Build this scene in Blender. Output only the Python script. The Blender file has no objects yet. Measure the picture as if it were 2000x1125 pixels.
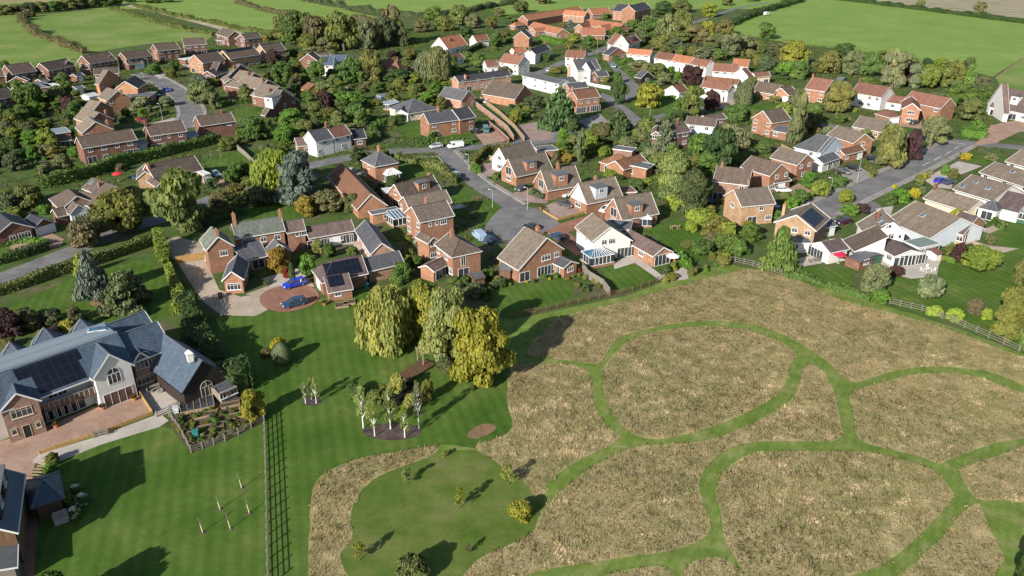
import bpy, math, random, numpy as np
from mathutils import Vector, Matrix
R = math.radians
rnd = random.Random(7)
nrng = np.random.default_rng(11)
S = bpy.context.scene
COL = S.collection
# ------------------------------------------------------------------ camera geometry (drone 66 m above the meadow)
CX, CY, F, TH, HC = 1000.0, 562.5, 1555.0, R(25.2), 66.0
SUN_AZ, SUN_EL = R(35), R(25.5)           # the light travels towards (sin az, cos az)
def at(px, py, z=0.0):
    """Where the sight line through a measured photo point meets the level z."""
    a, b = (px - CX) / F, (py - CY) / F
    dx, dy, dz = a, math.cos(TH) - b * math.sin(TH), -math.sin(TH) - b * math.cos(TH)
    t = (z - HC) / dz
    return Vector((dx * t, dy * t, z))
def sight(px, py):
    a, b = (px - CX) / F, (py - CY) / F
    return Vector((a, math.cos(TH) - b * math.sin(TH), -math.sin(TH) - b * math.cos(TH)))
def proj(p):
    x, y, z = p[0], p[1], p[2] - HC
    d = y * math.cos(TH) - z * math.sin(TH)
    u = y * math.sin(TH) + z * math.cos(TH)
    return CX + F * x / d, CY - F * u / d
# ------------------------------------------------------------------ objects
def tag(o, label=None, cat=None, group=None, kind=None):
    if label: o['label'] = label
    if cat: o['category'] = cat
    if group: o['group'] = group
    if kind: o['kind'] = kind
    return o
def empty(name, loc=(0, 0, 0), rz=0.0):
    o = bpy.data.objects.new(name, None)
    o.empty_display_size = 0.3
    o.location = loc; o.rotation_euler = (0, 0, rz)
    COL.objects.link(o)
    return o
def put(name, mesh, parent=None, loc=None, rz=0.0, scale=None, color=None):
    o = bpy.data.objects.new(name, mesh)
    COL.objects.link(o)
    if parent: o.parent = parent
    if loc is not None: o.location = loc
    o.rotation_euler = (0, 0, rz)
    if scale is not None: o.scale = scale
    if color is not None: o.color = (*color, 1)
    return o
def copy_tree(o, parent=None):
    c = o.copy(); COL.objects.link(c)
    if parent: c.parent = parent
    for ch in list(o.children): copy_tree(ch, c)
    return c
class MB:
    """Collects faces, then becomes ONE mesh with metre-scaled UVs along and up each face."""
    def __init__(s): s.v, s.f, s.m = [], [], []
    def face(s, pts, m=0):
        i = len(s.v); s.v += [tuple(p) for p in pts]; s.f.append(tuple(range(i, i + len(pts)))); s.m.append(m)
    def hexa(s, p, m=0, faces='btfrkl'):
        q = dict(b=(3, 2, 1, 0), t=(4, 5, 6, 7), f=(0, 1, 5, 4), r=(1, 2, 6, 5), k=(2, 3, 7, 6), l=(3, 0, 4, 7))
        for k in faces: s.face([p[i] for i in q[k]], m)
    def box(s, c, d, m=0, rz=0.0):
        cx, cy, cz = c; a, b, h = d[0] / 2, d[1] / 2, d[2] / 2
        co, si = math.cos(rz), math.sin(rz)
        P = [(cx + x * a * co - y * b * si, cy + x * a * si + y * b * co, cz + z * h) for z in (-1, 1) for x, y in ((-1, -1), (1, -1), (1, 1), (-1, 1))]
        s.hexa(P, m)
    def bar(s, p, q, w, h, m=0):
        p, q = Vector(p), Vector(q); d = q - p
        if d.length < 1e-6: return
        d.normalize()
        u = Vector((-d.y, d.x, 0)); u = u.normalized() if u.length > 1e-4 else Vector((1, 0, 0))
        n = d.cross(u)
        a, b = u * w / 2, n * h / 2
        s.hexa([p - a - b, p + a - b, p + a + b, p - a + b, q - a - b, q + a - b, q + a + b, q - a + b], m)
    def tube(s, p, q, r0, r1, n=6, m=0, cap=True):
        p, q = Vector(p), Vector(q); d = (q - p).normalized()
        u = d.cross(Vector((0, 1, 0.01)));
        if u.length < 1e-3: u = Vector((1, 0, 0))
        u.normalize(); w = d.cross(u)
        A = [p + (u * math.cos(6.2832 * i / n) + w * math.sin(6.2832 * i / n)) * r0 for i in range(n)]
        B = [q + (u * math.cos(6.2832 * i / n) + w * math.sin(6.2832 * i / n)) * r1 for i in range(n)]
        for i in range(n): s.face([A[i], A[(i + 1) % n], B[(i + 1) % n], B[i]], m)
        if cap: s.face(B, m); s.face(A[::-1], m)
    def mesh(s, name, mats):
        me = bpy.data.meshes.new(name)
        me.from_pydata(s.v, [], s.f)
        for m in mats if isinstance(mats, (list, tuple)) else [mats]: me.materials.append(m)
        me.polygons.foreach_set('material_index', s.m)
        uv = me.uv_layers.new(name='UVMap')
        out = np.empty((len(me.loops), 2), np.float32)
        k = 0
        for f in s.f:
            P = [Vector(s.v[i]) for i in f]
            n = Vector((0, 0, 0))
            for i in range(1, len(P) - 1): n += (P[i] - P[0]).cross(P[i + 1] - P[0])
            n = n.normalized() if n.length > 0 else Vector((0, 0, 1))
            if abs(n.z) < 0.995: u = Vector((0, 0, 1)).cross(n).normalized(); w = n.cross(u)
            else: u, w = Vector((1, 0, 0)), Vector((0, 1, 0))
            for p in P: out[k] = (p.dot(u), p.dot(w)); k += 1
        uv.data.foreach_set('uv', out.ravel())
        me.update()
        return me
    def build(s, name, mats, parent=None, **kw): return put(name, s.mesh(name, mats), parent, **kw)
# ------------------------------------------------------------------ materials
MATS = {}
class NT:
    def __init__(s, name, rough=0.8, spec=0.3):
        s.m = bpy.data.materials.new(name); s.m.use_nodes = True
        s.t = s.m.node_tree; s.n = s.t.nodes; s.b = s.n['Principled BSDF']
        s.b.inputs['Roughness'].default_value = rough
        s.b.inputs['Specular IOR Level'].default_value = spec
        s._uv = None
    def link(s, a, b): s.t.links.new(a, b)
    def co(s, kind='Object'):
        if s._uv is None: s._uv = s.n.new('ShaderNodeTexCoord')
        return s._uv.outputs[kind]
    def map(s, kind, scale, rot=(0, 0, 0)):
        m = s.n.new('ShaderNodeMapping'); s.link(s.co(kind), m.inputs['Vector'])
        m.inputs['Scale'].default_value = scale if isinstance(scale, tuple) else (scale,) * 3
        m.inputs['Rotation'].default_value = rot
        return m.outputs[0]
    def noise(s, vec, scale=1.0, detail=4, rough=0.6):
        n = s.n.new('ShaderNodeTexNoise'); s.link(vec, n.inputs['Vector'])
        n.inputs['Scale'].default_value = scale; n.inputs['Detail'].default_value = detail; n.inputs['Roughness'].default_value = rough
        return n.outputs['Fac']
    def ramp(s, fac, stops):
        r = s.n.new('ShaderNodeValToRGB'); s.link(fac, r.inputs['Fac'])
        e = r.color_ramp.elements
        while len(e) < len(stops): e.new(0.5)
        for k, (p, c) in enumerate(stops): e[k].position = p; e[k].color = (*(c if isinstance(c, tuple) else (c, c, c)), 1)
        return r.outputs['Color']
    def mix(s, fac, a, b, mode='MIX'):
        m = s.n.new('ShaderNodeMix'); m.data_type = 'RGBA'; m.blend_type = mode
        for sock, v in ((m.inputs[0], fac), (m.inputs[6], a), (m.inputs[7], b)):
            if isinstance(v, (int, float)): sock.default_value = v
            elif isinstance(v, tuple): sock.default_value = (*v, 1)
            else: s.link(v, sock)
        return m.outputs[2]
    def color(s, c): 
        if isinstance(c, tuple): s.b.inputs['Base Color'].default_value = (*c, 1)
        else: s.link(c, s.b.inputs['Base Color'])
        return s
    def bump(s, h, strength=0.3, dist=0.05):
        b = s.n.new('ShaderNodeBump'); s.link(h, b.inputs['Height']); b.inputs['Strength'].default_value = strength; b.inputs['Distance'].default_value = dist
        s.link(b.outputs[0], s.b.inputs['Normal']); return s
    def orand(s):
        return s.n.new('ShaderNodeObjectInfo').outputs['Random']
def mul(c, k): return tuple(min(1, x * k) for x in c)
def brick(name, c, mortar=(0.32, 0.28, 0.24)):
    t = NT(name, 0.9, 0.2)
    b = t.n.new('ShaderNodeTexBrick'); t.link(t.co('UV'), b.inputs['Vector'])
    b.inputs['Scale'].default_value = 1; b.inputs['Brick Width'].default_value = 0.44; b.inputs['Row Height'].default_value = 0.15
    b.inputs['Mortar Size'].default_value = 0.018; b.inputs['Color1'].default_value = (*mul(c, 1.25), 1); b.inputs['Color2'].default_value = (*mul(c, 0.72), 1); b.inputs['Mortar'].default_value = (*mortar, 1)
    n = t.noise(t.map('Object', 0.7), 1.0, 5)
    col = t.mix(1.0, b.outputs['Color'], t.ramp(n, [(0.25, 0.72), (0.75, 1.25)]), 'MULTIPLY')
    col = t.mix(1.0, col, t.ramp(t.orand(), [(0, (0.85, 0.85, 0.88)), (1, (1.15, 1.12, 1.08))]), 'MULTIPLY')
    MATS[name] = t.color(col).m
def tiles(name, c, lichen=(0.30, 0.28, 0.18), amt=0.35, row=0.3, rough=0.85):
    t = NT(name, rough, 0.25)
    b = t.n.new('ShaderNodeTexBrick'); t.link(t.co('UV'), b.inputs['Vector'])
    b.inputs['Scale'].default_value = 1; b.inputs['Brick Width'].default_value = 0.33; b.inputs['Row Height'].default_value = row
    b.inputs['Mortar Size'].default_value = 0.025; b.inputs['Mortar Smooth'].default_value = 0.5
    b.inputs['Color1'].default_value = (*mul(c, 1.2), 1); b.inputs['Color2'].default_value = (*mul(c, 0.8), 1); b.inputs['Mortar'].default_value = (*mul(c, 0.45), 1)
    n = t.noise(t.map('Object', 0.9), 1.0, 8, 0.7)
    col = t.mix(t.ramp(n, [(0.5, 0.0), (0.72, amt)]), b.outputs['Color'], lichen)
    n2 = t.noise(t.map('UV', (0.9, 0.12, 1)), 1.0, 5, 0.65)
    col = t.mix(1.0, col, t.ramp(n2, [(0.25, 0.7), (0.8, 1.3)]), 'MULTIPLY')
    col = t.mix(1.0, col, t.ramp(t.orand(), [(0, (0.84, 0.84, 0.88)), (1, (1.16, 1.12, 1.08))]), 'MULTIPLY')
    t.color(col).bump(b.outputs['Fac'], 0.5, -0.04)
    MATS[name] = t.m
def plain(name, c, rough=0.7, var=0.15, scale=1.5, spec=0.3, metal=0.0):
    t = NT(name, rough, spec)
    n = t.noise(t.map('Object', scale), 1.0, 5, 0.65)
    t.color(t.mix(1.0, c, t.ramp(n, [(0.25, 1 - var), (0.75, 1 + var)]), 'MULTIPLY'))
    t.b.inputs['Metallic'].default_value = metal
    MATS[name] = t.m
def planks(name, c, pitch=0.15, axis=0, rough=0.8):
    t = NT(name, rough, 0.2)
    w = t.n.new('ShaderNodeTexWave'); w.bands_direction = 'XY'[axis]; t.link(t.map('UV', 1.0), w.inputs['Vector'])
    w.inputs['Scale'].default_value = 0.314 / pitch; w.inputs['Distortion'].default_value = 0.3
    n = t.noise(t.map('UV', (3, 0.4, 1) if axis == 0 else (0.4, 3, 1)), 1.0, 5, 0.7)
    col = t.mix(1.0, c, t.ramp(n, [(0.2, 0.6), (0.8, 1.4)]), 'MULTIPLY')
    col = t.mix(1.0, col, t.ramp(w.outputs['Fac'], [(0.0, 0.35), (0.2, 1.0)]), 'MULTIPLY')
    MATS[name] = t.color(col).m
brick('brick_red', (0.140, 0.050, 0.033), (0.22, 0.18, 0.15)); brick('brick_orange', (0.36, 0.155, 0.065)); brick('brick_warm', (0.262, 0.110, 0.058), (0.30, 0.24, 0.18))
brick('brick_brown', (0.205, 0.108, 0.072)); brick('brick_pink', (0.33, 0.17, 0.115)); brick('brick_buff', (0.38, 0.23, 0.115))
plain('render_white', (0.58, 0.575, 0.555), 0.8, 0.06, 0.6); plain('render_blue', (0.42, 0.50, 0.60), 0.8, 0.06); plain('render_cream', (0.62, 0.52, 0.38), 0.8, 0.08); plain('render_grey', (0.42, 0.46, 0.50), 0.8, 0.08)
tiles('roof_brown', (0.112, 0.086, 0.071), (0.23, 0.21, 0.165)); tiles('roof_tan', (0.172, 0.142, 0.113), (0.27, 0.25, 0.19)); tiles('roof_red', (0.205, 0.10, 0.075), (0.27, 0.2, 0.15), amt=0.3); tiles('roof_orange', (0.37, 0.155, 0.085), (0.33, 0.22, 0.14), 0.35)
tiles('roof_slate', (0.098, 0.102, 0.116), (0.2, 0.2, 0.17), 0.25, 0.24, 0.6); plain('ridge_grey', (0.13, 0.14, 0.155), 0.7, 0.1); tiles('roof_bluegrey', (0.072, 0.104, 0.150), (0.13, 0.15, 0.17), 0.15, 0.24, 0.45)
tiles('roof_green_slate', (0.125, 0.145, 0.125), (0.26, 0.27, 0.2), 0.45, 0.24, 0.7); tiles('roof_purple', (0.13, 0.095, 0.09), (0.22, 0.2, 0.16), 0.3); tiles('roof_russet', (0.19, 0.095, 0.06), (0.27, 0.2, 0.12), 0.3)
tiles('roof_dark', (0.055, 0.058, 0.068), (0.12, 0.12, 0.11), 0.2, 0.24, 0.6)
plain('flat_felt', (0.11, 0.12, 0.13), 0.85, 0.25, 1.0); plain('flat_white', (0.55, 0.57, 0.58), 0.6, 0.12); plain('flat_green', (0.17, 0.22, 0.20), 0.7, 0.15); plain('flat_lead', (0.20, 0.245, 0.28), 0.5, 0.08)
plain('white_trim', (0.62, 0.62, 0.61), 0.45, 0.05); plain('stone_trim', (0.48, 0.42, 0.33), 0.8, 0.1); plain('brown_trim', (0.10, 0.06, 0.04), 0.6, 0.1); plain('black_trim', (0.02, 0.02, 0.022), 0.5, 0.1)
plain('garage_white', (0.70, 0.72, 0.74), 0.5, 0.05); plain('door_paint', (0.08, 0.05, 0.05), 0.4, 0.1); plain('terracotta', (0.38, 0.14, 0.07), 0.8, 0.15)
planks('timber_black', (0.035, 0.027, 0.024), 0.18, 1); planks('timber_pale', (0.33, 0.25, 0.16), 0.14, 0); planks('timber_brown', (0.15, 0.09, 0.055), 0.14, 0); planks('timber_grey', (0.22, 0.20, 0.175), 0.14, 0); planks('timber_gold', (0.42, 0.26, 0.10), 0.2, 1); planks('shed_blue', (0.08, 0.14, 0.22), 0.15, 1); planks('shed_green', (0.05, 0.13, 0.09), 0.15, 1)
def glass(name, c, rough=0.08):
    t = NT(name, rough, 0.6); n = t.noise(t.map('Object', 0.6), 1.0, 2)
    t.color(t.mix(1.0, c, t.ramp(n, [(0.3, 0.5), (0.7, 1.6)]), 'MULTIPLY')); MATS[name] = t.m
glass('pane', (0.035, 0.042, 0.05)); glass('pane_blue', (0.05, 0.11, 0.17), 0.12); glass('pane_brown', (0.10, 0.06, 0.05), 0.2)
def solar_mat():
    t = NT('solar', 0.35, 0.4)
    b = t.n.new('ShaderNodeTexBrick'); t.link(t.co('UV'), b.inputs['Vector'])
    b.offset = 0.0
    b.inputs['Scale'].default_value = 1; b.inputs['Brick Width'].default_value = 1.0; b.inputs['Row Height'].default_value = 1.65; b.inputs['Mortar Size'].default_value = 0.02
    b.inputs['Color1'].default_value = (0.006, 0.008, 0.016, 1); b.inputs['Color2'].default_value = (0.008, 0.01, 0.02, 1); b.inputs['Mortar'].default_value = (0.035, 0.04, 0.05, 1)
    MATS['solar'] = t.color(b.outputs['Color']).m
solar_mat()
def ground_mat(name, stops, scale=0.05, detail=8, fine=None, stripe=None, rough=0.95, bump=0.0, mid=0.6):
    """stops: colours over a broad noise; fine: strength of a small-scale grain; stripe: (angle deg, pitch m, strength) of real mowing bands."""
    t = NT(name, rough, 0.1)
    n = t.noise(t.map('Object', scale), 1.0, detail, mid)
    col = t.ramp(n, stops)
    if stripe:
        w = t.n.new('ShaderNodeTexWave'); w.bands_direction = 'X'; t.link(t.map('Object', 1.0, (0, 0, R(stripe[0]))), w.inputs['Vector'])
        w.inputs['Scale'].default_value = 0.314 / stripe[1]; w.inputs['Distortion'].default_value = 1.6; w.inputs['Detail'].default_value = 2; w.inputs['Detail Scale'].default_value = 0.3
        col = t.mix(1.0, col, t.ramp(w.outputs['Fac'], [(0.2, 1 - stripe[2]), (0.8, 1 + stripe[2])]), 'MULTIPLY')
    if fine:
        n3 = t.noise(t.map('Object', 0.35), 1.0, 4, 0.7)
        col = t.mix(1.0, col, t.ramp(n3, [(0.3, 1 - fine * .7), (0.7, 1 + fine * .7)]), 'MULTIPLY')
        n2 = t.noise(t.map('Object', 2.2), 1.0, 6, 0.75)
        col = t.mix(1.0, col, t.ramp(n2, [(0.25, 1 - fine), (0.75, 1 + fine)]), 'MULTIPLY')
        if bump: t.bump(n2, bump, 0.15)
    MATS[name] = t.color(col).m
STRIPE = (lambda d: math.degrees(math.atan2(d.x, d.y)))(at(517, 815) - at(525, 1145))
ground_mat('lawn', [(0.28, (0.040, 0.088, 0.012)), (0.45, (0.058, 0.112, 0.017)), (0.58, (0.080, 0.130, 0.026)), (0.66, (0.115, 0.150, 0.036)), (0.73, (0.18, 0.178, 0.068))], 0.09, 9, 0.19, (STRIPE, 1.7, 0.075), mid=.68)
ground_mat('orchard', [(0.28, (0.058, 0.108, 0.015)), (0.45, (0.082, 0.130, 0.024)), (0.58, (0.118, 0.148, 0.040)), (0.72, (0.15, 0.152, 0.062))], 0.16, 9, 0.19, mid=.68)
ground_mat('mown', [(0.3, (0.088, 0.145, 0.024)), (0.48, (0.122, 0.178, 0.036)), (0.6, (0.165, 0.20, 0.058)), (0.72, (0.25, 0.24, 0.105))], 0.3, 9, 0.22, (30, 1.1, 0.04))
ground_mat('garden', [(0.3, (0.040, 0.068, 0.020)), (0.48, (0.066, 0.108, 0.026)), (0.58, (0.085, 0.095, 0.042)), (0.68, (0.13, 0.112, 0.075)), (0.8, (0.19, 0.165, 0.12))], 0.14, 9, 0.3)
ground_mat('field', [(0.3, (0.140, 0.225, 0.046)), (0.55, (0.175, 0.262, 0.060)), (0.75, (0.245, 0.29, 0.10))], 0.03, 10, 0.16, (75, 6, 0.05), mid=.68)
ground_mat('field_rough', [(0.3, (0.108, 0.18, 0.036)), (0.5, (0.145, 0.215, 0.050)), (0.7, (0.215, 0.245, 0.09))], 0.035, 9, 0.2)
ground_mat('stubble', [(0.3, (0.23, 0.21, 0.13)), (0.55, (0.30, 0.27, 0.18)), (0.75, (0.17, 0.19, 0.085))], 0.03, 8, 0.15, (60, 9, 0.16))
ground_mat('stubble_tan', [(0.3, (0.22, 0.20, 0.09)), (0.7, (0.30, 0.27, 0.13))], 0.02, 6, 0.12)
ground_mat('meadow_soil', [(0.3, (0.150, 0.165, 0.058)), (0.48, (0.26, 0.225, 0.108)), (0.68, (0.41, 0.33, 0.185))], 0.3, 10, 0.25, mid=.75)
ground_mat('tarmac', [(0.3, (0.115, 0.116, 0.120)), (0.48, (0.150, 0.150, 0.151)), (0.52, (0.172, 0.170, 0.168)), (0.7, (0.205, 0.20, 0.195))], 0.16, 9, 0.16, None, 0.9, mid=.7)
ground_mat('pavement', [(0.3, (0.22, 0.205, 0.195)), (0.7, (0.30, 0.28, 0.26))], 0.2, 8, 0.12)
ground_mat('concrete', [(0.3, (0.34, 0.31, 0.27)), (0.7, (0.46, 0.42, 0.37))], 0.2, 8, 0.14)
ground_mat('gravel', [(0.3, (0.31, 0.255, 0.195)), (0.7, (0.43, 0.36, 0.285))], 0.15, 9, 0.22)
ground_mat('gravel_dark', [(0.3, (0.23, 0.17, 0.15)), (0.7, (0.34, 0.26, 0.235))], 0.15, 9, 0.2)
ground_mat('paver_red', [(0.3, (0.20, 0.10, 0.07)), (0.7, (0.29, 0.16, 0.115))], 0.3, 8, 0.2)
ground_mat('paver_pink', [(0.3, (0.27, 0.175, 0.13)), (0.7, (0.37, 0.26, 0.20))], 0.3, 9, 0.22)
ground_mat('mulch', [(0.3, (0.045, 0.034, 0.033)), (0.7, (0.11, 0.085, 0.08))], 0.8, 8, 0.4)
ground_mat('soil', [(0.3, (0.06, 0.045, 0.032)), (0.7, (0.13, 0.10, 0.07))], 0.3, 8, 0.35)
ground_mat('brown_patch', [(0.3, (0.15, 0.095, 0.055)), (0.7, (0.23, 0.155, 0.09))], 0.5, 8, 0.25)
ground_mat('pond_bed', [(0.3, (0.01, 0.012, 0.01)), (0.7, (0.018, 0.02, 0.016))], 0.5, 5)
MATS['pond_bed'].node_tree.nodes['Principled BSDF'].inputs['Roughness'].default_value = 0.08
plain('road_paint', (0.72, 0.72, 0.70), 0.7, 0.15, 2.0); plain('kerb', (0.36, 0.34, 0.32), 0.85, 0.15)
def leaf_mat(name, transl=0.3, rough=0.65):
    t = NT(name, rough, 0.25)
    oi = t.n.new('ShaderNodeObjectInfo'); at_ = t.n.new('ShaderNodeAttribute'); at_.attribute_name = 'tint'
    sep = t.n.new('ShaderNodeSeparateColor'); t.link(at_.outputs['Color'], sep.inputs[0])
    col = t.mix(1.0, oi.outputs['Color'], t.ramp(sep.outputs[0], [(0, (0.72, 0.77, 0.74)), (0.5, (1.0, 1.0, 1.0)), (1, (1.55, 1.4, 1.25))]), 'MULTIPLY')
    t.color(col)
    tr = t.n.new('ShaderNodeBsdfTranslucent'); t.link(t.mix(1.0, col, (1.3, 1.35, 0.6), 'MULTIPLY'), tr.inputs['Color'])
    ms = t.n.new('ShaderNodeMixShader'); ms.inputs[0].default_value = transl
    out = t.n['Material Output']
    t.link(t.b.outputs[0], ms.inputs[1]); t.link(tr.outputs[0], ms.inputs[2]); t.link(ms.outputs[0], out.inputs[0])
    MATS[name] = t.m
leaf_mat('leaf'); leaf_mat('needle', 0.12)
plain('bark', (0.11, 0.085, 0.065), 0.95, 0.4, 3.0); plain('bark_birch', (0.62, 0.60, 0.56), 0.85, 0.35, 2.5); plain('bark_grey', (0.24, 0.21, 0.18), 0.95, 0.3, 3.0)
def paint_mat():
    t = NT('car_paint', 0.28, 0.5)
    t.color(t.n.new('ShaderNodeObjectInfo').outputs['Color']); t.b.inputs['Coat Weight'].default_value = 0.6; t.b.inputs['Coat Roughness'].default_value = 0.06
    MATS['car_paint'] = t.m
    t = NT('thing_paint', 0.6, 0.3)
    n = t.noise(t.map('Object', 2.0), 1.0, 4)
    t.color(t.mix(1.0, t.n.new('ShaderNodeObjectInfo').outputs['Color'], t.ramp(n, [(0.3, 0.82), (0.7, 1.15)]), 'MULTIPLY')); MATS['thing_paint'] = t.m
paint_mat()
plain('tyre', (0.014, 0.014, 0.015), 0.9, 0.2); plain('alloy', (0.42, 0.43, 0.45), 0.35, 0.1, 1.5, 0.5, 0.7); plain('lamp_red', (0.35, 0.02, 0.02), 0.3); plain('lamp_clear', (0.7, 0.72, 0.74), 0.2, 0.05, 1, 0.6)
plain('galvanised', (0.40, 0.42, 0.43), 0.5, 0.12, 2, 0.4, 0.3); plain('pole_wood', (0.20, 0.15, 0.11), 0.9, 0.2)
# ------------------------------------------------------------------ ground sheets
def cr(pts, closed=True, n=5):
    """Catmull-Rom through plan points."""
    out, N = [], len(pts)
    for i in range(N if closed else N - 1):
        p = [pts[(i + k) % N] if closed else pts[min(max(i + k, 0), N - 1)] for k in (-1, 0, 1, 2)]
        for j in range(n):
            t = j / n
            out.append(tuple(0.5 * (2 * p[1][a] + (p[2][a] - p[0][a]) * t + (2 * p[0][a] - 5 * p[1][a] + 4 * p[2][a] - p[3][a]) * t * t + (3 * p[1][a] - p[0][a] - 3 * p[2][a] + p[3][a]) * t ** 3) for a in (0, 1)))
    if not closed: out.append(tuple(pts[-1]))
    return out
def pix(pts, z=0.0): return [at(x, y, z).to_2d()[:] for x, y in pts]
def sheet(name, poly, z, mat, kind='structure', label=None, cat=None, smooth=0):
    P = cr(poly, True, smooth) if smooth else poly
    from mathutils.geometry import tessellate_polygon
    tri = tessellate_polygon([[Vector((x, y, 0)) for x, y in P]])
    me = bpy.data.meshes.new(name)
    fs = []
    for a, b, c in tri:
        k = (P[b][0] - P[a][0]) * (P[c][1] - P[a][1]) - (P[b][1] - P[a][1]) * (P[c][0] - P[a][0])
        fs.append((a, b, c) if k > 0 else (a, c, b))
    me.from_pydata([(x, y, z) for x, y in P], [], fs); me.materials.append(MATS[mat])
    o = put(name, me); tag(o, label, cat, None, kind)
    return o
def ribbon(c, w):
    """Left and right edges of a band of width w along plan polyline c."""
    L, Rr = [], []
    for i, p in enumerate(c):
        a, b = c[max(i - 1, 0)], c[min(i + 1, len(c) - 1)]
        d = Vector((b[0] - a[0], b[1] - a[1])); d.normalize()
        L.append((p[0] - d.y * w / 2, p[1] + d.x * w / 2)); Rr.append((p[0] + d.y * w / 2, p[1] - d.x * w / 2))
    return L, Rr
ROADS = []
def road(name, px, w, z=0.03, mat='tarmac', n=6):
    c = cr(pix(px), False, n); L, Rr = ribbon(c, w)
    mb = MB()
    for i in range(len(c) - 1): mb.face([(*Rr[i], z), (*Rr[i + 1], z), (*L[i + 1], z), (*L[i], z)])
    o = mb.build(name, MATS[mat]); tag(o, kind='structure'); ROADS.append((np.array(c), w / 2 + 0.5))
    return c
def pavement(c, w0, w1, name='pavement', z=0.14):
    """A raised kerbed footway beside centreline c, from offset w0 to w1 (signed, left positive)."""
    A = ribbon(c, 2 * abs(w0))[0 if w0 > 0 else 1]; B = ribbon(c, 2 * abs(w1))[0 if w1 > 0 else 1]
    if w0 < 0: A, B = B, A
    mb = MB()
    sgn = 1 if w0 > 0 else -1
    for i in range(len(c) - 1):
        q = [A[i], A[i + 1], B[i + 1], B[i]]
        mb.face([(*p, z) for p in q], 0)
        E = A if sgn > 0 else B
        mb.face([(*E[i], -0.05), (*E[i + 1], -0.05), (*E[i + 1], z), (*E[i], z)] , 1)
        k = 0.15
        E2 = [tuple(np.array(E[j]) + (np.array((B if sgn > 0 else A)[j]) - np.array(E[j])) * (k / abs(abs(w1) - abs(w0)))) for j in (i, i + 1)]
        mb.face([(*E[i], z + 0.004), (*E[i + 1], z + 0.004), (*E2[1], z + 0.004), (*E2[0], z + 0.004)], 1)
    o = mb.build(name, [MATS['pavement'], MATS['kerb']]); tag(o, kind='structure')
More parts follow.
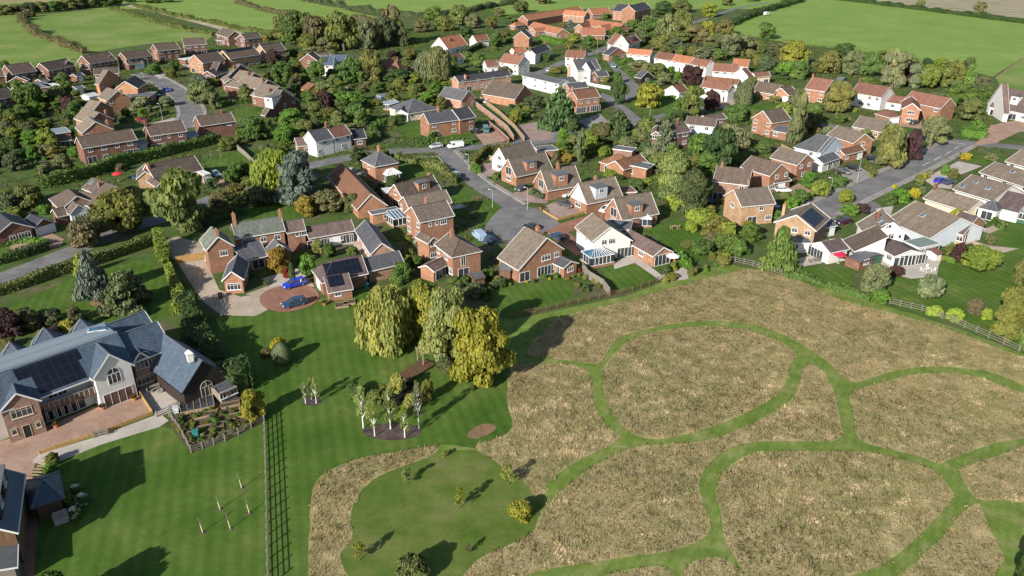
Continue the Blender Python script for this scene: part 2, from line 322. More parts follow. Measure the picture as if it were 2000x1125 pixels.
# ------------------------------------------------------------------ windows and doors
KIND = dict(w=(1.25, 1.15, 0.95, 2, 0), W=(2.2, 1.2, 0.9, 3, 0), n=(0.7, 1.0, 1.1, 1, 0), t=(1.1, 2.1, 0.1, 2, 0), d=(0.95, 2.05, 0.02, 1, 0), D=(0.95, 2.05, 0.02, 1, 0), g=(2.4, 2.1, 0.02, 0, 1), G=(4.5, 2.1, 0.02, 0, 1),
            p=(2.5, 2.1, 0.02, 2, 0), P=(4.2, 2.2, 0.02, 5, 0), s=(4.0, 2.4, 0.02, 4, 0), b=(2.6, 1.4, 0.8, 4, 0), f=(1.6, 1.2, 0.95, 3, 0), x=(4.2, 2.3, 0.02, 4, 0), o=(1.0, 2.1, 0.02, 0, 2), v=(1.9, 1.7, 0.7, 3, 0))
WM = {}
def opening_mesh(k, trim, single):
    key = (k, trim, single)
    if key in WM: return WM[key]
    w, h, z0, nb, sort = KIND[k]
    fr, pn = MB(), MB()
    tw = 0.09 if sort == 0 else 0.07
    y0, y1 = -0.055, 0.02           # local -y points out of the wall
    for (a, b, c, d) in ((-w / 2, -w / 2 + tw, 0, h), (w / 2 - tw, w / 2, 0, h), (-w / 2 + tw, w / 2 - tw, 0, tw), (-w / 2 + tw, w / 2 - tw, h - tw, h)):
        fr.hexa([(a, y0, c), (b, y0, c), (b, y1, c), (a, y1, c), (a, y0, d), (b, y0, d), (b, y1, d), (a, y1, d)])
    for i in range(1, nb):
        x = -w / 2 + w * i / nb
        fr.hexa([(x - .035, y0 + .008, tw), (x + .035, y0 + .008, tw), (x + .035, y1, tw), (x - .035, y1, tw), (x - .035, y0 + .008, h - tw), (x + .035, y0 + .008, h - tw), (x + .035, y1, h - tw), (x - .035, y1, h - tw)])
    if k in 'wWbfn':
        z = h * 0.72
        fr.hexa([(-w / 2 + tw, y0 + .014, z - .025), (w / 2 - tw, y0 + .014, z - .025), (w / 2 - tw, y1, z - .025), (-w / 2 + tw, y1, z - .025), (-w / 2 + tw, y0 + .014, z + .025), (w / 2 - tw, y0 + .014, z + .025), (w / 2 - tw, y1, z + .025), (-w / 2 + tw, y1, z + .025)])
        fr.hexa([(-w / 2 - .08, -0.13, -.08), (w / 2 + .08, -0.13, -.08), (w / 2 + .08, y1, -.08), (-w / 2 - .08, y1, -.08), (-w / 2 - .08, -0.13, 0), (w / 2 + .08, -0.13, 0), (w / 2 + .08, y1, 0), (-w / 2 - .08, y1, 0)])
    if k == 'v':                   # round-headed window: an arch of frame pieces over the square light
        r = w / 2 - .04; A = [(math.cos(3.1416 * i / 10) * r, h - tw / 2 + math.sin(3.1416 * i / 10) * r) for i in range(11)]
        for (a, b), (c, d) in zip(A, A[1:]): fr.bar((a, (y0 + y1) / 2, b), (c, (y0 + y1) / 2, d), .075, .09)
        fr.bar((0, -.03, h), (0, -.03, h + r), .06, .06); pn.face([(x, -.012, z) for x, z in A])
    P = [(-w / 2 + tw, -0.012, tw), (w / 2 - tw, -0.012, tw), (w / 2 - tw, -0.012, h - tw), (-w / 2 + tw, -0.012, h - tw)]
    pm = {'g': 'garage_white', 'G': 'garage_white', 'D': 'door_paint', 'o': 'black_trim', 'x': 'pane_brown'}.get(k, 'pane')
    if sort == 1:
        for i in range(6):
            z0_, z1_ = tw + (h - 2 * tw) * i / 6, tw + (h - 2 * tw) * (i + 1) / 6 - 0.03
            pn.face([(-w / 2 + tw, -0.02, z0_), (w / 2 - tw, -0.02, z0_), (w / 2 - tw, -0.02, z1_), (-w / 2 + tw, -0.02, z1_)])
    pn.face(P)
    if single:
        for f, m in zip(pn.f, pn.m): fr.face([pn.v[i] for i in f], 1)
        r = (fr.mesh('window', [MATS[trim], MATS[pm]]), None)
    else: r = (fr.mesh('window', MATS[trim]), pn.mesh('pane', MATS[pm]))
    WM[key] = r
    return r
def nm(k): return 'window' if k in 'wWntbfv' else 'garage_door' if k in 'gG' else 'patio_door' if k in 'pPsx' else 'door'
def opening(k, parent, p, tang, trim='white_trim', single=False):
    """Put one window or door on a wall: p its foot, tang the horizontal direction along the wall (outside on the right hand)."""
    fm, pm = opening_mesh(k, trim, single)
    o = put(nm(k), fm, parent, p, math.atan2(tang.y, tang.x))
    if pm: put('pane' if nm(k) != 'garage_door' else 'door_panel', pm, o)
    return o
HOUSES, FOOT = [], []
class Blk: pass
def E(ax, ay, bx, by, rx, ry, h=5.0, p=33, **k):
    """Block seen over its eave: A-B the near eave, R any point of the ridge."""
    A, B = at(ax, ay, h), at(bx, by, h)
    u = (B - A); L = u.length; u.normalize(); v = Vector((-u.y, u.x, 0))
    d = sight(rx, ry); o = Vector((0, 0, HC)); t = math.tan(R(p))
    # plane through the eave rising at pitch p:  z - h = t * v.(x - A)
    q = (h - o.z - t * v.dot(A - o) * 1.0) ; den = d.z - t * v.dot(d)
    s = q / den if abs(den) > 1e-6 else 100
    half = v.dot(o + d * s - A)
    half = min(max(half, k.pop('mn', 1.6)), k.pop('mx', 6.5)); dp = k.pop('dep', None)
    if dp: half = dp / 2
    b = Blk(); b.typ = 'E'; b.A, b.u, b.v, b.L, b.D, b.h, b.h2, b.p, b.k = A.to_2d(), u.to_2d(), v.to_2d(), L, 2 * half, h, h, p, k
    return b
def G(ax, ay, bx, by, qx, qy, h=5.0, p=36, h2=None, **k):
    """Block seen from its gable: A-B the gable's eave corners, Q the far end of the ridge."""
    h2 = h if h2 is None else h2
    A, B = at(ax, ay, h), at(bx, by, h2)
    A, B = Vector((A.x, A.y, 0)), Vector((B.x, B.y, 0))
    u = B - A; W = u.length; u.normalize(); v = Vector((-u.y, u.x, 0)); t = math.tan(R(p))
    xr = (W + (h2 - h) / t) / 2
    Q = at(qx, qy, h + xr * t)
    dep = k.pop('dep', None) or min(max(v.dot(Vector((Q.x, Q.y, 0)) - A), 2.0), 24)
    b = Blk(); b.typ = 'G'; b.A, b.u, b.v, b.L, b.D, b.h, b.h2, b.p, b.k = A.to_2d(), u.to_2d(), v.to_2d(), W, dep, h, h2, p, k
    return b
def C(cx, cy, L, D, ang, h=5.0, p=40, **k):
    """Block centred under a ridge point seen at (cx, cy); ang = degrees the ridge turns from the picture's horizontal."""
    zr = h + D / 2 * math.tan(R(p)); c = at(cx, cy, zr).to_2d()
    u = Vector((math.cos(R(ang)), math.sin(R(ang)))); v = Vector((-u.y, u.x))
    b = Blk(); b.typ = 'E'; b.A, b.u, b.v, b.L, b.D, b.h, b.h2, b.p, b.k = c - u * L / 2 - v * D / 2, u, v, L, D, h, h, p, k
    return b
def house(short, wall, roof, blocks, label=None, cat='house', name='house', trim='white_trim', group=None):
    b0 = blocks[0]
    c = b0.A + b0.u * b0.L / 2 + b0.v * b0.D / 2
    root = empty(name, (c.x, c.y, 0))
    tag(root, label or short, cat, group)
    far = c.y > 190
    def W(x): return Vector((x[0] - c.x, x[1] - c.y, x[2]))
    for bi, b in enumerate(blocks):
        k = b.k
        if k.get('fwd'): b.A = b.A - b.v * k['fwd']; b.D += k['fwd']
        wm, rm, tm = k.get('wall', wall), k.get('roof', roof), k.get('trim', trim)
        t = math.tan(R(b.p)); gable_along_v = b.typ == 'G'
        # across coordinate x in [0, X], along coordinate y in [0, Y]
        if gable_along_v: X, Y = b.L, b.D; f = lambda x, y, z: W((b.A.x + b.u.x * x + b.v.x * y, b.A.y + b.u.y * x + b.v.y * y, z))
        else: X, Y = b.D, b.L; f = lambda x, y, z: W((b.A.x + b.u.x * y + b.v.x * x, b.A.y + b.u.y * y + b.v.y * x, z))
        h, h2 = b.h, b.h2
        if k.get('mono'): xr = X
        else: xr = (X + (h2 - h) / t) / 2
        zr = h + xr * t
        if k.get('mono'): h2 = zr
        b.f, b.X, b.Y, b.xr, b.zr, b.t = f, X, Y, xr, zr, t
        ph = k.get('hip', '')
        ox, oy = k.get('ox', 0.32), k.get('oy', 0.22)
        base = k.get('base', -0.3)
        wb = MB()
        x0, x1, y0, y1 = ox, X - ox, oy, Y - oy
        hw, hw2 = h + ox * t - 0.12, h2 + (ox * t if not k.get('mono') else -ox * t) - 0.12
        zt = zr - 0.12
        if k.get('flat') or k.get('crown'):
            hw = hw2 = zt = h + (ox * t - .15 if k.get('crown') else 0)
        def wall_face(p): wb.face([f(*q) for q in p])
        if ph == 'ab' or k.get('flat') or k.get('crown'):
            wall_face([(x0, y0, base), (x1, y0, base), (x1, y0, hw), (x0, y0, hw)]); wall_face([(x1, y1, base), (x0, y1, base), (x0, y1, hw), (x1, y1, hw)])
        elif k.get('mono'):
            for yy in (y0, y1): wall_face([(x0, yy, base), (x1, yy, base), (x1, yy, hw2), (x0, yy, hw)])
        else:
            for e, yy in (('a', y0), ('b', y1)):
                if e in ph: wall_face([(x0, yy, base), (x1, yy, base), (x1, yy, min(hw, hw2)), (x0, yy, min(hw, hw2))])
                else: wall_face([(x0, yy, base), (x1, yy, base), (x1, yy, hw2), (xr, yy, zt), (x0, yy, hw)])
        wall_face([(x0, y0, base), (x0, y1, base), (x0, y1, hw), (x0, y0, hw)]); wall_face([(x1, y0, base), (x1, y1, base), (x1, y1, hw2), (x1, y0, hw2)])
        w_o = wb.build('wall', MATS[wm], root)
        if bi and wm != wall: w_o['label'] = wm.replace('_', ' ') + ' wall of a lower wing'
        if k.get('clad'):
            cm = MB(); cm.hexa([f(x0 + .3, y0 - .04, 2.5), f(x1 - .3, y0 - .04, 2.5), f(x1 - .3, y0 - .01, 2.5), f(x0 + .3, y0 - .01, 2.5), f(xr - .2, y0 - .04, zt - .3), f(xr + .2, y0 - .04, zt - .3), f(xr + .2, y0 - .01, zt - .3), f(xr - .2, y0 - .01, zt - .3)]); cm.build('gable_cladding', MATS[k['clad']], root)
        rb, tb = MB(), MB(); th = 0.16
        if k.get('flat'):
            zf = h + 0.25
            rb.hexa([f(0.05, 0.05, h), f(X - .05, 0.05, h), f(X - .05, Y - .05, h), f(0.05, Y - .05, h), f(0.05, 0.05, zf - .06), f(X - .05, 0.05, zf - .06), f(X - .05, Y - .05, zf - .06), f(0.05, Y - .05, zf - .06)])
            for (a, b_, c_, d_) in ((0, X, 0, .05), (0, X, Y - .05, Y), (0, .05, .05, Y - .05), (X - .05, X, .05, Y - .05)):
                tb.hexa([f(a, c_, h - .02), f(b_, c_, h - .02), f(b_, d_, h - .02), f(a, d_, h - .02), f(a, c_, zf), f(b_, c_, zf), f(b_, d_, zf), f(a, d_, zf)])
        elif k.get('crown'):
            xa = k['crown']; zc = h + xa * t
            prof = [(0, h), (xa, zc), (X - xa, zc), (X, h)]
            rb.face([f(0, Y, h), f(0, 0, h), f(xa, 0, zc), f(xa, Y, zc)]); rb.face([f(X, 0, h), f(X, Y, h), f(X - xa, Y, zc), f(X - xa, 0, zc)])
            rb.face([f(xa, 0, zc - .02), f(X - xa, 0, zc - .02), f(X - xa, Y, zc - .02), f(xa, Y, zc - .02)])
            for yy in (0, Y): rb.face([f(0, yy, h), f(xa, yy, zc), f(X - xa, yy, zc), f(X, yy, h)])
            fl = MB(); fl.hexa([f(xa + .3, .3, zc - .01), f(X - xa - .3, .3, zc - .01), f(X - xa - .3, Y - .3, zc - .01), f(xa + .3, Y - .3, zc - .01), f(xa + .3, .3, zc + .12), f(X - xa - .3, .3, zc + .12), f(X - xa - .3, Y - .3, zc + .12), f(xa + .3, Y - .3, zc + .12)])
            for xx in (xa, X - xa): fl.bar(f(xx, 0, zc), f(xx, Y, zc), .35, .2)
            fl.bar(f(X * .5, .3, zc + .12), f(X * .5, Y - .3, zc + .12), .12, .14)
            fl.build('flat_roof', MATS['flat_lead'], root); tb.bar(f(-.05, 0, h - .1), f(-.05, Y, h - .1), .11, .17)
        elif k.get('mono'):
            rb.hexa([f(0, 0, h - th), f(X, 0, h2 - th), f(X, Y, h2 - th), f(0, Y, h - th), f(0, 0, h), f(X, 0, h2), f(X, Y, h2), f(0, Y, h)])
            tb.bar(f(-.03, 0, h - .1), f(-.03, Y, h - .1), .1, .16)
            for yy in (-.03, Y + .03): tb.bar(f(0, yy, h - .06), f(X, yy, h2 - .06), .05, .2)
        else:
            ya = min(xr, Y / 2) if 'a' in ph else 0
            yb = Y - (min(xr, Y / 2) if 'b' in ph else 0)
            # roof slopes
            rb.face([f(0, Y, h), f(0, 0, h), f(xr, ya, zr), f(xr, yb, zr)]); rb.face([f(X, 0, h2), f(X, Y, h2), f(xr, yb, zr), f(xr, ya, zr)])
            if 'a' in ph: rb.face([f(0, 0, h), f(X, 0, h2), f(xr, ya, zr)])
            else: rb.face([f(0, 0, h), f(xr, 0, zr), f(xr, 0, zr - th), f(0, 0, h - th)]); rb.face([f(xr, 0, zr), f(X, 0, h2), f(X, 0, h2 - th), f(xr, 0, zr - th)])
            if 'b' in ph: rb.face([f(X, Y, h2), f(0, Y, h), f(xr, yb, zr)])
            else: rb.face([f(0, Y, h), f(xr, Y, zr), f(xr, Y, zr - th), f(0, Y, h - th)]); rb.face([f(xr, Y, zr), f(X, Y, h2), f(X, Y, h2 - th), f(xr, Y, zr - th)])
            # undersides
            rb.face([f(0, 0, h - th), f(0, Y, h - th), f(xr, yb, zr - th), f(xr, ya, zr - th)]); rb.face([f(X, 0, h2 - th), f(X, Y, h2 - th), f(xr, yb, zr - th), f(xr, ya, zr - th)])
            # ridge and hip caps
            def cap(p, q): rb.bar(p + Vector((0, 0, .03)), q + Vector((0, 0, .03)), .24, .1, 1)
            cap(f(xr, ya + .02, zr), f(xr, yb - .02, zr))
            if 'a' in ph: cap(f(.05, .05, h), f(xr, ya, zr)); cap(f(X - .05, .05, h2), f(xr, ya, zr))
            if 'b' in ph: cap(f(.05, Y - .05, h), f(xr, yb, zr)); cap(f(X - .05, Y - .05, h2), f(xr, yb, zr))
            # fascia: gutters and barge boards
            tb.bar(f(-.05, 0, h - .1), f(-.05, Y, h - .1), .11, .17); tb.bar(f(X + .05, 0, h2 - .1), f(X + .05, Y, h2 - .1), .11, .17)
            for e, yy in (('a', -.035), ('b', Y + .035)):
                if e in ph: tb.bar(f(0, yy, h - .1), f(X, yy, h2 - .1), .09, .17)
                else: tb.bar(f(-.1, yy, h - .02 - .1 * t), f(xr, yy, zr - .02), .06, .21); tb.bar(f(X + .1, yy, h2 - .02 - .1 * t), f(xr, yy, zr - .02), .06, .21)
        r_o = rb.build('roof', [MATS[rm], MATS['ridge_grey' if 'slate' in rm or 'grey' in rm else rm]], root)
        tb.build('fascia', MATS[tm], root)
        cw = [b.A, b.A + b.u * b.L, b.A + b.u * b.L + b.v * b.D, b.A + b.v * b.D]
        FOOT.append([tuple(q) for q in cw])
        # openings
        faces = {}
        if gable_along_v: faces = dict(F=(f(x0, y0, 0), f(x1, y0, 0)), R=(f(x1, y0, 0), f(x1, y1, 0)), B=(f(x1, y1, 0), f(x0, y1, 0)), L=(f(x0, y1, 0), f(x0, y0, 0)))
        else: faces = dict(F=(f(x0, y0, 0), f(x0, y1, 0)), R=(f(x0, y1, 0), f(x1, y1, 0)), B=(f(x1, y1, 0), f(x1, y0, 0)), L=(f(x1, y0, 0), f(x0, y0, 0)))
        win = k.get('win')
        if win is None:
            win = {}
            for fc, (p, q) in faces.items():
                d = (q - p); n = Vector((d.y, -d.x, 0)).normalized(); mid = (p + q) / 2 + Vector((c.x, c.y, 0))
                if n.dot(Vector((-mid.x, -mid.y, 0)).normalized()) < 0.08: continue
                wl = d.length; hh = h if (fc in 'FB') != gable_along_v else max(h, 2.6)
                st = 2 if hh > 4 else 1
                nn = max(1, int(wl / 3.1)) if (fc in 'FB') != gable_along_v or st == 1 else max(1, int(wl / 4.2))
                rr = random.Random(int(c.x * 7 + c.y * 13 + ord(fc)))
                rows = []
                for s_ in range(st):
                    top = s_ == st - 1 and st == 2
                    row = ''.join(rr.choice('wwWf' if top else 'wWfw') for _ in range(nn))
                    if not top and nn > 1: i = rr.randrange(nn); row = row[:i] + rr.choice('dp') + row[i + 1:]
                    rows.insert(0, row)
                win[fc] = '/'.join(rows)
        for fc, spec in win.items():
            p, q = faces[fc]; d = q - p; wl = d.length; d = d.normalized()
            n = Vector((d.y, -d.x, 0))
            rows = spec.split('/')
            for ri, row in enumerate(rows):
                lvl = len(rows) - 1 - ri
                for i, ch in enumerate(row):
                    if ch == '.': continue
                    a = (i + 0.5) / len(row) * wl
                    z = lvl * k.get('st', 2.45) + KIND[ch][2]
                    opening(ch, root, p + d * a + Vector((0, 0, z)) + n * 0.012, d, k.get('wt', 'white_trim'), far)
        # extras on the roof
        for cs in k.get('ch', []):
            s_, side, hh = (*cs, 1.3)[:3] if len(cs) < 4 else cs[:3]
            cb = MB(); pb = f(xr + side * xr, s_ * Y, 0); zz = zr - abs(side) * xr * t
            ang = math.atan2(b.u.y, b.u.x)
            cb.box((pb.x, pb.y, (zz - 0.9 + zz + hh) / 2), (0.62, 0.9, hh + 0.9), 0, ang)
            cb.box((pb.x, pb.y, zz + hh + .06), (0.74, 1.02, .14), 0, ang)
            for dx in (-.22, .22):
                px_, py_ = pb.x - math.sin(ang) * dx, pb.y + math.cos(ang) * dx
                cb.tube((px_, py_, zz + hh + .12), (px_, py_, zz + hh + .5), .12, .10, 6, 1)
            cb.build('chimney', [MATS[k.get('chm', 'brick_red' if wm.startswith('render') else wm)], MATS['terracotta']], r_o)
        for (y_, w_, a0, a1, dw) in k.get('dorm', []):
            # a box dormer on the near slope (E) or the left slope (G): y_ along, w_ width, a0..a1 across fractions
            db, df = MB(), MB(); ya_, yb_ = y_ * Y - w_ / 2, y_ * Y + w_ / 2
            xa = a0 * xr; zt_ = h + a1 * xr * t
            P = [f(xa, ya_, h + xa * t - .3), f(xa, yb_, h + xa * t - .3), f(a1 * xr, yb_, zt_ - .3), f(a1 * xr, ya_, zt_ - .3), f(xa, ya_, zt_), f(xa, yb_, zt_), f(a1 * xr, yb_, zt_), f(a1 * xr, ya_, zt_)]
            if k.get('dbase') is not None: P[0].z = P[1].z = k['dbase']
            db.hexa(P, 0)
            do = db.build('dormer', MATS[dw], root)
            e = .18
            Q = [f(xa - e, ya_ - e, zt_), f(xa - e, yb_ + e, zt_), f(a1 * xr + .1, yb_ + e, zt_), f(a1 * xr + .1, ya_ - e, zt_)]
            df.hexa(Q + [q + Vector((0, 0, .2)) for q in Q], 0); df.build('dormer_roof', MATS['flat_felt'], do)
            dn = (f(0, 0, 0) - f(1, 0, 0)).normalized(); dt = Vector((-dn.y, dn.x, 0))
            mid_ = f(xa, y_ * Y, zt_ - 1.42)
            if gable_along_v: dt = dt
            opening('w', do, mid_ + dn * .012, dt, 'white_trim', True)
        for (sa, sb, a0, a1, side) in k.get('sol', []):
            sb_ = MB(); fx = (lambda a: a * xr) if side < 0 else (lambda a: X - a * (X - xr))
            zx = lambda x: (h + x * t if side < 0 else h2 + (X - x) * t) + .1
            P = [f(fx(a0), sa * Y, zx(fx(a0))), f(fx(a0), sb * Y, zx(fx(a0))), f(fx(a1), sb * Y, zx(fx(a1))), f(fx(a1), sa * Y, zx(fx(a1)))]
            sb_.hexa([q - Vector((0, 0, .06)) for q in P] + P, 0); sb_.build('solar_panel', MATS['solar'], root)
        for (sa, a0, side) in k.get('sky', []):
            fx = (lambda a: a * xr) if side < 0 else (lambda a: X - a * (X - xr))
            zx = lambda x: (h + x * t if side < 0 else h2 + (X - x) * t)
            for nm_, g, zo, mt in (('skylight', .08, .09, 'white_trim'), ('skylight_glass', 0, .13, 'pane_blue')):
                xa, xb, sa_, sb2 = fx(a0) , fx(min(a0 + .9 / xr, .98)), sa * Y - .45 - g, sa * Y + .45 + g
                P = [f(xa, sa_, zx(xa) + zo), f(xa, sb2, zx(xa) + zo), f(xb, sb2, zx(xb) + zo), f(xb, sa_, zx(xb) + zo)]
                m_ = MB(); m_.hexa([q - Vector((0, 0, .08)) for q in P] + P); m_.build(nm_, MATS[mt], root)
    HOUSES.append((short, root, c))
    return root, blocks
def flat_block(short, px, h, wall, roof, win=None, name='garage', cat='garage', label=None):
    """Flat-roofed box: px = three roof corners A, B (near edge) and C beyond B."""
    b = E(*px[0], *px[1], *px[1], h=h, p=1, flat=1, win=win if win is not None else {})
    C = at(*px[2], h).to_2d(); b.D = max(1.5, (C - (b.A + b.u * b.L)).dot(b.v))
    return house(short, wall, roof, [b], label, cat, name)
def conservatory(root, px, h=2.3, ph=1.0, d=3.0, nx=5, mat='pane_blue', hipped=True, name='conservatory'):
    """Glazed lean-to room, part of its house: px = near floor corners A, B."""
    A, B = at(*px[0]), at(*px[1]); u = (B - A); L = u.length; u.normalize(); v = Vector((-u.y, u.x, 0))
    c = root.location; A = Vector((A.x - c.x, A.y - c.y, 0))
    fr, gl = MB(), MB()
    q = [A, A + u * L, A + u * L + v * d, A + v * d]
    Z = Vector((0, 0, 1))
    ins = d * .45 if hipped else 0.0
    r0, r1 = A + u * ins + v * (d * .5 if hipped else d) + Z * (h + ph), A + u * (L - ins) + v * (d * .5 if hipped else d) + Z * (h + ph)
    for i in range(4):
        a, b = q[i], q[(i + 1) % 4]
        w = MB
        gl.face([a + Z * .55, b + Z * .55, b + Z * h, a + Z * h], 0)
        fr.bar(a + Z * .28, b + Z * .28, .22, .56, 1)
        fr.bar(a + Z * h, b + Z * h, .14, .14); fr.bar(a + Z * .58, b + Z * .58, .26, .08)
        n = max(1, int((b - a).length / .85))
        for j in range(n + 1): fr.bar(a.lerp(b, j / n) + Z * .6, a.lerp(b, j / n) + Z * h, .09, .09)
    T = [p + Z * h for p in q]
    gl.face([T[0], T[1], r1, r0], 1)
    if hipped: gl.face([T[1], T[2], r1], 1); gl.face([T[2], T[3], r0, r1], 1); gl.face([T[3], T[0], r0], 1)
    else: gl.face([T[1], T[2], r1], 1); gl.face([T[3], T[0], r0], 1)
    up = Z * .05
    for j in range(nx + 1):
        t = j / nx
        fr.bar(T[0].lerp(T[1], t) + up, r0.lerp(r1, t) + up, .09, .08)
        if hipped: fr.bar(T[3].lerp(T[2], t) + up, r0.lerp(r1, t) + up, .09, .08)
    fr.bar(r0 + up, r1 + up, .14, .12)
    o = fr.build(name, [MATS['white_trim'], MATS['brick_warm']], root)
    gl.build('glazing', [MATS['pane'], MATS[mat]], o)
    FOOT.append([tuple((x + c).to_2d()) for x in q])
# ------------------------------------------------------------------ foliage
def quads(name, C, Nn, size, tint, mat, asp=1.0, droop=None):
    """One mesh of leaf clumps: centres C, facing Nn, sizes, a tint per clump."""
    n = len(C)
    r = nrng.normal(size=(n, 3)); Nn = Nn / (np.linalg.norm(Nn, axis=1, keepdims=True) + 1e-9)
    u = np.cross(Nn, r)
    if droop is not None: u = droop
    u = u / (np.linalg.norm(u, axis=1, keepdims=True) + 1e-9); v = np.cross(Nn, u)
    s = size[:, None]
    a, b = u * s * asp, v * s
    k = nrng.uniform(0.55, 1.0, (n, 4, 1))
    V = np.empty((n, 4, 3), np.float32)
    V[:, 0] = C - a * k[:, 0] - b * k[:, 1] * .6; V[:, 1] = C + a * k[:, 1] * .6 - b * k[:, 2]; V[:, 2] = C + a * k[:, 2] + b * k[:, 3] * .6; V[:, 3] = C - a * k[:, 3] * .6 + b * k[:, 0]
    return raw_mesh(name, V.reshape(-1, 3), 4, tint, mat)
def raw_mesh(name, V, k, tint, mat):
    n = len(V) // k
    me = bpy.data.meshes.new(name)
    me.vertices.add(len(V)); me.vertices.foreach_set('co', np.ascontiguousarray(V, np.float32).ravel())
    me.loops.add(n * k); me.loops.foreach_set('vertex_index', np.arange(n * k, dtype=np.int32))
    me.polygons.add(n); me.polygons.foreach_set('loop_start', np.arange(0, n * k, k, dtype=np.int32)); me.polygons.foreach_set('loop_total', np.full(n, k, np.int32))
    me.materials.append(MATS[mat])
    if tint is not None:
        a = me.attributes.new('tint', 'FLOAT_COLOR', 'FACE')
        c = np.ones((n, 4), np.float32); c[:, 0] = c[:, 1] = c[:, 2] = np.clip(tint, 0, 1); a.data.foreach_set('color', c.ravel())
    me.update(); me.validate()
    return me
def crown(kind, seed, n=4200, leaf=0.085):
    """A unit crown, radius about 1, z 0..1: leaf clumps thickest on the skin of many overlapping boughs."""
    g = np.random.default_rng(seed)
    B = []
    if kind == 'round':
        for i in range(40):
            th, z = g.uniform(0, 6.283), g.uniform(.08, .9)
            rr = .72 * math.sqrt(max(0, 1 - ((z - .36) / .6) ** 2)) * math.sqrt(g.uniform(.35, 1.15)) * (.8 + .2 * math.sin(2 * th + seed) + .12 * math.sin(3 * th + 2 * seed))
            B.append((rr * math.cos(th), rr * math.sin(th), z, g.uniform(.2, .4), g.uniform(.08, .17)))
    elif kind == 'topiary':
        B.append((0, 0, .46, .97, .5))
    elif kind == 'tall':
        for i in range(26):
            z = g.uniform(.08, .93); r = .62 * (math.sin(math.pi * (z * .8 + .12))) + .1; th = g.uniform(0, 6.283)
            B.append((r * math.cos(th) * g.uniform(.3, 1), r * math.sin(th) * g.uniform(.3, 1), z, g.uniform(.22, .42), g.uniform(.06, .12)))
    elif kind == 'conifer':
        for i in range(70):
            z = g.uniform(.02, .97); r = .85 * (1 - z) ** .8 + .02; th = g.uniform(0, 6.283)
            B.append((r * math.cos(th), r * math.sin(th), z - .02, .13 + .25 * (1 - z), .035 + .03 * (1 - z)))
        for z in np.linspace(.05, .98, 12): B.append((0, 0, z, .75 * (1 - z) + .05, .06))
    elif kind == 'column':
        for z in np.linspace(.06, .94, 14): B.append((g.uniform(-.12, .12), g.uniform(-.12, .12), z, .9 * math.sin(math.pi * (.12 + z * .8)) ** .6, .09))
    elif kind == 'cedar':
        for i in range(46):
            z = g.choice([.14, .3, .46, .6, .74, .86]) + g.uniform(-.05, .05); r = (1 - z) ** .6 * g.uniform(.35, .9); th = g.uniform(0, 6.283)
            B.append((r * math.cos(th), r * math.sin(th), z, g.uniform(.22, .4) * (1.15 - z * .6), .05))
    elif kind == 'willow':
        for i in range(48):
            th = g.uniform(0, 6.283); r = g.uniform(.1, .82); z = (.30 + .58 * math.sqrt(max(0, 1 - r * r))) * g.uniform(.75, 1.02)
            B.append((r * math.cos(th), r * math.sin(th), z - .05, g.uniform(.2, .34), .12))
    elif kind in ('birch', 'bare'):
        for i in range(30):
            z = g.uniform(.22, .97); r = .75 * math.sin(math.pi * min(1, .16 + z * .8)) * g.uniform(.3, 1); th = g.uniform(0, 6.283)
            B.append((r * math.cos(th), r * math.sin(th), z, g.uniform(.18, .34), g.uniform(.05, .1)))
    B = np.array(B)
    w = B[:, 3] ** 2; idx = g.choice(len(B), n, p=w / w.sum())
    d = g.normal(size=(n, 3)); d /= np.linalg.norm(d, axis=1, keepdims=True)
    if kind != 'topiary': d[:, 2] = np.where(d[:, 2] < -.3, d[:, 2] * .6, d[:, 2])
    rad = np.where(g.random(n) < .8, g.uniform(.8, 1.08, n), g.uniform(.3, .85, n))[:, None]
    if kind == 'topiary': rad = g.uniform(.96, 1.01, (n, 1))
    C = B[idx, :3] + d * rad * np.stack([B[idx, 3], B[idx, 3], B[idx, 4]], 1)
    tint = np.clip(.5 + g.normal(0, .16, len(B))[idx] + g.normal(0, .12, n), 0, 1)
    N = d + g.normal(0, .55, (n, 3)); size = leaf * g.uniform(.6, 1.25, n); asp = 1.0; droop = None
    if kind == 'topiary':
        N = d + g.normal(0, .12, (n, 3)); z = C[:, 2]; C[:, :2] *= np.clip(1.05 - .35 * np.clip(z - .35, 0, 1), .4, 1.1)[:, None]
    if kind == 'willow':
        hang = g.random(n) < .55
        drop = g.uniform(0, 1, n) ** 1.1 * np.clip(C[:, 2] - .05, 0, 1)
        rr = np.linalg.norm(C[:, :2], axis=1)
        C[:, 2] -= np.where(hang & (rr > .35), drop, 0); C[:, :2] *= 1 + np.where(hang, .12 * drop, 0)[:, None]
        droop = np.stack([g.normal(0, .35, n) + C[:, 0] * .3, g.normal(0, .35, n) + C[:, 1] * .3, np.full(n, -1.0)], 1); asp = 1.35; size = size * .66
        N = np.stack([C[:, 0], C[:, 1], np.full(n, .5)], 1) + g.normal(0, .75, (n, 3))
    if kind == 'conifer': N = N + np.array([0, 0, .4])
    m = quads('foliage', C, N, size, tint, 'needle' if kind in ('conifer', 'column', 'cedar', 'topiary') else 'leaf', asp, droop)
    return m
CROWNS = {}
SPEC = dict(round=(8, 7000, .07), big=(3, 21000, .042), conifer=(3, 4200, .075), column=(2, 2600, .10), cedar=(2, 9000, .07), willow=(2, 19000, .08), birch=(3, 900, .042), bare=(2, 800, .06), tall=(4, 4600, .085), topiary=(1, 9000, .05))
def crown_of(kind, i):
    nv, n, lf = SPEC[kind]; key = (kind, i % nv)
    if key not in CROWNS: CROWNS[key] = crown('round' if kind == 'big' else kind, 100 + 17 * (i % nv) + len(kind) * 7, n, lf)
    return CROWNS[key]
TRUNKS = {}
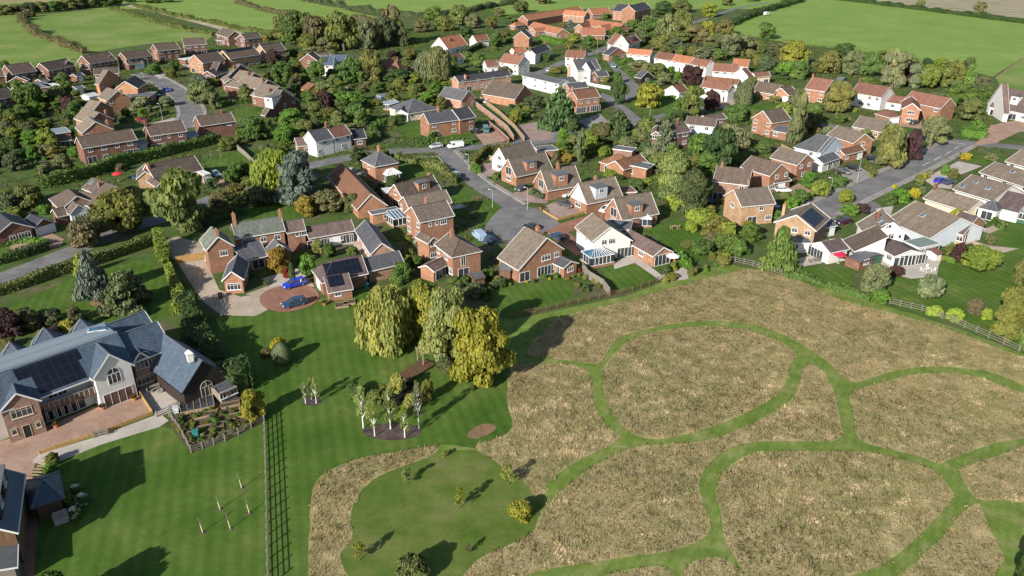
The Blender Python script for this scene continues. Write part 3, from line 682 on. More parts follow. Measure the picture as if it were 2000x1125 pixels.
def trunk_of(kind, bark, i):
    """Unit trunk: z 0..1 to the crown's top, x,y in crown radii; a tapered stem with limbs reaching into the crown."""
    key = (kind, bark, i % 3)
    if key in TRUNKS: return TRUNKS[key]
    g = random.Random(31 + i % 3 + len(kind)); m = MB()
    r = {'birch': .075, 'bare': .05, 'conifer': .09, 'column': .1}.get(kind, .085)
    pts = [(0, 0, -.04, r * 1.25), (g.uniform(-.03, .03), g.uniform(-.03, .03), .22, r), (g.uniform(-.06, .06), g.uniform(-.06, .06), .5, r * .7), (g.uniform(-.08, .08), g.uniform(-.08, .08), .88, r * .2)]
    for a, b in zip(pts, pts[1:]): m.tube(a[:3], b[:3], a[3], b[3], 7, 0, False)
    if kind not in ('conifer', 'column', 'topiary'):
        nb = 16 if kind in ('birch', 'bare') else 9
        for k in range(nb):
            z = g.uniform(.2, .75); th = k * 2.4 + g.uniform(-.5, .5); L = g.uniform(.4, .75) * (1.1 - z * .6)
            p = Vector((0, 0, z)); q = p + Vector((math.cos(th) * L * .55, math.sin(th) * L * .55, .08)); e = q + Vector((math.cos(th + .3) * L * .5, math.sin(th + .3) * L * .5, .10))
            rr = r * .42 * (1.1 - z)
            m.tube(p, q, rr, rr * .6, 5, 0, False); m.tube(q, e, rr * .6, rr * .15, 4, 0, False)
    TRUNKS[key] = m.mesh('trunk', MATS[bark])
    return TRUNKS[key]
def scale_at(y): return (y - (CY - F * math.tan(TH))) * math.cos(TH) / HC      # photo pixels per metre at ground row y
PAL = dict(dg=(0.057, 0.098, 0.031), mg=(0.090, 0.152, 0.037), ol=(0.136, 0.163, 0.051), yo=(0.200, 0.215, 0.036), wl=(0.270, 0.295, 0.085), rb=(0.147, 0.155, 0.042), pu=(0.063, 0.035, 0.035), bl=(0.101, 0.140, 0.103), li=(0.200, 0.245, 0.075), au=(0.253, 0.188, 0.037), gr=(0.155, 0.181, 0.088), ye=(0.360, 0.310, 0.030), br=(0.144, 0.135, 0.066), bg=(0.103, 0.206, 0.031), rd=(0.207, 0.037, 0.024), go=(0.225, 0.210, 0.034), gb=(0.086, 0.115, 0.055), sv=(0.550, 0.570, 0.550), lm=(0.236, 0.300, 0.050), yg=(0.172, 0.222, 0.040))
WORD = dict(dg='dark green', mg='leafy green', ol='olive green', yo='yellow-green', wl='pale yellow-green', rb='russet', pu='dark purple', bl='blue-grey', li='light green', au='orange', gr='grey-green', ye='bright yellow', br='brownish', bg='bright green', rd='red', go='golden yellow', gb='dull grey-green', sv='silvery', lm='lime green', yg='yellowish green')
PLANTS = []
ti = [0]
def plant_at(kind, X, Y, r, h, col, label=None, name=None, group=None, bark=None, spread=True):
    i = ti[0]; ti[0] += 1
    base = PAL[col]; j = random.Random(i * 7 + 3); k = j.uniform(.85, 1.18)
    c = (base[0] * k * j.uniform(.92, 1.1), base[1] * k, base[2] * k * j.uniform(.85, 1.15))
    small = h < 2.6 and kind in ('round', 'tall', 'conifer', 'column')
    name = name or (('garden_shrub' if h < 1.25 else 'conifer_bush' if kind in ('conifer', 'column') else 'tall_bush' if kind == 'tall' else 'bush') if small else 'small_tree' if kind in ('round', 'tall') and h < 4.6 else {'conifer': 'conifer_tree', 'column': 'conifer_tree', 'cedar': 'cedar_tree', 'willow': 'willow_tree', 'birch': 'birch_tree', 'bare': 'young_tree', 'topiary': 'topiary'}.get(kind, 'tree'))
    rz = j.uniform(0, 6.28)
    if small:
        o = put(name, crown_of(kind, i), None, (X, Y, -.05 * h), rz, (r, r * j.uniform(.85, 1.15), h * 1.02), c)
        root = o
    else:
        root = empty(name, (X, Y, 0), rz)
        z0 = {'round': .03, 'big': .03, 'tall': .02, 'willow': .02, 'birch': .05, 'bare': .1, 'cedar': .03}.get(kind, 0.0)
        sx, sy = r * j.uniform(.93, 1.07), r * j.uniform(.93, 1.07)
        put('crown', crown_of(kind, i), root, (0, 0, z0 * h), 0, (sx, sy, h * (1 - z0)), c)
        put('trunk', trunk_of(kind, bark or ('bark_birch' if kind == 'birch' else 'bark'), i), root, (0, 0, 0), 0, (max(r, h * .16), max(r, h * .16), h))
    tag(root, label, 'shrub' if small else 'topiary' if kind == 'topiary' else 'tree', group)
    PLANTS.append((root, kind, col, r, h, label))
    return root
def T(kind, x, yt, yb, w, col, label=None, **k):
    """A tree or bush measured on the photo: centre x, top row, bottom row of its outline, outline width."""
    zc = 1.0
    for _ in range(3):
        r = w / 2 / scale_at(yb)
        P = at(x, yb - (w * .10 if kind not in ('birch', 'bare') else 0)); D = math.hypot(P.x, P.y)
        back = 0.0 if k.get('stem') or kind in ('birch', 'bare') else r * .55
        Q = P * ((D + back) / D)
    s = sight(x, yt); h = HC + s.z * (Q.y / s.y)
    k.pop('stem', 0)
    return plant_at(kind, Q.x, Q.y, r, max(h, .5), col, label, **k)
HEDGES = []
def hedge(px, h, w, col, label, z0=0.0, name='hedge', wild=0.0, cat='hedge'):
    """A hedge along a photo polyline (its foot): a clipped solid core with leaf clumps all over its faces."""
    raw = cr(pix(px), False, 4); V, Nn = [], []; pts = [raw[0]]
    for p in raw[1:]:
        a_ = np.array(pts[-1]); d_ = np.array(p) - a_; n_ = max(1, int(np.linalg.norm(d_) / (2.2 if wild > .12 else 5)))
        pts += [tuple(a_ + d_ * (i + 1) / n_) for i in range(n_)]
    k = PAL[col]; m = MB()
    L, Rr = ribbon(pts, w * .8)
    g = np.random.default_rng(len(HEDGES) + 5)
    wob = np.convolve(g.normal(size=len(pts) + 2), [.5, .7, .5], 'valid'); hh = [h * max(.35, 1 + wild * .75 * q) for q in wob]; ww = [max(.45, 1 + wild * q) for q in np.convolve(g.normal(size=len(pts) + 2), [.5, .7, .5], 'valid')]
    if wild > .12:
        cc = np.array(pts); LL, RR = np.array(L), np.array(Rr); f_ = np.array(ww)[:, None] * .8; L, Rr = [tuple(q) for q in cc + (LL - cc) * f_], [tuple(q) for q in cc + (RR - cc) * f_]
    for i in range(len(pts) - 1):
        a, b, c, d = [np.array(q) for q in (Rr[i], Rr[i + 1], L[i + 1], L[i])]
        if i == 0: a, d = a + (b - a) * .3, d + (c - d) * .3
        if i == len(pts) - 2: b, c = b + (a - b) * .3, c + (d - c) * .3
        p = [(*a, -.1), (*b, -.1), (*c, -.1), (*d, -.1)] + [(*q, hh[j] * .86) for q, j in ((a, i), (b, i + 1), (c, i + 1), (d, i))]
        m.hexa(p, 0, 'tfk' + ('l' if i == 0 else '') + ('r' if i == len(pts) - 2 else ''))
    dens = 11.0 if pts[0][1] < 190 else 5.0
    tin = []
    for i in range(len(pts) - 1):
        a, b = np.array(pts[i]), np.array(pts[i + 1]); seg = np.linalg.norm(b - a); dr = (b - a) / (seg + 1e-6); nr = np.array([-dr[1], dr[0]])
        n = int(seg * (2 * h + w) * dens); t = g.random(n); s = g.random(n) * (2 * h + w)
        off = np.where(s < h, -w / 2, np.where(s < 2 * h, w / 2, (s - 2 * h) - w / 2)); z = np.where(s < h, s, np.where(s < 2 * h, s - h, h))
        z = z * (hh[i] * (1 - t) + hh[i + 1] * t) / h
        P = a[None] + np.outer(t * seg, dr) + np.outer(off * (ww[i] * (1 - t) + ww[i + 1] * t) * (1 + wild * g.normal(0, .25, n)), nr)
        V.append(np.column_stack([P, z + g.normal(0, .05 + .12 * wild, n)]))
        N = np.zeros((n, 3)); N[:, :2] = np.outer(np.where(s < h, -1, np.where(s < 2 * h, 1, 0)), nr); N[:, 2] = np.where(s >= 2 * h, 1, .15)
        Nn.append(N + g.normal(0, .45, (n, 3)))
        tin.append(.5 + g.normal(0, .15, n) + (g.normal(0, .12)))
    V, Nn = np.concatenate(V), np.concatenate(Nn)
    lm = quads(name, V, Nn, (0.24 if dens > 6 else .32) * g.uniform(.7, 1.3, len(V)), np.concatenate(tin), 'leaf')
    core = m.mesh('core', MATS['leaf'])
    a = core.attributes.new('tint', 'FLOAT_COLOR', 'FACE'); a.data.foreach_set('color', np.tile(np.array([.35, .35, .35, 1], np.float32), len(core.polygons)))
    import bmesh
    bm = bmesh.new(); bm.from_mesh(lm); bm.from_mesh(core)
    out = bpy.data.meshes.new(name); bm.to_mesh(out); bm.free(); out.materials.append(MATS['leaf'])
    o = put(name, out, color=k); tag(o, label, cat); HEDGES.append(o)
    ROADS.append((np.array(pts), w / 2 + .3))
    return o
# ------------------------------------------------------------------ long meadow grass
def inside(P, poly):
    x, y = P[:, 0], P[:, 1]; r = np.zeros(len(P), bool); n = len(poly)
    for i in range(n):
        (x0, y0), (x1, y1) = poly[i], poly[(i + 1) % n]
        if y0 == y1: continue
        c = ((y0 > y) != (y1 > y)) & (x < (x1 - x0) * (y - y0) / (y1 - y0) + x0); r ^= c
    return r
def vnoise(P, s, seed):
    g = np.random.default_rng(seed); T_ = g.random((64, 64)); q = P / s + 500
    i = np.floor(q).astype(int); f = q - i; f = f * f * (3 - 2 * f)
    a = T_[i[:, 0] % 64, i[:, 1] % 64]; b = T_[(i[:, 0] + 1) % 64, i[:, 1] % 64]; c = T_[i[:, 0] % 64, (i[:, 1] + 1) % 64]; d = T_[(i[:, 0] + 1) % 64, (i[:, 1] + 1) % 64]
    return (a * (1 - f[:, 0]) + b * f[:, 0]) * (1 - f[:, 1]) + (c * (1 - f[:, 0]) + d * f[:, 0]) * f[:, 1]
def grass_mat():
    t = NT('dry_grass', 0.9, 0.1)
    a = t.n.new('ShaderNodeAttribute'); a.attribute_name = 'tint'
    tr = t.n.new('ShaderNodeBsdfTranslucent'); t.link(a.outputs['Color'], tr.inputs['Color'])
    ms = t.n.new('ShaderNodeMixShader'); ms.inputs[0].default_value = .5
    t.color(a.outputs['Color']); t.link(t.b.outputs[0], ms.inputs[1]); t.link(tr.outputs[0], ms.inputs[2]); t.link(ms.outputs[0], t.n['Material Output'].inputs[0])
    MATS['dry_grass'] = t.m
grass_mat()
def meadow(px, label, dens=31, smooth=4):
    poly = cr(pix(px), True, smooth); A = np.array(poly)
    sheet('meadow_ground', poly, .012, 'meadow_soil')
    lo, hi = A.min(0), A.max(0); lo[1] = max(lo[1], 55); lo[0] = max(lo[0], -60); hi[0] = min(hi[0], 130)
    area = np.prod(hi - lo); n = int(area * dens); g = np.random.default_rng(int(abs(A[0, 0]) * 100) + 3)
    P = g.random((n, 2)) * (hi - lo) + lo; jit = np.column_stack([vnoise(P, .9, 21) - .5, vnoise(P, .9, 22) - .5]) * 1.1 + g.normal(0, .12, (n, 2)); P = P[inside(P + jit, poly)]; n = len(P)
    big = vnoise(P, 9, 1) * .6 + vnoise(P, 3.1, 2) * .4; med = vnoise(P, 1.3, 3); fine_ = vnoise(P, .55, 4)
    keep = g.random(n) < np.clip(.45 + 1.1 * fine_, 0, 1); P, big, med, fine_ = P[keep], big[keep], med[keep], fine_[keep]; n = len(P)
    hgt = (.12 + .12 * big + .22 * med * fine_) * g.uniform(.6, 1.25, n)
    th = 6.283 * (vnoise(P, 7, 5) * .5 + vnoise(P, .6, 6) * .45) + g.normal(0, .9, n)
    lean = g.uniform(.5, 1.7, n) * hgt
    wd = g.uniform(.022, .05, n)
    d = np.column_stack([np.cos(th), np.sin(th)]); s = np.column_stack([-d[:, 1], d[:, 0]])
    V = np.empty((n, 4, 3), np.float32)
    V[:, 0, :2] = P - s * wd[:, None]; V[:, 0, 2] = 0
    V[:, 1, :2] = P + s * wd[:, None]; V[:, 1, 2] = 0
    V[:, 2, :2] = P + d * (lean * .45)[:, None] + s * (wd * 1.1)[:, None]; V[:, 2, 2] = hgt * .68
    V[:, 3, :2] = P + d * lean[:, None] - s * (wd * .3)[:, None]; V[:, 3, 2] = hgt
    tanc, straw, grn, rus = np.array([.51, .385, .215]), np.array([.68, .54, .345]), np.array([.195, .215, .075]), np.array([.38, .28, .125])
    gbias = .46 if 'oval' in label else .36 if 'triangle' in label or 'island' in label else .27
    m1 = np.clip((vnoise(P, 7, 7) * .35 + vnoise(P, 1.1, 8) * .4 + vnoise(P, .45, 13) * .35 - .55 + gbias + (vnoise(P, 15, 31) - .5) * .35) * 2.2 + g.normal(0, .30, n), 0, 1)[:, None]
    m2 = np.clip((vnoise(P, 1.9, 10) * .6 + vnoise(P, .8, 14) * .4 - .575) * 4.5 + g.normal(0, .2, n), 0, 1)[:, None]
    m3 = np.clip((vnoise(P, 5, 12) - .66) * 4 + g.normal(0, .15, n), 0, 1)[:, None] * .5
    c = tanc * (1 - m1 * .8) + grn * m1 * .8; c = c * (1 - m3) + rus * m3; c = c * (1 - m2) + straw * m2
    c *= g.uniform(.84, 1.14, (n, 1))
    me = raw_mesh('meadow_grass', V.reshape(-1, 3), 4, None, 'dry_grass')
    a = me.attributes.new('tint', 'FLOAT_COLOR', 'FACE'); q = np.ones((n, 4), np.float32); q[:, :3] = c; a.data.foreach_set('color', q.ravel())
    o = put('meadow_grass', me); tag(o, label, 'long grass', 'patches of long dry meadow grass', 'stuff')
    return n
# ------------------------------------------------------------------ vehicles
def loft(mb, secs, m=0, cap=True):
    for a, b in zip(secs, secs[1:]):
        n = len(a)
        for i in range(n): mb.face([a[i], a[(i + 1) % n], b[(i + 1) % n], b[i]], m)
    if cap: mb.face(secs[0][::-1], m); mb.face(secs[-1], m)
def car_meshes(kind):
    """Body, glasshouse, wheels and lamps of one vehicle type; nose towards +x, wheels on z = 0."""
    if kind == 'van': L, Wd, Ht = 5.0, 1.95, 1.95; prof = [(-2.5, .4, 1.86), (-2.46, .32, 1.93), (.9, .3, 1.95), (1.35, .3, 1.75), (1.85, .3, 1.15), (2.4, .32, .95), (2.5, .4, .7)]
    elif kind == 'estate': L, Wd, Ht = 4.7, 1.85, 1.5; prof = [(-2.35, .45, .85), (-2.28, .3, .98), (-1.0, .27, 1.0), (.5, .27, .98), (1.2, .28, .93), (2.1, .3, .78), (2.33, .4, .6)]
    elif kind == 'caravan': L, Wd, Ht = 5.4, 2.2, 2.5; prof = [(-2.7, .7, 2.0), (-2.5, .5, 2.4), (0, .45, 2.5), (2.2, .5, 2.35), (2.7, .7, 1.5)]
    else: L, Wd, Ht = 4.1, 1.76, 1.48; prof = [(-2.05, .45, .85), (-1.98, .3, .97), (-.9, .27, 1.0), (.45, .27, .97), (1.1, .28, .92), (1.85, .3, .76), (2.03, .4, .58)]
    w = Wd / 2
    b = MB(); secs = []
    for x, z0, z1 in prof:
        e = .88 if abs(x) > L * .46 else 1.0
        secs.append([(x, -w * e, z0 + .08), (x, -w * e, z1 * .62 + z0 * .3), (x, -w * e * .93, z1), (x, w * e * .93, z1), (x, w * e, z1 * .62 + z0 * .3), (x, w * e, z0 + .08), (x, w * e * .9, z0), (x, -w * e * .9, z0)])
    loft(b, secs)
    g, rf = MB(), MB()
    if kind in ('hatch', 'estate'):
        x0, x1, x2, x3 = (-2.2, -1.95, .15, 1.15) if kind == 'estate' else (-1.9, -1.45, .1, 1.05)
        zb = .97
        lo = [(x0, -w * .9, zb), (x3, -w * .88, zb - .04), (x3, w * .88, zb - .04), (x0, w * .9, zb)]
        hi = [(x1, -w * .72, Ht - .05), (x2, -w * .72, Ht - .03), (x2, w * .72, Ht - .03), (x1, w * .72, Ht - .05)]
        g.hexa(lo + hi)
        rf.hexa([(x + (0.02 if x < 0 else -.0), y * 1.03, z - .02) for x, y, z in hi] + [(x, y * .97, z + .06) for x, y, z in hi])
        for sx in (-1, 1):
            y = sx * w * .9
            for k in (.34, .66):
                p = Vector(lo[0]).lerp(Vector(lo[1]), k); q = Vector(hi[0]).lerp(Vector(hi[1]), k)
                rf.bar((p.x, y * 1.005, p.z), (q.x, sx * w * .73, q.z), .06, .05)
            rf.bar((x3, y, zb - .02), (x2, sx * w * .73, Ht - .02), .07, .06); rf.bar((x0, y, zb), (x1, sx * w * .73, Ht - .04), .08, .07)
        rf.box((.75, w * .98, 1.0), (.16, .2, .12)); rf.box((.75, -w * .98, 1.0), (.16, .2, .12))
    elif kind == 'van':
        g.face([(1.40, -.78, 1.70), (1.40, .78, 1.70), (1.83, .84, 1.2), (1.83, -.84, 1.2)][::-1])
        g.v = [(x + .03, y, z + .03) for x, y, z in g.v]
        for s in (-1, 1): g.face([(.45, s * (w + .012), 1.2), (1.55, s * (w + .012), 1.2), (1.28, s * (w * .96), 1.72), (.45, s * (w * .96), 1.72)])
        rf.box((1.4, w * 1.05, 1.2), (.14, .16, .25)); rf.box((1.4, -w * 1.05, 1.2), (.14, .16, .25))
    else:
        for s in (-1, 1):
            for xx in (-1.6, .4): g.face([(xx, s * (w + .01), 1.35), (xx + 1.1, s * (w + .01), 1.35), (xx + 1.1, s * (w * .99), 1.95), (xx, s * (w * .99), 1.95)])
        rf.box((3.1, 0, .5), (1.0, .1, .1))
    wh = []
    for sx in ((-.62, .62) if kind != 'caravan' else (0,)):
        for sy in (-1, 1):
            t, r = MB(), MB(); x, y = sx * L / 2, sy * (w - .12)
            t.tube((x, y - .11, .32), (x, y + .11, .32), .32, .32, 14); r.tube((x, y + sy * .10, .32), (x, y + sy * .125, .32), .20, .19, 10)
            wh.append((t.mesh('wheel', MATS['tyre']), r.mesh('rim', MATS['alloy'])))
    lamps = []
    for sy in (-1, 1):
        h = MB(); h.box((L / 2 - .13, sy * w * .68, .68), (.2, .34, .14)); lamps.append(('headlight', h.mesh('headlight', MATS['lamp_clear'])))
        t = MB(); t.box((-L / 2 + .05, sy * w * .74, .85 if kind != 'van' else 1.0), (.16, .2, .22)); lamps.append(('tail_light', t.mesh('tail_light', MATS['lamp_red'])))
    if kind == 'caravan': lamps = [l for l in lamps if l[0] == 'tail_light']
    return b.mesh('body', MATS['car_paint']), g.mesh('windows', MATS['pane']), rf.mesh('roof', MATS['car_paint']), wh, lamps
CM = {}
def car(kind, x0, y0, x1, y1, col, label, name='parked_car', cat='car', group='cars parked about the village', z=.04):
    """Parked vehicle from tail pixel (x0,y0) to nose pixel (x1,y1) on the ground."""
    if kind not in CM: CM[kind] = car_meshes(kind)
    bm_, gm, rm, wh, lamps = CM[kind]
    a, b = at(x0, y0), at(x1, y1); d = b - a; c = (a + b) / 2
    root = empty(name, (c.x, c.y, z), math.atan2(d.y, d.x)); tag(root, label, cat, group)
    put('body', bm_, root, color=col); put('windows', gm, root); put('roof', rm, root, color=col)
    for t, r in wh: put('rim', r, put('wheel', t, root))
    for n, m in lamps: put(n, m, root)
    FOOT.append([tuple((c + Matrix.Rotation(math.atan2(d.y, d.x), 3, 'Z') @ Vector((sx * 2.6, sy * 1.2, 0))).to_2d()) for sx, sy in ((-1, -1), (1, -1), (1, 1), (-1, 1))])
    return root
# ------------------------------------------------------------------ fences, walls, poles
def rail_fence(px, label, mat='timber_pale', h=1.2, rails=3, step=2.4, name='post_and_rail_fence', group=None, post=.13):
    c = pix(px); P = []
    for a, b in zip(c, c[1:]):
        L = math.hypot(b[0] - a[0], b[1] - a[1]); n = max(1, round(L / step))
        P += [(a[0] + (b[0] - a[0]) * i / n, a[1] + (b[1] - a[1]) * i / n) for i in range(n)]
    P.append(c[-1])
    root = empty(name, (*P[0], 0)); tag(root, label, 'fence', group)
    o = Vector((*P[0], 0)); rm = MB()
    pm = MB(); pm.box((0, 0, h / 2 - .1), (post, post, h + .3)); pm.box((0, 0, h + .08), (post + .03, post + .03, .05)); me = pm.mesh('post', MATS[mat])
    many = len(P) > 100
    for i, p in enumerate(P):
        put('post', me, root, (p[0] - o.x, p[1] - o.y, 0))
        if i + 1 < len(P):
            for k in range(rails):
                z = h * (k + 1) / rails - .12
                rm.bar(Vector((*p, z)) - o, Vector((*P[i + 1], z)) - o, .045, .085)
    rm.build('rails', MATS[mat], root)
    return root
def board_fence(px, label, mat='timber_pale', h=1.8, name='board_fence', th=.06, cat='fence', posts=True, cap=None):
    c = pix(px); o = Vector((*c[0], 0)); m, q = MB(), MB()
    root = empty(name, o) if posts else None; pme = None
    for a, b in zip(c, c[1:]):
        a3, b3 = Vector((*a, 0)) - o, Vector((*b, 0)) - o
        m.bar(a3 + Vector((0, 0, h / 2 - .05)), b3 + Vector((0, 0, h / 2 - .05)), th, h + .1)
        if cap: q.bar(a3 + Vector((0, 0, h + .05)), b3 + Vector((0, 0, h + .05)), th + .1, .1)
        n = max(1, round((b3 - a3).length / 1.9))
        if posts:
            for i in range(n + (1 if b == c[-1] else 0)):
                p = a3.lerp(b3, i / n)
                if pme is None: q.box((0, 0, h / 2), (.12, .12, h + .16)); pme = q.mesh('post', MATS[mat])
                put('post', pme, root, p)
    if root:
        m.build('panels', MATS[mat], root); tag(root, label, cat)
    else:
        root = m.build(name, MATS[mat], None, loc=o)
        if cap: q.build('coping', MATS[cap], root)
        tag(root, label, cat)
    return root
def wall_run(px, label, mat='brick_red', h=1.5, th=.24): return board_fence(px, label, mat, h, 'garden_wall', th, 'wall', False, 'kerb')
def street_lamp(x, yb, yt, label):
    p = at(x, yb); s = sight(x, yt); h = min(max(HC + s.z * p.y / s.y, 4.5), 8)
    root = empty('street_lamp', p); tag(root, label, 'street lamp', 'street lamps along the village roads')
    m = MB(); m.tube((0, 0, -.2), (0, 0, 1.2), .09, .085, 8); m.tube((0, 0, 1.2), (0, 0, h), .06, .045, 8); m.build('pole', MATS['galvanised'], root)
    m = MB(); m.bar((0, 0, h - .02), (-.6, .2, h + .1), .06, .06); m.build('arm', MATS['galvanised'], root)
    m = MB(); m.box((-.75, .25, h + .1), (.55, .22, .12), 0, -.3); m.build('lantern', MATS['flat_white'], root)
def telegraph_pole(x, yb, yt, label):
    p = at(x, yb); s = sight(x, yt); h = min(max(HC + s.z * p.y / s.y, 6), 10)
    root = empty('telegraph_pole', p); tag(root, label, 'telegraph pole')
    m = MB(); m.tube((0, 0, -.3), (0, 0, h), .16, .11, 8); m.build('pole', MATS['pole_wood'], root)
    m = MB(); m.box((0, 0, h - .4), (1.3, .1, .1)); m.build('crossarm', MATS['pole_wood'], root)
def small(name, label, cat, x, y, build, rz=0.0, color=None, group=None):
    """A small garden thing standing on the ground at a photo point; build(parent) adds its parts."""
    root = empty(name, at(x, y), rz); tag(root, label, cat, group); build(root); return root
def slats(mb, x0, x1, y0, y1, z, n, th=.03):
    for i in range(n):
        a = y0 + (y1 - y0) * i / n; b = y0 + (y1 - y0) * (i + .8) / n
        mb.box(((x0 + x1) / 2, (a + b) / 2, z), (x1 - x0, b - a, th))
def bench(root, mat='timber_grey', L=1.6):
    m = MB(); slats(m, -L / 2, L / 2, -.25, .22, .44, 5); m.build('seat', MATS[mat], root)
    m = MB()
    for i in range(4): m.box((0, .27 + i * .02, .56 + i * .12), (L, .03, .09))
    m.build('backrest', MATS[mat], root)
    for sx in (-1, 1):
        for sy, hh in ((-.22, .62), (.26, .92)):
            m = MB(); m.box((sx * (L / 2 - .06), sy, hh / 2), (.07, .07, hh)); m.build('leg', MATS[mat], root)
        m = MB(); m.box((sx * (L / 2 - .06), 0, .64), (.08, .56, .04)); m.build('arm', MATS[mat], root)
def table_set(root, mat='timber_grey'):
    m = MB(); slats(m, -.75, .75, -.45, .45, .73, 6); m.build('table_top', MATS[mat], root)
    for sx in (-1, 1):
        for sy in (-1, 1):
            m = MB(); m.box((sx * .62, sy * .34, .36), (.08, .08, .7)); m.build('leg', MATS[mat], root)
def chair(root, mat='timber_grey'):
    m = MB(); m.box((0, 0, .44), (.5, .5, .05)); m.build('seat', MATS[mat], root)
    m = MB(); m.box((0, .25, .72), (.5, .05, .5)); m.build('backrest', MATS[mat], root)
    for sx in (-1, 1):
        for sy in (-1, 1):
            m = MB(); m.box((sx * .21, sy * .21, .21), (.05, .05, .42)); m.build('leg', MATS[mat], root)
def shed(short, px, h, wall, roof, name='garden_shed', p=22, typ='E', win=None, cat='shed', **k):
    b = (E if typ == 'E' else G)(*px, h=h, p=p, win=win if win is not None else {}, ox=.12, oy=.1, trim=k.pop('trim', 'brown_trim'), **k)
    return house(short, wall, roof, [b], None, cat, name)
def greenhouse(short, px, d, h=1.9):
    A, B = at(*px[0]), at(*px[1]); u = (B - A); L = u.length; c = (A + B) / 2
    root = empty('greenhouse', (c.x, c.y, 0), math.atan2(u.y, u.x)); tag(root, short, 'greenhouse')
    fr, gl = MB(), MB(); x, Z = L / 2, Vector((0, 0, 1)); q = [Vector((-x, 0, 0)), Vector((x, 0, 0)), Vector((x, d, 0)), Vector((-x, d, 0))]; r0, r1 = Vector((-x, d / 2, h + .7)), Vector((x, d / 2, h + .7))
    for i in range(4):
        a, b = q[i], q[(i + 1) % 4]; gl.face([a, b, b + Z * h, a + Z * h]); fr.bar(a + Z * h, b + Z * h, .07, .07); fr.bar(a + Z * .05, b + Z * .05, .1, .1)
        n = max(1, int((b - a).length / .7))
        for j in range(n + 1): fr.bar(a.lerp(b, j / n), a.lerp(b, j / n) + Z * h, .05, .05)
    T_ = [p + Z * h for p in q]
    gl.face([T_[0], T_[1], r1, r0]); gl.face([T_[2], T_[3], r0, r1]); gl.face([T_[1], T_[2], r1]); gl.face([T_[3], T_[0], r0]); fr.bar(r0, r1, .08, .08)
    for j in range(int(L / .7) + 1):
        t = j / max(1, int(L / .7)); fr.bar(T_[0].lerp(T_[1], t), r0.lerp(r1, t), .05, .05); fr.bar(T_[3].lerp(T_[2], t), r0.lerp(r1, t), .05, .05)
    fr.build('frame', MATS['white_trim'], root); gl.build('glazing', MATS['pane_blue'], root)
    FOOT.append([tuple((c + Matrix.Rotation(math.atan2(u.y, u.x), 3, 'Z') @ p).to_2d()) for p in q])
def trampoline(root):
    m = MB(); m.tube((0, 0, .72), (0, 0, .76), 1.25, 1.25, 20); m.build('bed', MATS['black_trim'], root)
    m = MB(); n = 20
    for i in range(n):
        a, b = 6.2832 * i / n, 6.2832 * (i + 1) / n
        m.hexa([(math.cos(t) * r, math.sin(t) * r, z) for z in (.74, .84) for t, r in ((a, 1.2), (a, 1.55), (b, 1.55), (b, 1.2))])
    o = m.build('pad', MATS['thing_paint'], root, color=(.03, .12, .32))
    for i in range(6):
        m = MB(); t = 6.2832 * i / 6; m.tube((math.cos(t) * 1.45, math.sin(t) * 1.45, 0), (math.cos(t) * 1.45, math.sin(t) * 1.45, .8), .04, .04, 6); m.build('leg', MATS['galvanised'], root)
def parasol(root, col=(.75, .73, .68)):
    m = MB(); m.tube((0, 0, 0), (0, 0, 2.5), .03, .03, 6); m.build('pole', MATS['timber_brown'], root)
    m = MB(); n = 8
    for i in range(n):
        a, b = 6.2832 * i / n, 6.2832 * (i + 1) / n
        m.face([(math.cos(a) * 1.4, math.sin(a) * 1.4, 2.05), (math.cos(b) * 1.4, math.sin(b) * 1.4, 2.05), (0, 0, 2.6)]); m.face([(math.cos(a) * 1.4, math.sin(a) * 1.4, 2.05), (math.cos(b) * 1.4, math.sin(b) * 1.4, 2.05), (math.cos(b) * 1.4, math.sin(b) * 1.4, 1.9), (math.cos(a) * 1.4, math.sin(a) * 1.4, 1.9)])
    m.build('canopy', MATS['thing_paint'], root, color=col)
    m = MB(); m.tube((0, 0, 0), (0, 0, .1), .3, .28, 10); m.build('base', MATS['kerb'], root)
# ------------------------------------------------------------------ houses (measured photo points; A-B eaves, then a ridge point)
RED, ORA, WARM, BRN, PNK, BUF, WHI, BLU, CRM, GRY = 'brick_red', 'brick_orange', 'brick_warm', 'brick_brown', 'brick_pink', 'brick_buff', 'render_white', 'render_blue', 'render_cream', 'render_grey'
TB, TT, TR, TO, TS, TG, TV, TP, TU, TD = 'roof_brown', 'roof_tan', 'roof_red', 'roof_orange', 'roof_slate', 'roof_bluegrey', 'roof_green_slate', 'roof_purple', 'roof_russet', 'roof_dark'
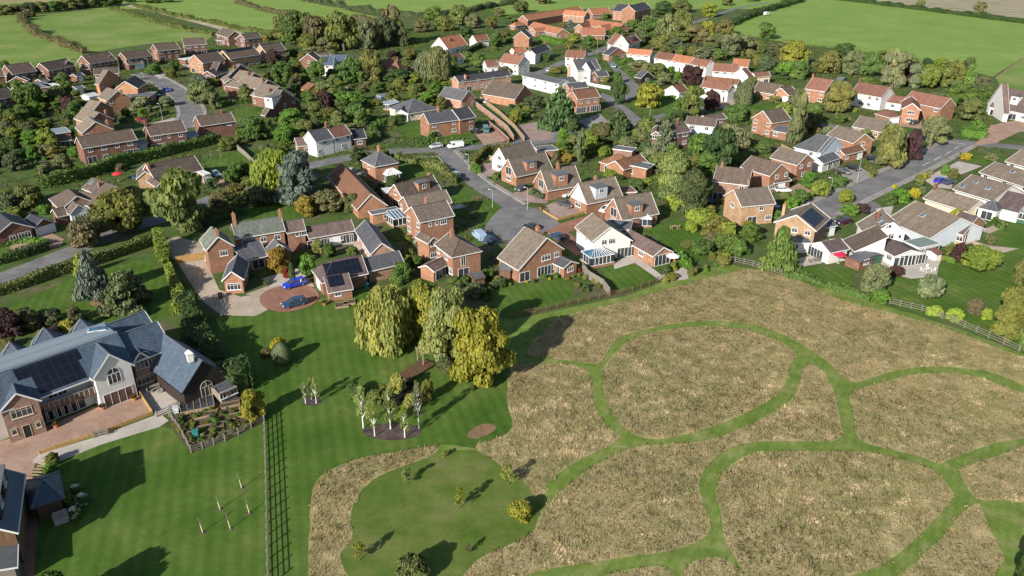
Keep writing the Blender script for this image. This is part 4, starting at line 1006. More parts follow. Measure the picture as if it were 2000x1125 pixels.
# the slate and brick house, bottom left
mh, _ = house('large slate house with roof solar array', RED, TG, [
    E(-25, 815, 262, 708.5, 116, 690, h=5.2, p=40, dep=13, crown=4.3, ox=1.9, wall=WHI, sol=[(.26, .69, .40, .61, -1), (.345, .66, .05, .395, -1)], win=dict(F='......ww......./......sss.......')),
    G(178, 739.5, 258, 710.5, 187, 668.6, h=5.4, p=46, fwd=.6, wall=WHI, win=dict(F='.v./.x.'), st=2.8),
    G(-4, 803, 78, 778.5, 11.6, 739.5, h=5.2, p=40, fwd=.6, wall=BRN, win=dict(F='.b./non'), st=2.7, wt='stone_trim'),
    E(258, 709, 338, 678.5, 285, 635, h=5.0, p=38, wall=BRN, win=dict(F='.v.../.b...'), st=2.7, wt='stone_trim'),
    E(222, 662, 299, 633, 262, 614, h=5.6, p=40, wall=BRN, win={}),
    C(19, 668.6, 4.6, 4.6, 20, h=6.2, p=50, hip='ab', wall=WHI, win={}), C(85, 640, 5, 5, 20, h=6.2, p=50, hip='ab', wall=WHI, win={}), C(157, 623.5, 4.8, 4.8, 20, h=6.2, p=50, hip='ab', wall=WHI, win={}),
    G(259, 707, 291, 696.5, 267, 676, h=5.0, p=46, dep=4.0, fwd=.25, wall=BRN, ox=.1, st=2.7, wt='stone_trim', win=dict(F='v/b')),
], 'large slate roofed house with dark solar array, flat ridge and white gable', 'house')
sk = MB(); p_ = at(190, 644, 8.9) - mh.location
for i, (w_, z_) in enumerate(((1.0, 0), (.8, .12))): sk.box((p_.x, p_.y, 8.9 + z_), (2.6 - .3 * i, 1.3 - .3 * i, .25), i, R(20))
sk.build('roof_lantern', [MATS['white_trim'], MATS['pane_blue']], mh)
bal = MB(); a_, b_ = at(85, 800, 2.6), at(192, 762, 2.6); d_ = (b_ - a_).normalized(); n_ = Vector((d_.y, -d_.x, 0))
bal.bar(a_ + n_ * .0 - mh.location, b_ - mh.location, 1.6, .22, 0); bal.build('balcony', MATS['brick_red'], mh)
bg = MB(); q0, q1 = a_ + n_ * .7 - mh.location, b_ + n_ * .7 - mh.location
bg.face([q0 + Vector((0, 0, .12)), q1 + Vector((0, 0, .12)), q1 + Vector((0, 0, 1.1)), q0 + Vector((0, 0, 1.1))], 0)
for i in range(12): bg.bar(q0.lerp(q1, i / 11) + Vector((0, 0, .1)), q0.lerp(q1, i / 11) + Vector((0, 0, 1.15)), .06, .06, 1)
bg.bar(q0 + Vector((0, 0, 1.15)), q1 + Vector((0, 0, 1.15)), .08, .06, 1); bg.build('balustrade', [MATS['pane_brown'], MATS['galvanised']], mh)
bh, _ = house('black timber outbuilding with white cupola', 'timber_black', TG, [G(355.5, 769, 449, 730, 330, 648, h=2.9, p=45, trim='black_trim', win=dict(F='.v.'), st=2.4, wt='stone_trim')], 'black timber clad outbuilding with slate roof and white cupola', 'outbuilding', 'outbuilding')
cu = MB(); p_ = at(370, 694, 7.6) - bh.location; cu.box((p_.x, p_.y, 7.3), (.8, .8, 1.3), 0, .6)
for i in range(4):
    t0, t1 = .6 + .785 + i * 1.571, .6 + .785 + (i + 1) * 1.571
    cu.face([(p_.x + math.cos(t0) * .75, p_.y + math.sin(t0) * .75, 7.95), (p_.x + math.cos(t1) * .75, p_.y + math.sin(t1) * .75, 7.95), (p_.x, p_.y, 8.6)], 0)
cu.build('cupola', MATS['white_trim'], bh)
house('slate building with two dormers at frame corner', 'timber_brown', TG, [E(34, 1041, 49, 927, 0, 985, h=4.3, p=38, dep=9, dorm=[(.3, 3.4, .3, .9, 'timber_black'), (.66, 3.4, .3, .9, 'timber_black')], win={}), E(33, 1108, 35, 1046, 0, 1070, h=2.6, p=12, dep=9, roof='flat_felt', wall='timber_grey', win={})], 'dark timber building with slate roof and two dormers beside the paved path', 'outbuilding', 'outbuilding')
house('blue slate pyramid roofed garden pavilion', 'timber_brown', TG, [E(60, 994, 127, 972.5, 96, 955, h=2.3, p=28, dep=6.2, hip='ab', win={}, trim='brown_trim', ox=.5, oy=.5)], 'garden pavilion with blue slate pyramid roof beside the striped lawn', 'pavilion', 'garden_pavilion')
shed('glass fronted potting shed by vegetable garden', (430, 771, 462, 757, 445, 757), 1.9, 'timber_grey', TS, 'potting_shed', 20, win=dict(F='ff'))
# manor of brick and slate
mr, _ = house('long brick manor with green slate roof', ORA if 0 else WARM, TV, [
    E(460, 466, 557, 450.4, 500, 430, h=5.2, p=40, win=dict(F='..b..w..w./..........'), ch=[(.06, 0, 2.0), (.99, 0, 1.2)]),
    G(402, 490, 457, 480, 416, 442, h=5.2, p=42, win=dict(F='..f./....', L='n../n..'), ch=[(.12, 0, 1.1)]),
    E(560, 455.5, 597.5, 449.5, 572, 430, h=4.6, p=38, roof=TP, win=dict(F='..wf/....')),
    G(433, 549, 476, 546, 436.4, 499, h=2.9, p=42, roof=TS, win=dict(F='b', R='.w')),
    E(472, 511, 524, 499, 495, 490, h=2.5, p=22, dep=4.6, mono=1, roof=TS, win=dict(F='..p.')),
    G(524, 499, 570, 490, 537, 466, h=2.9, p=40, roof=TS, win=dict(F='.p.'), wall=BRN),
    E(603, 466, 693, 450, 650, 434, h=2.8, p=40, roof=TP, win=dict(F='pwpwgwpd'), wall=BRN, ch=[]),
    E(693, 450, 724, 497, 735, 460, h=2.8, p=40, roof=TS, wall=PNK, win=dict(F='w.wfw.')),
    E(719, 530.5, 790, 514, 745, 497, h=2.6, p=38, roof=TS, wall=BRN, win=dict(F='..w')),
], 'long brick manor house with green slate roof and low courtyard wings', 'house', group=None)
house('brick garage with solar panelled hipped roof', WARM, TP, [
    E(628, 552.5, 719, 534, 662, 506, h=2.7, p=38, hip='a', sol=[(.14, .9, .12, .88, -1)], win=dict(F='....', L='g')),
    E(641, 572.5, 690, 564, 660, 556, h=2.05, p=30, dep=3.4, mono=1, sol=[(.12, .72, .30, .95, -1)], win=dict(F='.w..'), st=2.0)], 'brick garage with rows of solar panels on its hipped roof', 'garage', 'garage')
# middle cul-de-sac
house('brick house with long brown roof beside meadow', WARM, TT, [
    G(1013, 528, 1101, 486, 1031, 441, h=2.9, h2=4.9, p=38, win=dict(F='..Ww/p.Pf'), ch=[(.6, .15)]),
    G(1101, 524, 1130, 514, 1092, 498, h=2.3, p=25, roof=TS, dep=4, win=dict(F='f', L='t'))], 'orange brick house with long brown roof, chimney and glazed porch by the meadow')
wh5, _ = house('white gabled house with conservatory', WHI, TT, [
    G(1156, 473, 1235, 470, 1145, 417, h=4.4, h2=3.6, p=35, win=dict(F='.wf../.p..P', L='f.wn/....'), ch=[(.55, .1)]),
    G(1276, 501, 1315, 492, 1241, 446, h=2.5, p=30, roof=TP, wall=WARM, win=dict(F='s', L='P.f.'))], 'white gabled house with conservatory and long glazed garden wing')
conservatory(wh5, [(1154, 525), (1199, 516)], 2.3, 1.1, 4.2, 8)
flat_block('dark felt roofed garage behind white gabled house', [(1181, 447), (1232, 451), (1222, 432)], 2.7, WARM, 'flat_felt')
AF = 'brick house with steep dormered roof'
house('steep roofed house with white clad gable', WARM, TT, [E(1146, 399, 1217, 384, 1170, 350, h=2.7, p=48, dorm=[(.42, 3.6, .12, .8, GRY)], dbase=2.0, clad='render_white', win=dict(F='..g', L='p/W'), ch=[(.5, .1, 1.0)])], 'steep roofed house with white clad gable and grey box dormer')
cv, _ = house('steep roofed house with white conservatory', WARM, TT, [E(1215, 431, 1287, 417, 1240, 380, h=2.7, p=48, dorm=[(.42, 3.2, .12, .7, WARM)], win=dict(F='w..', L='p/W'))], 'steep roofed brick house with dormer and white roofed conservatory')
conservatory(cv, [(1236, 444), (1272, 446)], 2.2, 1.1, 3.6, 7, 'flat_white')
house('steep roofed house with grey car on drive', WARM, TT, [E(1070, 373, 1137, 362, 1100, 326, h=2.7, p=48, dorm=[(.42, 3.6, .12, .8, WARM)], dbase=2.0, win=dict(F='...', L='p/W'), ch=[(.5, 0, .9)])], 'steep roofed brick house with orange dormer and white attic window')
house('steep roofed house with green gate', WARM, TT, [E(1008, 346, 1080, 330, 1040, 301, h=2.7, p=48, dorm=[(.45, 3.4, .12, .75, WARM)], dbase=2.0, win=dict(F='...', L='p/W'))], 'steep roofed brick house with dormer beside dark green gate')
house('steep roofed house with lit white gable', WHI, TT, [E(992, 322, 1052, 306, 1014, 280, h=2.8, p=48, win=dict(L='f/W'))], 'steep roofed house with sunlit white gable nearest the road')
flat_block('dark flat roofed garage behind green gate', [(1055, 297), (1092, 293), (1087, 283)], 2.4, WARM, 'flat_felt')
flat_block('red roofed garage between steep roofed houses', [(1215, 378), (1245, 376), (1236, 365)], 2.4, WARM, 'roof_red')
house('brick hip and gable house with tall garden windows', WARM, TB, [
    G(882, 503, 942, 490, 886, 452, h=5.0, p=30, hip='a', win=dict(F='.t../.p..', R='.w/...', L='w.w./..pf'), ch=[(.75, -.1)]),
    G(836, 476, 858, 470, 862, 452, h=4.4, p=36, dep=5, win=dict(F='w/f')),
    E(848, 531, 882, 513, 868, 502, h=2.4, p=24, roof=TP, dep=4, win=dict(F='s'))], 'brick house with hipped brown roof and tall white garden windows')
k8, _ = house('brick house with blue glass conservatory', WARM, TT, [E(820, 435, 888, 421, 850, 395, h=5.0, p=33, win=dict(F='.nnf./.....', L='w.w/f.p'), ch=[(.45, .1)])], 'brick house with mossy brown roof and blue glass conservatory')
conservatory(k8, [(771, 447), (803, 440)], 2.3, .8, 4.0, 5, 'pane_blue', False)
house('brick house with white barge board behind mossy roof', WARM, TT, [E(800, 410, 883, 395, 830, 377, h=4.8, p=33, win=dict(L='w.w/f.p'))], 'brick house with white barge board squeezed between two neighbours')
house('brown roofed house with orange wall dormer', WARM, TB, [E(787, 390, 862, 370, 810, 350, h=3.0, p=42, dorm=[(.6, 3.4, .2, .85, WARM)], win=dict(L='w/p'), ch=[(.95, .2, .7)])], 'brown roofed house with red dormer and white window facing the garden')
flat_block('weathered flat roofed garage with brick sides', [(727, 421), (782, 411), (776, 404)], 2.4, ORA, 'flat_felt', dict(F='.w.'))
flat_block('small white flat roofed extension', [(750, 378), (775, 375), (772, 366)], 2.4, WARM, 'flat_white', name='extension', cat='extension')
p11, _ = house('square brick house with slate pyramid roof', ORA if 0 else WARM, TS, [E(732, 326, 779, 317, 741, 296, h=5.0, p=35, dep=8.2, hip='ab', win=dict(F='.../...', L='.w./f..'), ch=[(.5, 0, 1.2)])], 'square orange brick house with slate pyramid roof and central chimney')
conservatory(p11, [(758, 362), (786, 356)], 2.6, 1.3, 3.6, 6, 'flat_white')
house('long orange pantile barn roof beside cedar', WARM, TU, [E(640, 345, 697, 410, 690, 364, h=2.4, p=42, dep=7.5, win={})], 'long barn with orange pantile roof between cedar and hipped house', 'barn', 'barn')
# bungalows on the left road
v1, _ = house('rambling brown hipped bungalow', BRN, TB, [
    E(95, 388, 118, 411, 131, 366, h=2.6, p=33, hip='a', win=dict(F='.w.')), E(140, 396, 196, 407, 180, 378, h=2.6, p=35, win=dict(F='..ff')),
    E(160, 368, 213, 389, 205, 356, h=2.6, p=33, win={}, sky=[(.1, .5, -1)], ch=[(.45, -.4, .9)]), G(136, 419, 176, 410, 141, 394, h=2.8, p=40, wall=GRY, win=dict(F='.b.', R='d')), E(112, 424, 134, 419, 125, 404, h=2.4, p=30, wall=RED, win=dict(F='.'))], 'rambling brown tiled bungalow with pale blue gable and bay window')
house('orange gable bungalow with long brown roof', ORA, TB, [E(303, 352, 397, 331.5, 350, 309, h=2.7, p=36, win=dict(F='w.wf.w', L='.n.'), ch=[(.02, -.2, .8)]), G(266, 350, 306, 346, 290, 318, h=2.7, p=36, wall=BUF, win=dict(F='.')), G(305, 366, 325, 362, 318, 340, h=2.2, p=35, win=dict(F='w'))], 'bungalow with tall orange brick gable and long brown roof')
flat_block('small garage with white door beside orange gable bungalow', [(399, 343), (412, 340), (400, 318)], 2.4, BRN, 'flat_white', dict(F='g'))
house('red brick bungalow with white bay at frame edge', RED, TD, [G(-10, 462, 66, 444, 8, 410, h=2.8, p=30, win=dict(F='..w.b.')), G(68, 444, 106, 433, 74, 414, h=2.4, p=32, win=dict(F='G'))], 'red brick bungalow with white bay windows and wide garage door')
# two storey row behind the long hedge
FR = dict(group='two storey brick houses above the long hedge')
house('brick house with lime awning beside its patio', RED, TB, [E(161, 290, 268, 272.5, 200, 260, h=4.9, p=33, win=dict(F='wfwf/pf.P'))], 'widest red brick house in the row above the long hedge', **FR)
house('brick house with left end chimney', RED, TB, [E(293, 266, 365, 256, 320, 239, h=4.9, p=33, win=dict(F='Wnw/P.f'), ch=[(.0, -.1, 1.0)])], 'middle red brick house above the long hedge, chimney at one end', **FR)
house('brick house with plain wide eaves by the estate road', RED, TB, [E(392, 246.5, 460, 236.5, 420, 222, h=4.6, p=33, win=dict(F='..w/w..'), ch=[(.75, 0, .5)])], 'red brick house beside the estate road, end of the row', **FR)
house('low brown hipped bungalow with glass lean-to', RED, TB, [E(86, 279, 140, 273, 112, 263, h=2.5, p=28, hip='ab')], 'low brown hipped bungalow left of the widest hedge house')
flat_block('flat roofed orange brick garage among trees', [(97, 264), (139, 258), (136, 248)], 2.5, ORA, 'flat_lead')
# stepped chain of brown gables
GC = dict(group='stepped brown gabled houses of the estate')
for i, (q, lab, kw) in enumerate([
    ((160, 261, 221, 252.5, 176, 226), 'nearest stepped gable house, tall brick chimney on its front', dict(ch=[(.12, .75, 1.8)])),
    ((172, 241, 222, 232, 187, 207), 'second stepped gable house, brick stack rising from the gable', dict(ch=[(.05, .55, 1.6)])),
    ((178, 222, 223, 211, 191, 192), 'third stepped gable house with two broad chimneys', dict(ch=[(.1, .6, 1.2)])),
    ((209, 197, 256, 190, 217, 170), 'orange gable estate house with white fascia garage', dict(ch=[(.05, .3, .8)])),
    ((224, 174, 269, 173, 230, 148), 'orange gable estate house nearest the road curve', {}),
    ((193, 165, 238, 153, 205, 137), 'orange gable estate house furthest up the stepped chain', {})]):
    house(lab, WARM if i < 3 else ORA, TT, [G(*q, h=4.7, p=34, win=dict(F='w.../...'), **kw)], lab, **GC)
house('brown ridge house behind orange gables', ORA, TB, [E(183, 146, 233, 143, 208, 132, h=4.6, p=33)], 'brown ridged house behind the orange gabled estate chain')
flat_block('low white edged garage by estate road curve', [(237, 192), (290, 191), (275, 181)], 2.5, ORA, 'flat_felt')
for q, lab, kw in [((262, 170, 284, 166, 272, 160), 'low brown roofed garage beside the estate bend', {}), ((150, 174, 166, 171, 157, 166), 'small green felted shed among the estate gardens', dict(wall='shed_green', roof='flat_felt')), ((174, 190, 192, 186, 182, 180), 'white lean-to garden room below the orange gables', dict(wall='render_white', roof='flat_white')), ((82, 160, 98, 157, 90, 152), 'dark roofed garage between field edge houses', {}), ((50, 214, 72, 210, 60, 204), 'brown garage roof hidden in the left gardens', {}), ((150, 150, 166, 147, 158, 142), 'blue grey garage roof beside the gabled field edge house', dict(roof='roof_bluegrey')), ((366, 268, 388, 264, 376, 256), 'grey garage between the two red brick row houses', dict(roof='flat_lead')), ((268, 284, 290, 280, 279, 273), 'pale garage tucked beside the widest row house', dict(roof='flat_lead'))]:
    house(lab, kw.get('wall', RED), kw.get('roof', TB), [E(*q, h=2.4, p=22, win=dict(F='g'))], lab, 'garage' if 'garage' in lab else 'shed', 'garage' if 'garage' in lab else 'garden_shed')
# far row by the field
RW = dict(group='brick houses along the far field')
for q, lab, bl in [
    ((24, 145.5, 72, 138.5, 45, 122.5), 'brown roofed field edge house with gabled garage in front', [G(16, 159.5, 54, 158, 31, 147, h=2.3, p=28, win=dict(F='G'))]),
    ((95, 138.5, 147, 128, 113, 117), 'brown roofed field edge house with white windowed front gable', [G(123, 132, 148, 127, 134, 116, h=4.7, p=36, win=dict(F='w/f'), dep=5)]),
    ((175, 125, 228, 116.5, 195, 103.5), 'brown roofed field edge house beside the field hedge', [G(205, 119, 229, 115.5, 213, 105, h=4.7, p=36, win=dict(F='./.'), dep=5), E(170, 136, 208, 131, 190, 128, h=2.4, p=4, roof='flat_white', dep=4, win=dict(F='.g'))]),
    ((247, 116, 298, 108.5, 265, 99), 'brown roofed field edge house with forward white garage', [E(251, 127, 280, 123, 265, 118, h=2.4, p=24, win=dict(F='.G'))]),
    ((308, 100, 352, 95, 325, 83.5), 'brick field edge house with red car outside', []),
    ((360, 89, 404, 86, 375, 74.5), 'darkest brick field edge house beside the broad pale garage', [E(362, 117, 388, 113, 372, 106, h=2.4, p=3, roof='flat_white', dep=6, win=dict(F='G'))]),
    ((421, 66.5, 445, 73.5, 446, 57.5), 'red brick end house where the far track meets the estate', [E(421, 78, 440, 80, 430, 73, h=2.6, p=25)]),
    ((478, 76.5, 512, 72.5, 490, 65.5), 'red brick house with pale front gable beside the field trees', [G(460, 76, 482, 76.5, 472, 66, h=4.5, p=36)])]:
    house(lab, RED, TB if bl or 1 else TR, [E(*q, h=4.8, p=35)] + bl, lab, **RW)
house('orange brick house with sunlit end wall', ORA, TB, [E(396, 124, 441, 116, 405, 103, h=4.8, p=33)], 'brown roofed house with sunlit orange end wall')
house('estate house with dark panels along the ridge', ORA, TB, [E(449, 115, 509, 106, 470, 93.5, h=4.8, p=33, sol=[(.08, .92, .72, .97, -1)])], 'estate house with a dark strip of solar panels below the ridge')
house('yellow brick house beside dark purple tree', BUF, TB, [E(519, 102.5, 559, 97, 535, 84.5, h=4.8, p=35)], 'yellow brick house with white windows beside the dark purple tree')
house('brick gable house with tall side chimney', RED, TB, [G(420, 143, 446, 135, 416, 120.5, h=4.8, p=38, win=dict(F='./.'), ch=[(.02, .6, 1.6)]), G(391, 148, 421, 149, 405, 129, h=4.3, p=30, wall=RED)], 'brick gable house with tall side chimney and grey roofed wing')
EC = dict(group='staggered brown houses east of the estate road')
ec, _ = house('brick catslide house with white box dormer', RED, TB, [G(518, 225.6, 588.5, 199.5, 543, 180, h=2.5, h2=3.2, p=33, win=dict(F='....w.w./...df...'), dorm=[(.28, 3.4, .3, .8, WHI)])], 'brick catslide house with white box dormer, nearest in the staggered line', **EC)
house('staggered house with white gable windows', RED, TT, [G(523, 193, 572, 183.5, 522, 160, h=3.8, p=33, ch=[(.2, -.5, 1.1)], win=dict(L='w../w..'))], 'staggered brown roofed house with twin chimneys behind the catslide', **EC)
house('staggered house with mossy front gables', RED, TT, [G(505.5, 175, 546, 168, 494, 144, h=4.3, p=33, ch=[(.1, -.3, 1.3)], win={}), G(467, 172, 487, 168, 484, 152, h=4.3, p=30, win=dict(F='./.'))], 'staggered house with orange front gable and broad chimney', **EC)
house('staggered house with dark front bay', RED, TT, [G(478, 162, 520, 155, 478, 135.4, h=4.4, p=33, ch=[(.2, -.3, 1.2)], win={}), G(440, 162, 462, 160, 466, 145, h=4.3, p=30, win=dict(F='./.', L='w/w'))], 'staggered house with brick front bay beside the yellow shrub', **EC)
house('staggered house below yellow-green tree', RED, TT, [G(447, 149, 497, 141, 462, 128, h=4.4, p=33, ch=[(.5, -.4, 1.2)], win=dict(L='w../...'))], 'staggered house with single chimney below the yellow-green tree', **EC)
# left edge
house('brick house cut by left frame edge', RED, TB, [E(-14, 196, 32, 187, 10, 170, h=4.8, p=35, win=dict(F='www/wWd'))], 'brick house with white windows cut by the left frame edge')
house('brick house behind it at left edge', RED, TB, [E(-22, 151, 9, 148, -8, 137, h=4.8, p=35)], 'small brick house at the left frame edge beside the green field')
house('low brown garage roof in left gardens', BRN, TB, [E(32, 179, 60, 175, 45, 168, h=2.4, p=25)], 'low brown roofed garage in the gardens at the left edge', 'garage', 'garage')
flat_block('dark felt garage block in left gardens', [(68, 174), (103, 170), (97, 158)], 2.4, BRN, 'flat_felt')
flat_block('white topped garage in left gardens', [(104, 172), (128, 168), (122, 160)], 2.4, BRN, 'flat_white')
# north centre
house('grey roofed house with front gable among trees', RED, TB, [G(585, 118, 620, 119, 580, 100, h=4.6, p=35), E(604, 111, 646, 107, 622, 104, h=4.4, p=30)], 'grey brown roofed house with brick front gable among tall trees')
house('blue slate roofed house with red brick gable', WHI, 'roof_bluegrey', [E(626, 128, 651, 128, 645, 104, h=4.6, p=36, wall=WHI, dep=9), C(663, 107, 8, 7, -18, h=4.6, p=36, wall=RED)], 'house with shining blue slate roof, white wall and red brick gable')
house('long low brown roof behind blue slate house', RED, TD, [E(662, 115, 701, 117, 682, 108, h=2.8, p=28)], 'long low dark roof behind the blue slate roofed house')
house('tall red roofed cottage with pink gablet', CRM, TR, [E(742, 137, 783, 139, 762, 116, h=4.2, p=45, hip='b', win=dict(F='w.w./.wf.'), ch=[(.7, 0, .8)]), G(754, 140, 770, 140, 757, 128, h=4.2, p=45, dep=3, win=dict(F='n/.'))], 'tall red tiled cottage with cream gablet behind russet tree')
house('small red brick outhouse in shrubs', RED, TR, [G(801, 136, 814, 138, 804, 124, h=2.4, p=40, win=dict(F='.'))], 'small red brick outhouse between dark shrubs', 'outbuilding', 'outbuilding')
house('white house under bright orange roof', WHI, TO, [E(874, 95, 914, 87.5, 890, 67.5, h=3.4, p=42, ch=[(.35, -.4, 1.3)]), E(886, 117, 907, 112, 898, 102, h=2.8, p=36, roof=TR)], 'white house under a steep bright orange pantile roof')
house('white gable with brown roof beside clipped hedge', WHI, TU, [C(936, 67.5, 9, 7, 38, h=3.2, p=40, win=dict(L='.'))], 'white gabled cottage with brown roof beside the clipped hedge')
house('white house with red roof and low wing', WHI, TR, [E(974, 121.5, 1012, 127, 1000, 106, h=4.6, p=38, win=dict(F='w.w/w.w', R='w/w'), ch=[(.5, 0, .9)]), E(951, 131.5, 975, 130, 962, 117, h=3.0, p=35)], 'white house with red tiled roof and lower left wing')
house('long brick barn conversion with dark slate roof', PNK, TD, [E(896, 161, 1000, 147.5, 940, 142.5, h=4.2, p=33, win=dict(F='w.w.w.w/dpfwpwfd', L='.'), ch=[(.15, -.6, 1.4)])], 'long pink brick barn conversion with dark slate roof')
house('brick barn with two dark doorways', PNK, TS, [G(901, 197, 930, 190.5, 884, 166, h=3.2, p=38, win=dict(F='o.o'))], 'brick barn with two dark doorways in its sunlit gable', 'barn', 'barn')
b10, _ = house('wide grey hipped bungalow', CRM, TS, [E(797, 222.5, 856, 212.5, 830, 182, h=2.6, p=28, hip='ab', win=dict(F='w.fw')), G(769, 223, 798, 223, 801, 197, h=2.6, p=30, wall=WHI, win=dict(F='s'))], 'wide grey hipped bungalow with white glazed gable')
conservatory(b10, [(762, 217), (781, 211)], 2.2, .8, 3.0, 5, 'pane_blue', False)
house('ivy clad brick cottage with slate roof', WARM, TS, [E(838, 242, 898, 233.5, 860, 217, h=4.8, p=36, win=dict(F='w.w/b.f'), ch=[(.48, 0, 1.3)]), E(898, 234.5, 929, 228, 910, 209, h=4.8, p=36, roof=TD, win=dict(F='.w/.w'))], 'ivy clad brick cottage with mottled slate roof and dark end bay')
house('white cottage with half slate half red roof', WHI, TS, [E(617, 278, 653, 270, 625, 252, h=4.6, p=38, win=dict(F='.w./w..'), ch=[(.98, 0, 1.5)]), E(653, 270, 687, 262, 668, 244, h=4.6, p=38, roof=TR, win=dict(F='w.w/.w.')), E(581, 286, 618, 282, 597, 267, h=2.8, p=33, wall=WARM, roof=TP), E(690, 272, 716, 269, 700, 252, h=2.8, p=36, wall=RED, roof=TD)], 'white cottage with half slate half red roof and brick chimney')
# pantile farm group at the top
FG = dict(group='orange pantile farm buildings round the yard')
house('long two storey brick range with orange roof', WARM, TO, [E(1031, 40, 1140, 21.5, 1070, 22, h=4.5, p=36, win=dict(F='o.o.o.o/d.o.o.w', L='.')), G(1141, 33, 1153, 31, 1140, 14, h=4.2, p=38)], 'longest two storey brick range of the orange roofed farm group', **FG)
house('orange roofed range beside tall farmhouse', WARM, TO, [E(1158, 29, 1196, 26, 1175, 15.5, h=3.2, p=36)], 'orange roofed range joining the tall slate farmhouse', **FG)
house('tall three storey brick farmhouse with slate roof', WARM, TD, [E(1241, 22.5, 1272, 15, 1255, 5, h=7.6, p=35, win=dict(F='www/www/w.w'), ch=[(.02, 0, 1.6), (.98, 0, 1.6)]), E(1196, 21, 1225, 23.5, 1210, 8, h=6.0, p=35)], 'tall three storey brick farmhouse with slate roof and end chimneys')
house('low orange pantile range along the yard', WARM, TO, [E(1031, 53, 1087, 67, 1070, 49, h=2.7, p=33), E(1046, 63, 1086, 59, 1068, 53, h=2.6, p=33, roof=TO)], 'low orange pantile range stretching across the farm yard', **FG)
house('orange roofed barn with low dormer roofs', WARM, TO, [E(1139, 49.5, 1207, 58.5, 1175, 40.5, h=2.8, p=33), G(1121, 55, 1140, 56, 1130, 33, h=3.0, p=38)], 'orange roofed L shaped barn in the middle of the yard', **FG)
house('orange roofed cart sheds with open front', WARM, TO, [E(1136, 69, 1182, 69, 1160, 54, h=2.6, p=33, win=dict(F='o.o.o')), E(1182, 60, 1215, 52, 1200, 44, h=2.8, p=33)], 'orange roofed cart sheds with dark open bays facing the lane', **FG)
house('small square orange roofed store', WARM, TO, [E(1007, 51, 1028, 48, 1016, 42, h=2.6, p=35, hip='ab')], 'small square orange roofed store at the yard corner', **FG)
house('brick house with dark slate roof by farm yard', WARM, TD, [G(1002, 74, 1034, 75, 1046, 57, h=4.8, p=38, win=dict(F='./.'))], 'brick house with dark slate roof facing the farm yard')
house('white cottage with dark slate roof and bay', WHI, TD, [E(1046, 107, 1076, 96, 1060, 87, h=4.4, p=38, dep=6, win=dict(F='w.w/.b.'), ch=[(.0, 0, .9), (.95, 0, .9)]), E(1008, 105, 1031, 102, 1019, 92, h=2.8, p=35, roof=TO)], 'white cottage with dark slate roof, bay and orange rear roof')
house('white house with two tall chimneys', WHI, TU, [E(1103, 112, 1140, 114, 1123, 98, h=4.8, p=36, win=dict(F='w.w/w.d'), ch=[(.1, 0, 1.6), (.75, 0, 1.6)])], 'white house with two tall white chimneys beside the lane')
house('grey roofed villa with brick and white gables', WHI, TS, [E(1128, 138, 1173, 134, 1150, 114, h=4.8, p=40, win={}, ch=[(.1, 0, 1.6)]), G(1108, 133, 1132, 135, 1127, 113, h=4.8, p=50, wall=ORA, win=dict(F='f/f')), G(1134, 136, 1154, 138, 1146, 117, h=4.8, p=52, win=dict(F='n/f'), dep=5), E(1168, 150, 1190, 148, 1180, 138, h=2.8, p=30, wall=RED)], 'grey roofed villa with one brick and one white steep gable')
house('long white range with flat slate roof', WHI, TS, [E(1019, 147.5, 1091, 164, 1062, 147, h=4.6, p=22, win=dict(F='w.w.w.w/..w.w..')), E(1091, 164, 1128, 160, 1106, 151, h=3.2, p=24)], 'long white range with shallow slate roof in the village centre')
house('orange gabled workshop with brown roof', ORA, TB, [G(1006, 194, 1043, 184, 980, 152, h=3.0, p=36, win=dict(F='.'))], 'orange gabled workshop with long brown roof behind the car park')
house('brick shop with black glazed front', WARM, TU, [E(1128, 194.5, 1173, 189, 1150, 174, h=5.2, p=35, win=dict(F='www/PoP'), ch=[(.0, 0, 1.3)]), E(1112, 174, 1150, 170, 1130, 161, h=4.6, p=33, roof=TS)], 'brick shop with black glazed ground floor front', 'shop', 'shop')
house('tall white gable with red roofed wing', WHI, TR, [G(1196, 89, 1229, 88, 1236, 63, h=4.2, p=48, win=dict(F='.n./.w.')), E(1231, 87, 1252, 80, 1238, 66, h=3.6, p=40, dorm=[(.5, 3, .3, .9, 'timber_black')])], 'tall white gable with red roofed wing beside the lane')
house('low slate roofed brick garage by terrace', WARM, TD, [G(1190, 108, 1224, 103, 1215, 88, h=2.8, p=26)], 'low slate roofed brick garage at the end of the white terrace', 'garage', 'garage')
TC = dict(group='white terraced cottages under orange roofs')
house('first terrace cottage', WHI, TO, [E(1223, 106, 1270, 109.5, 1245, 95.5, h=4.2, p=36, ch=[(.98, 0, 1.0)])], 'white terraced cottage under the brightest orange roof by the garage', **TC)
for i, (a, b, c, lab) in enumerate([((1277, 113.5), (1311, 119), (1294, 101.5), 'white terraced cottage second along, behind the clipped bushes'), ((1311, 119), (1345, 125), (1328, 107), 'white terraced cottage third along, chimney between roofs'), ((1345, 125), (1378, 131.5), (1361, 113), 'white end of terrace cottage beside the purple tree')]):
    house(lab, WHI, (TU, TO, TR)[i], [E(*a, *b, *c, h=4.3, p=36, oy=0.02, win=dict(F='w.w/fd.'), ch=[(.97, 0, 1.0)])], lab, **TC)
house('white house with orange roof and broad front gable', WHI, TR, [E(1391, 139, 1441, 142, 1412, 124, h=4.4, p=36), G(1428, 147, 1464, 153, 1450, 131, h=3.6, p=36, win=dict(F='w')), E(1430, 129, 1461, 131, 1447, 115, h=3.0, p=36, roof=TO), E(1476, 151, 1506, 148, 1494, 140, h=3.4, p=35, wall=CRM)], 'white house with orange roofs and broad front gable')
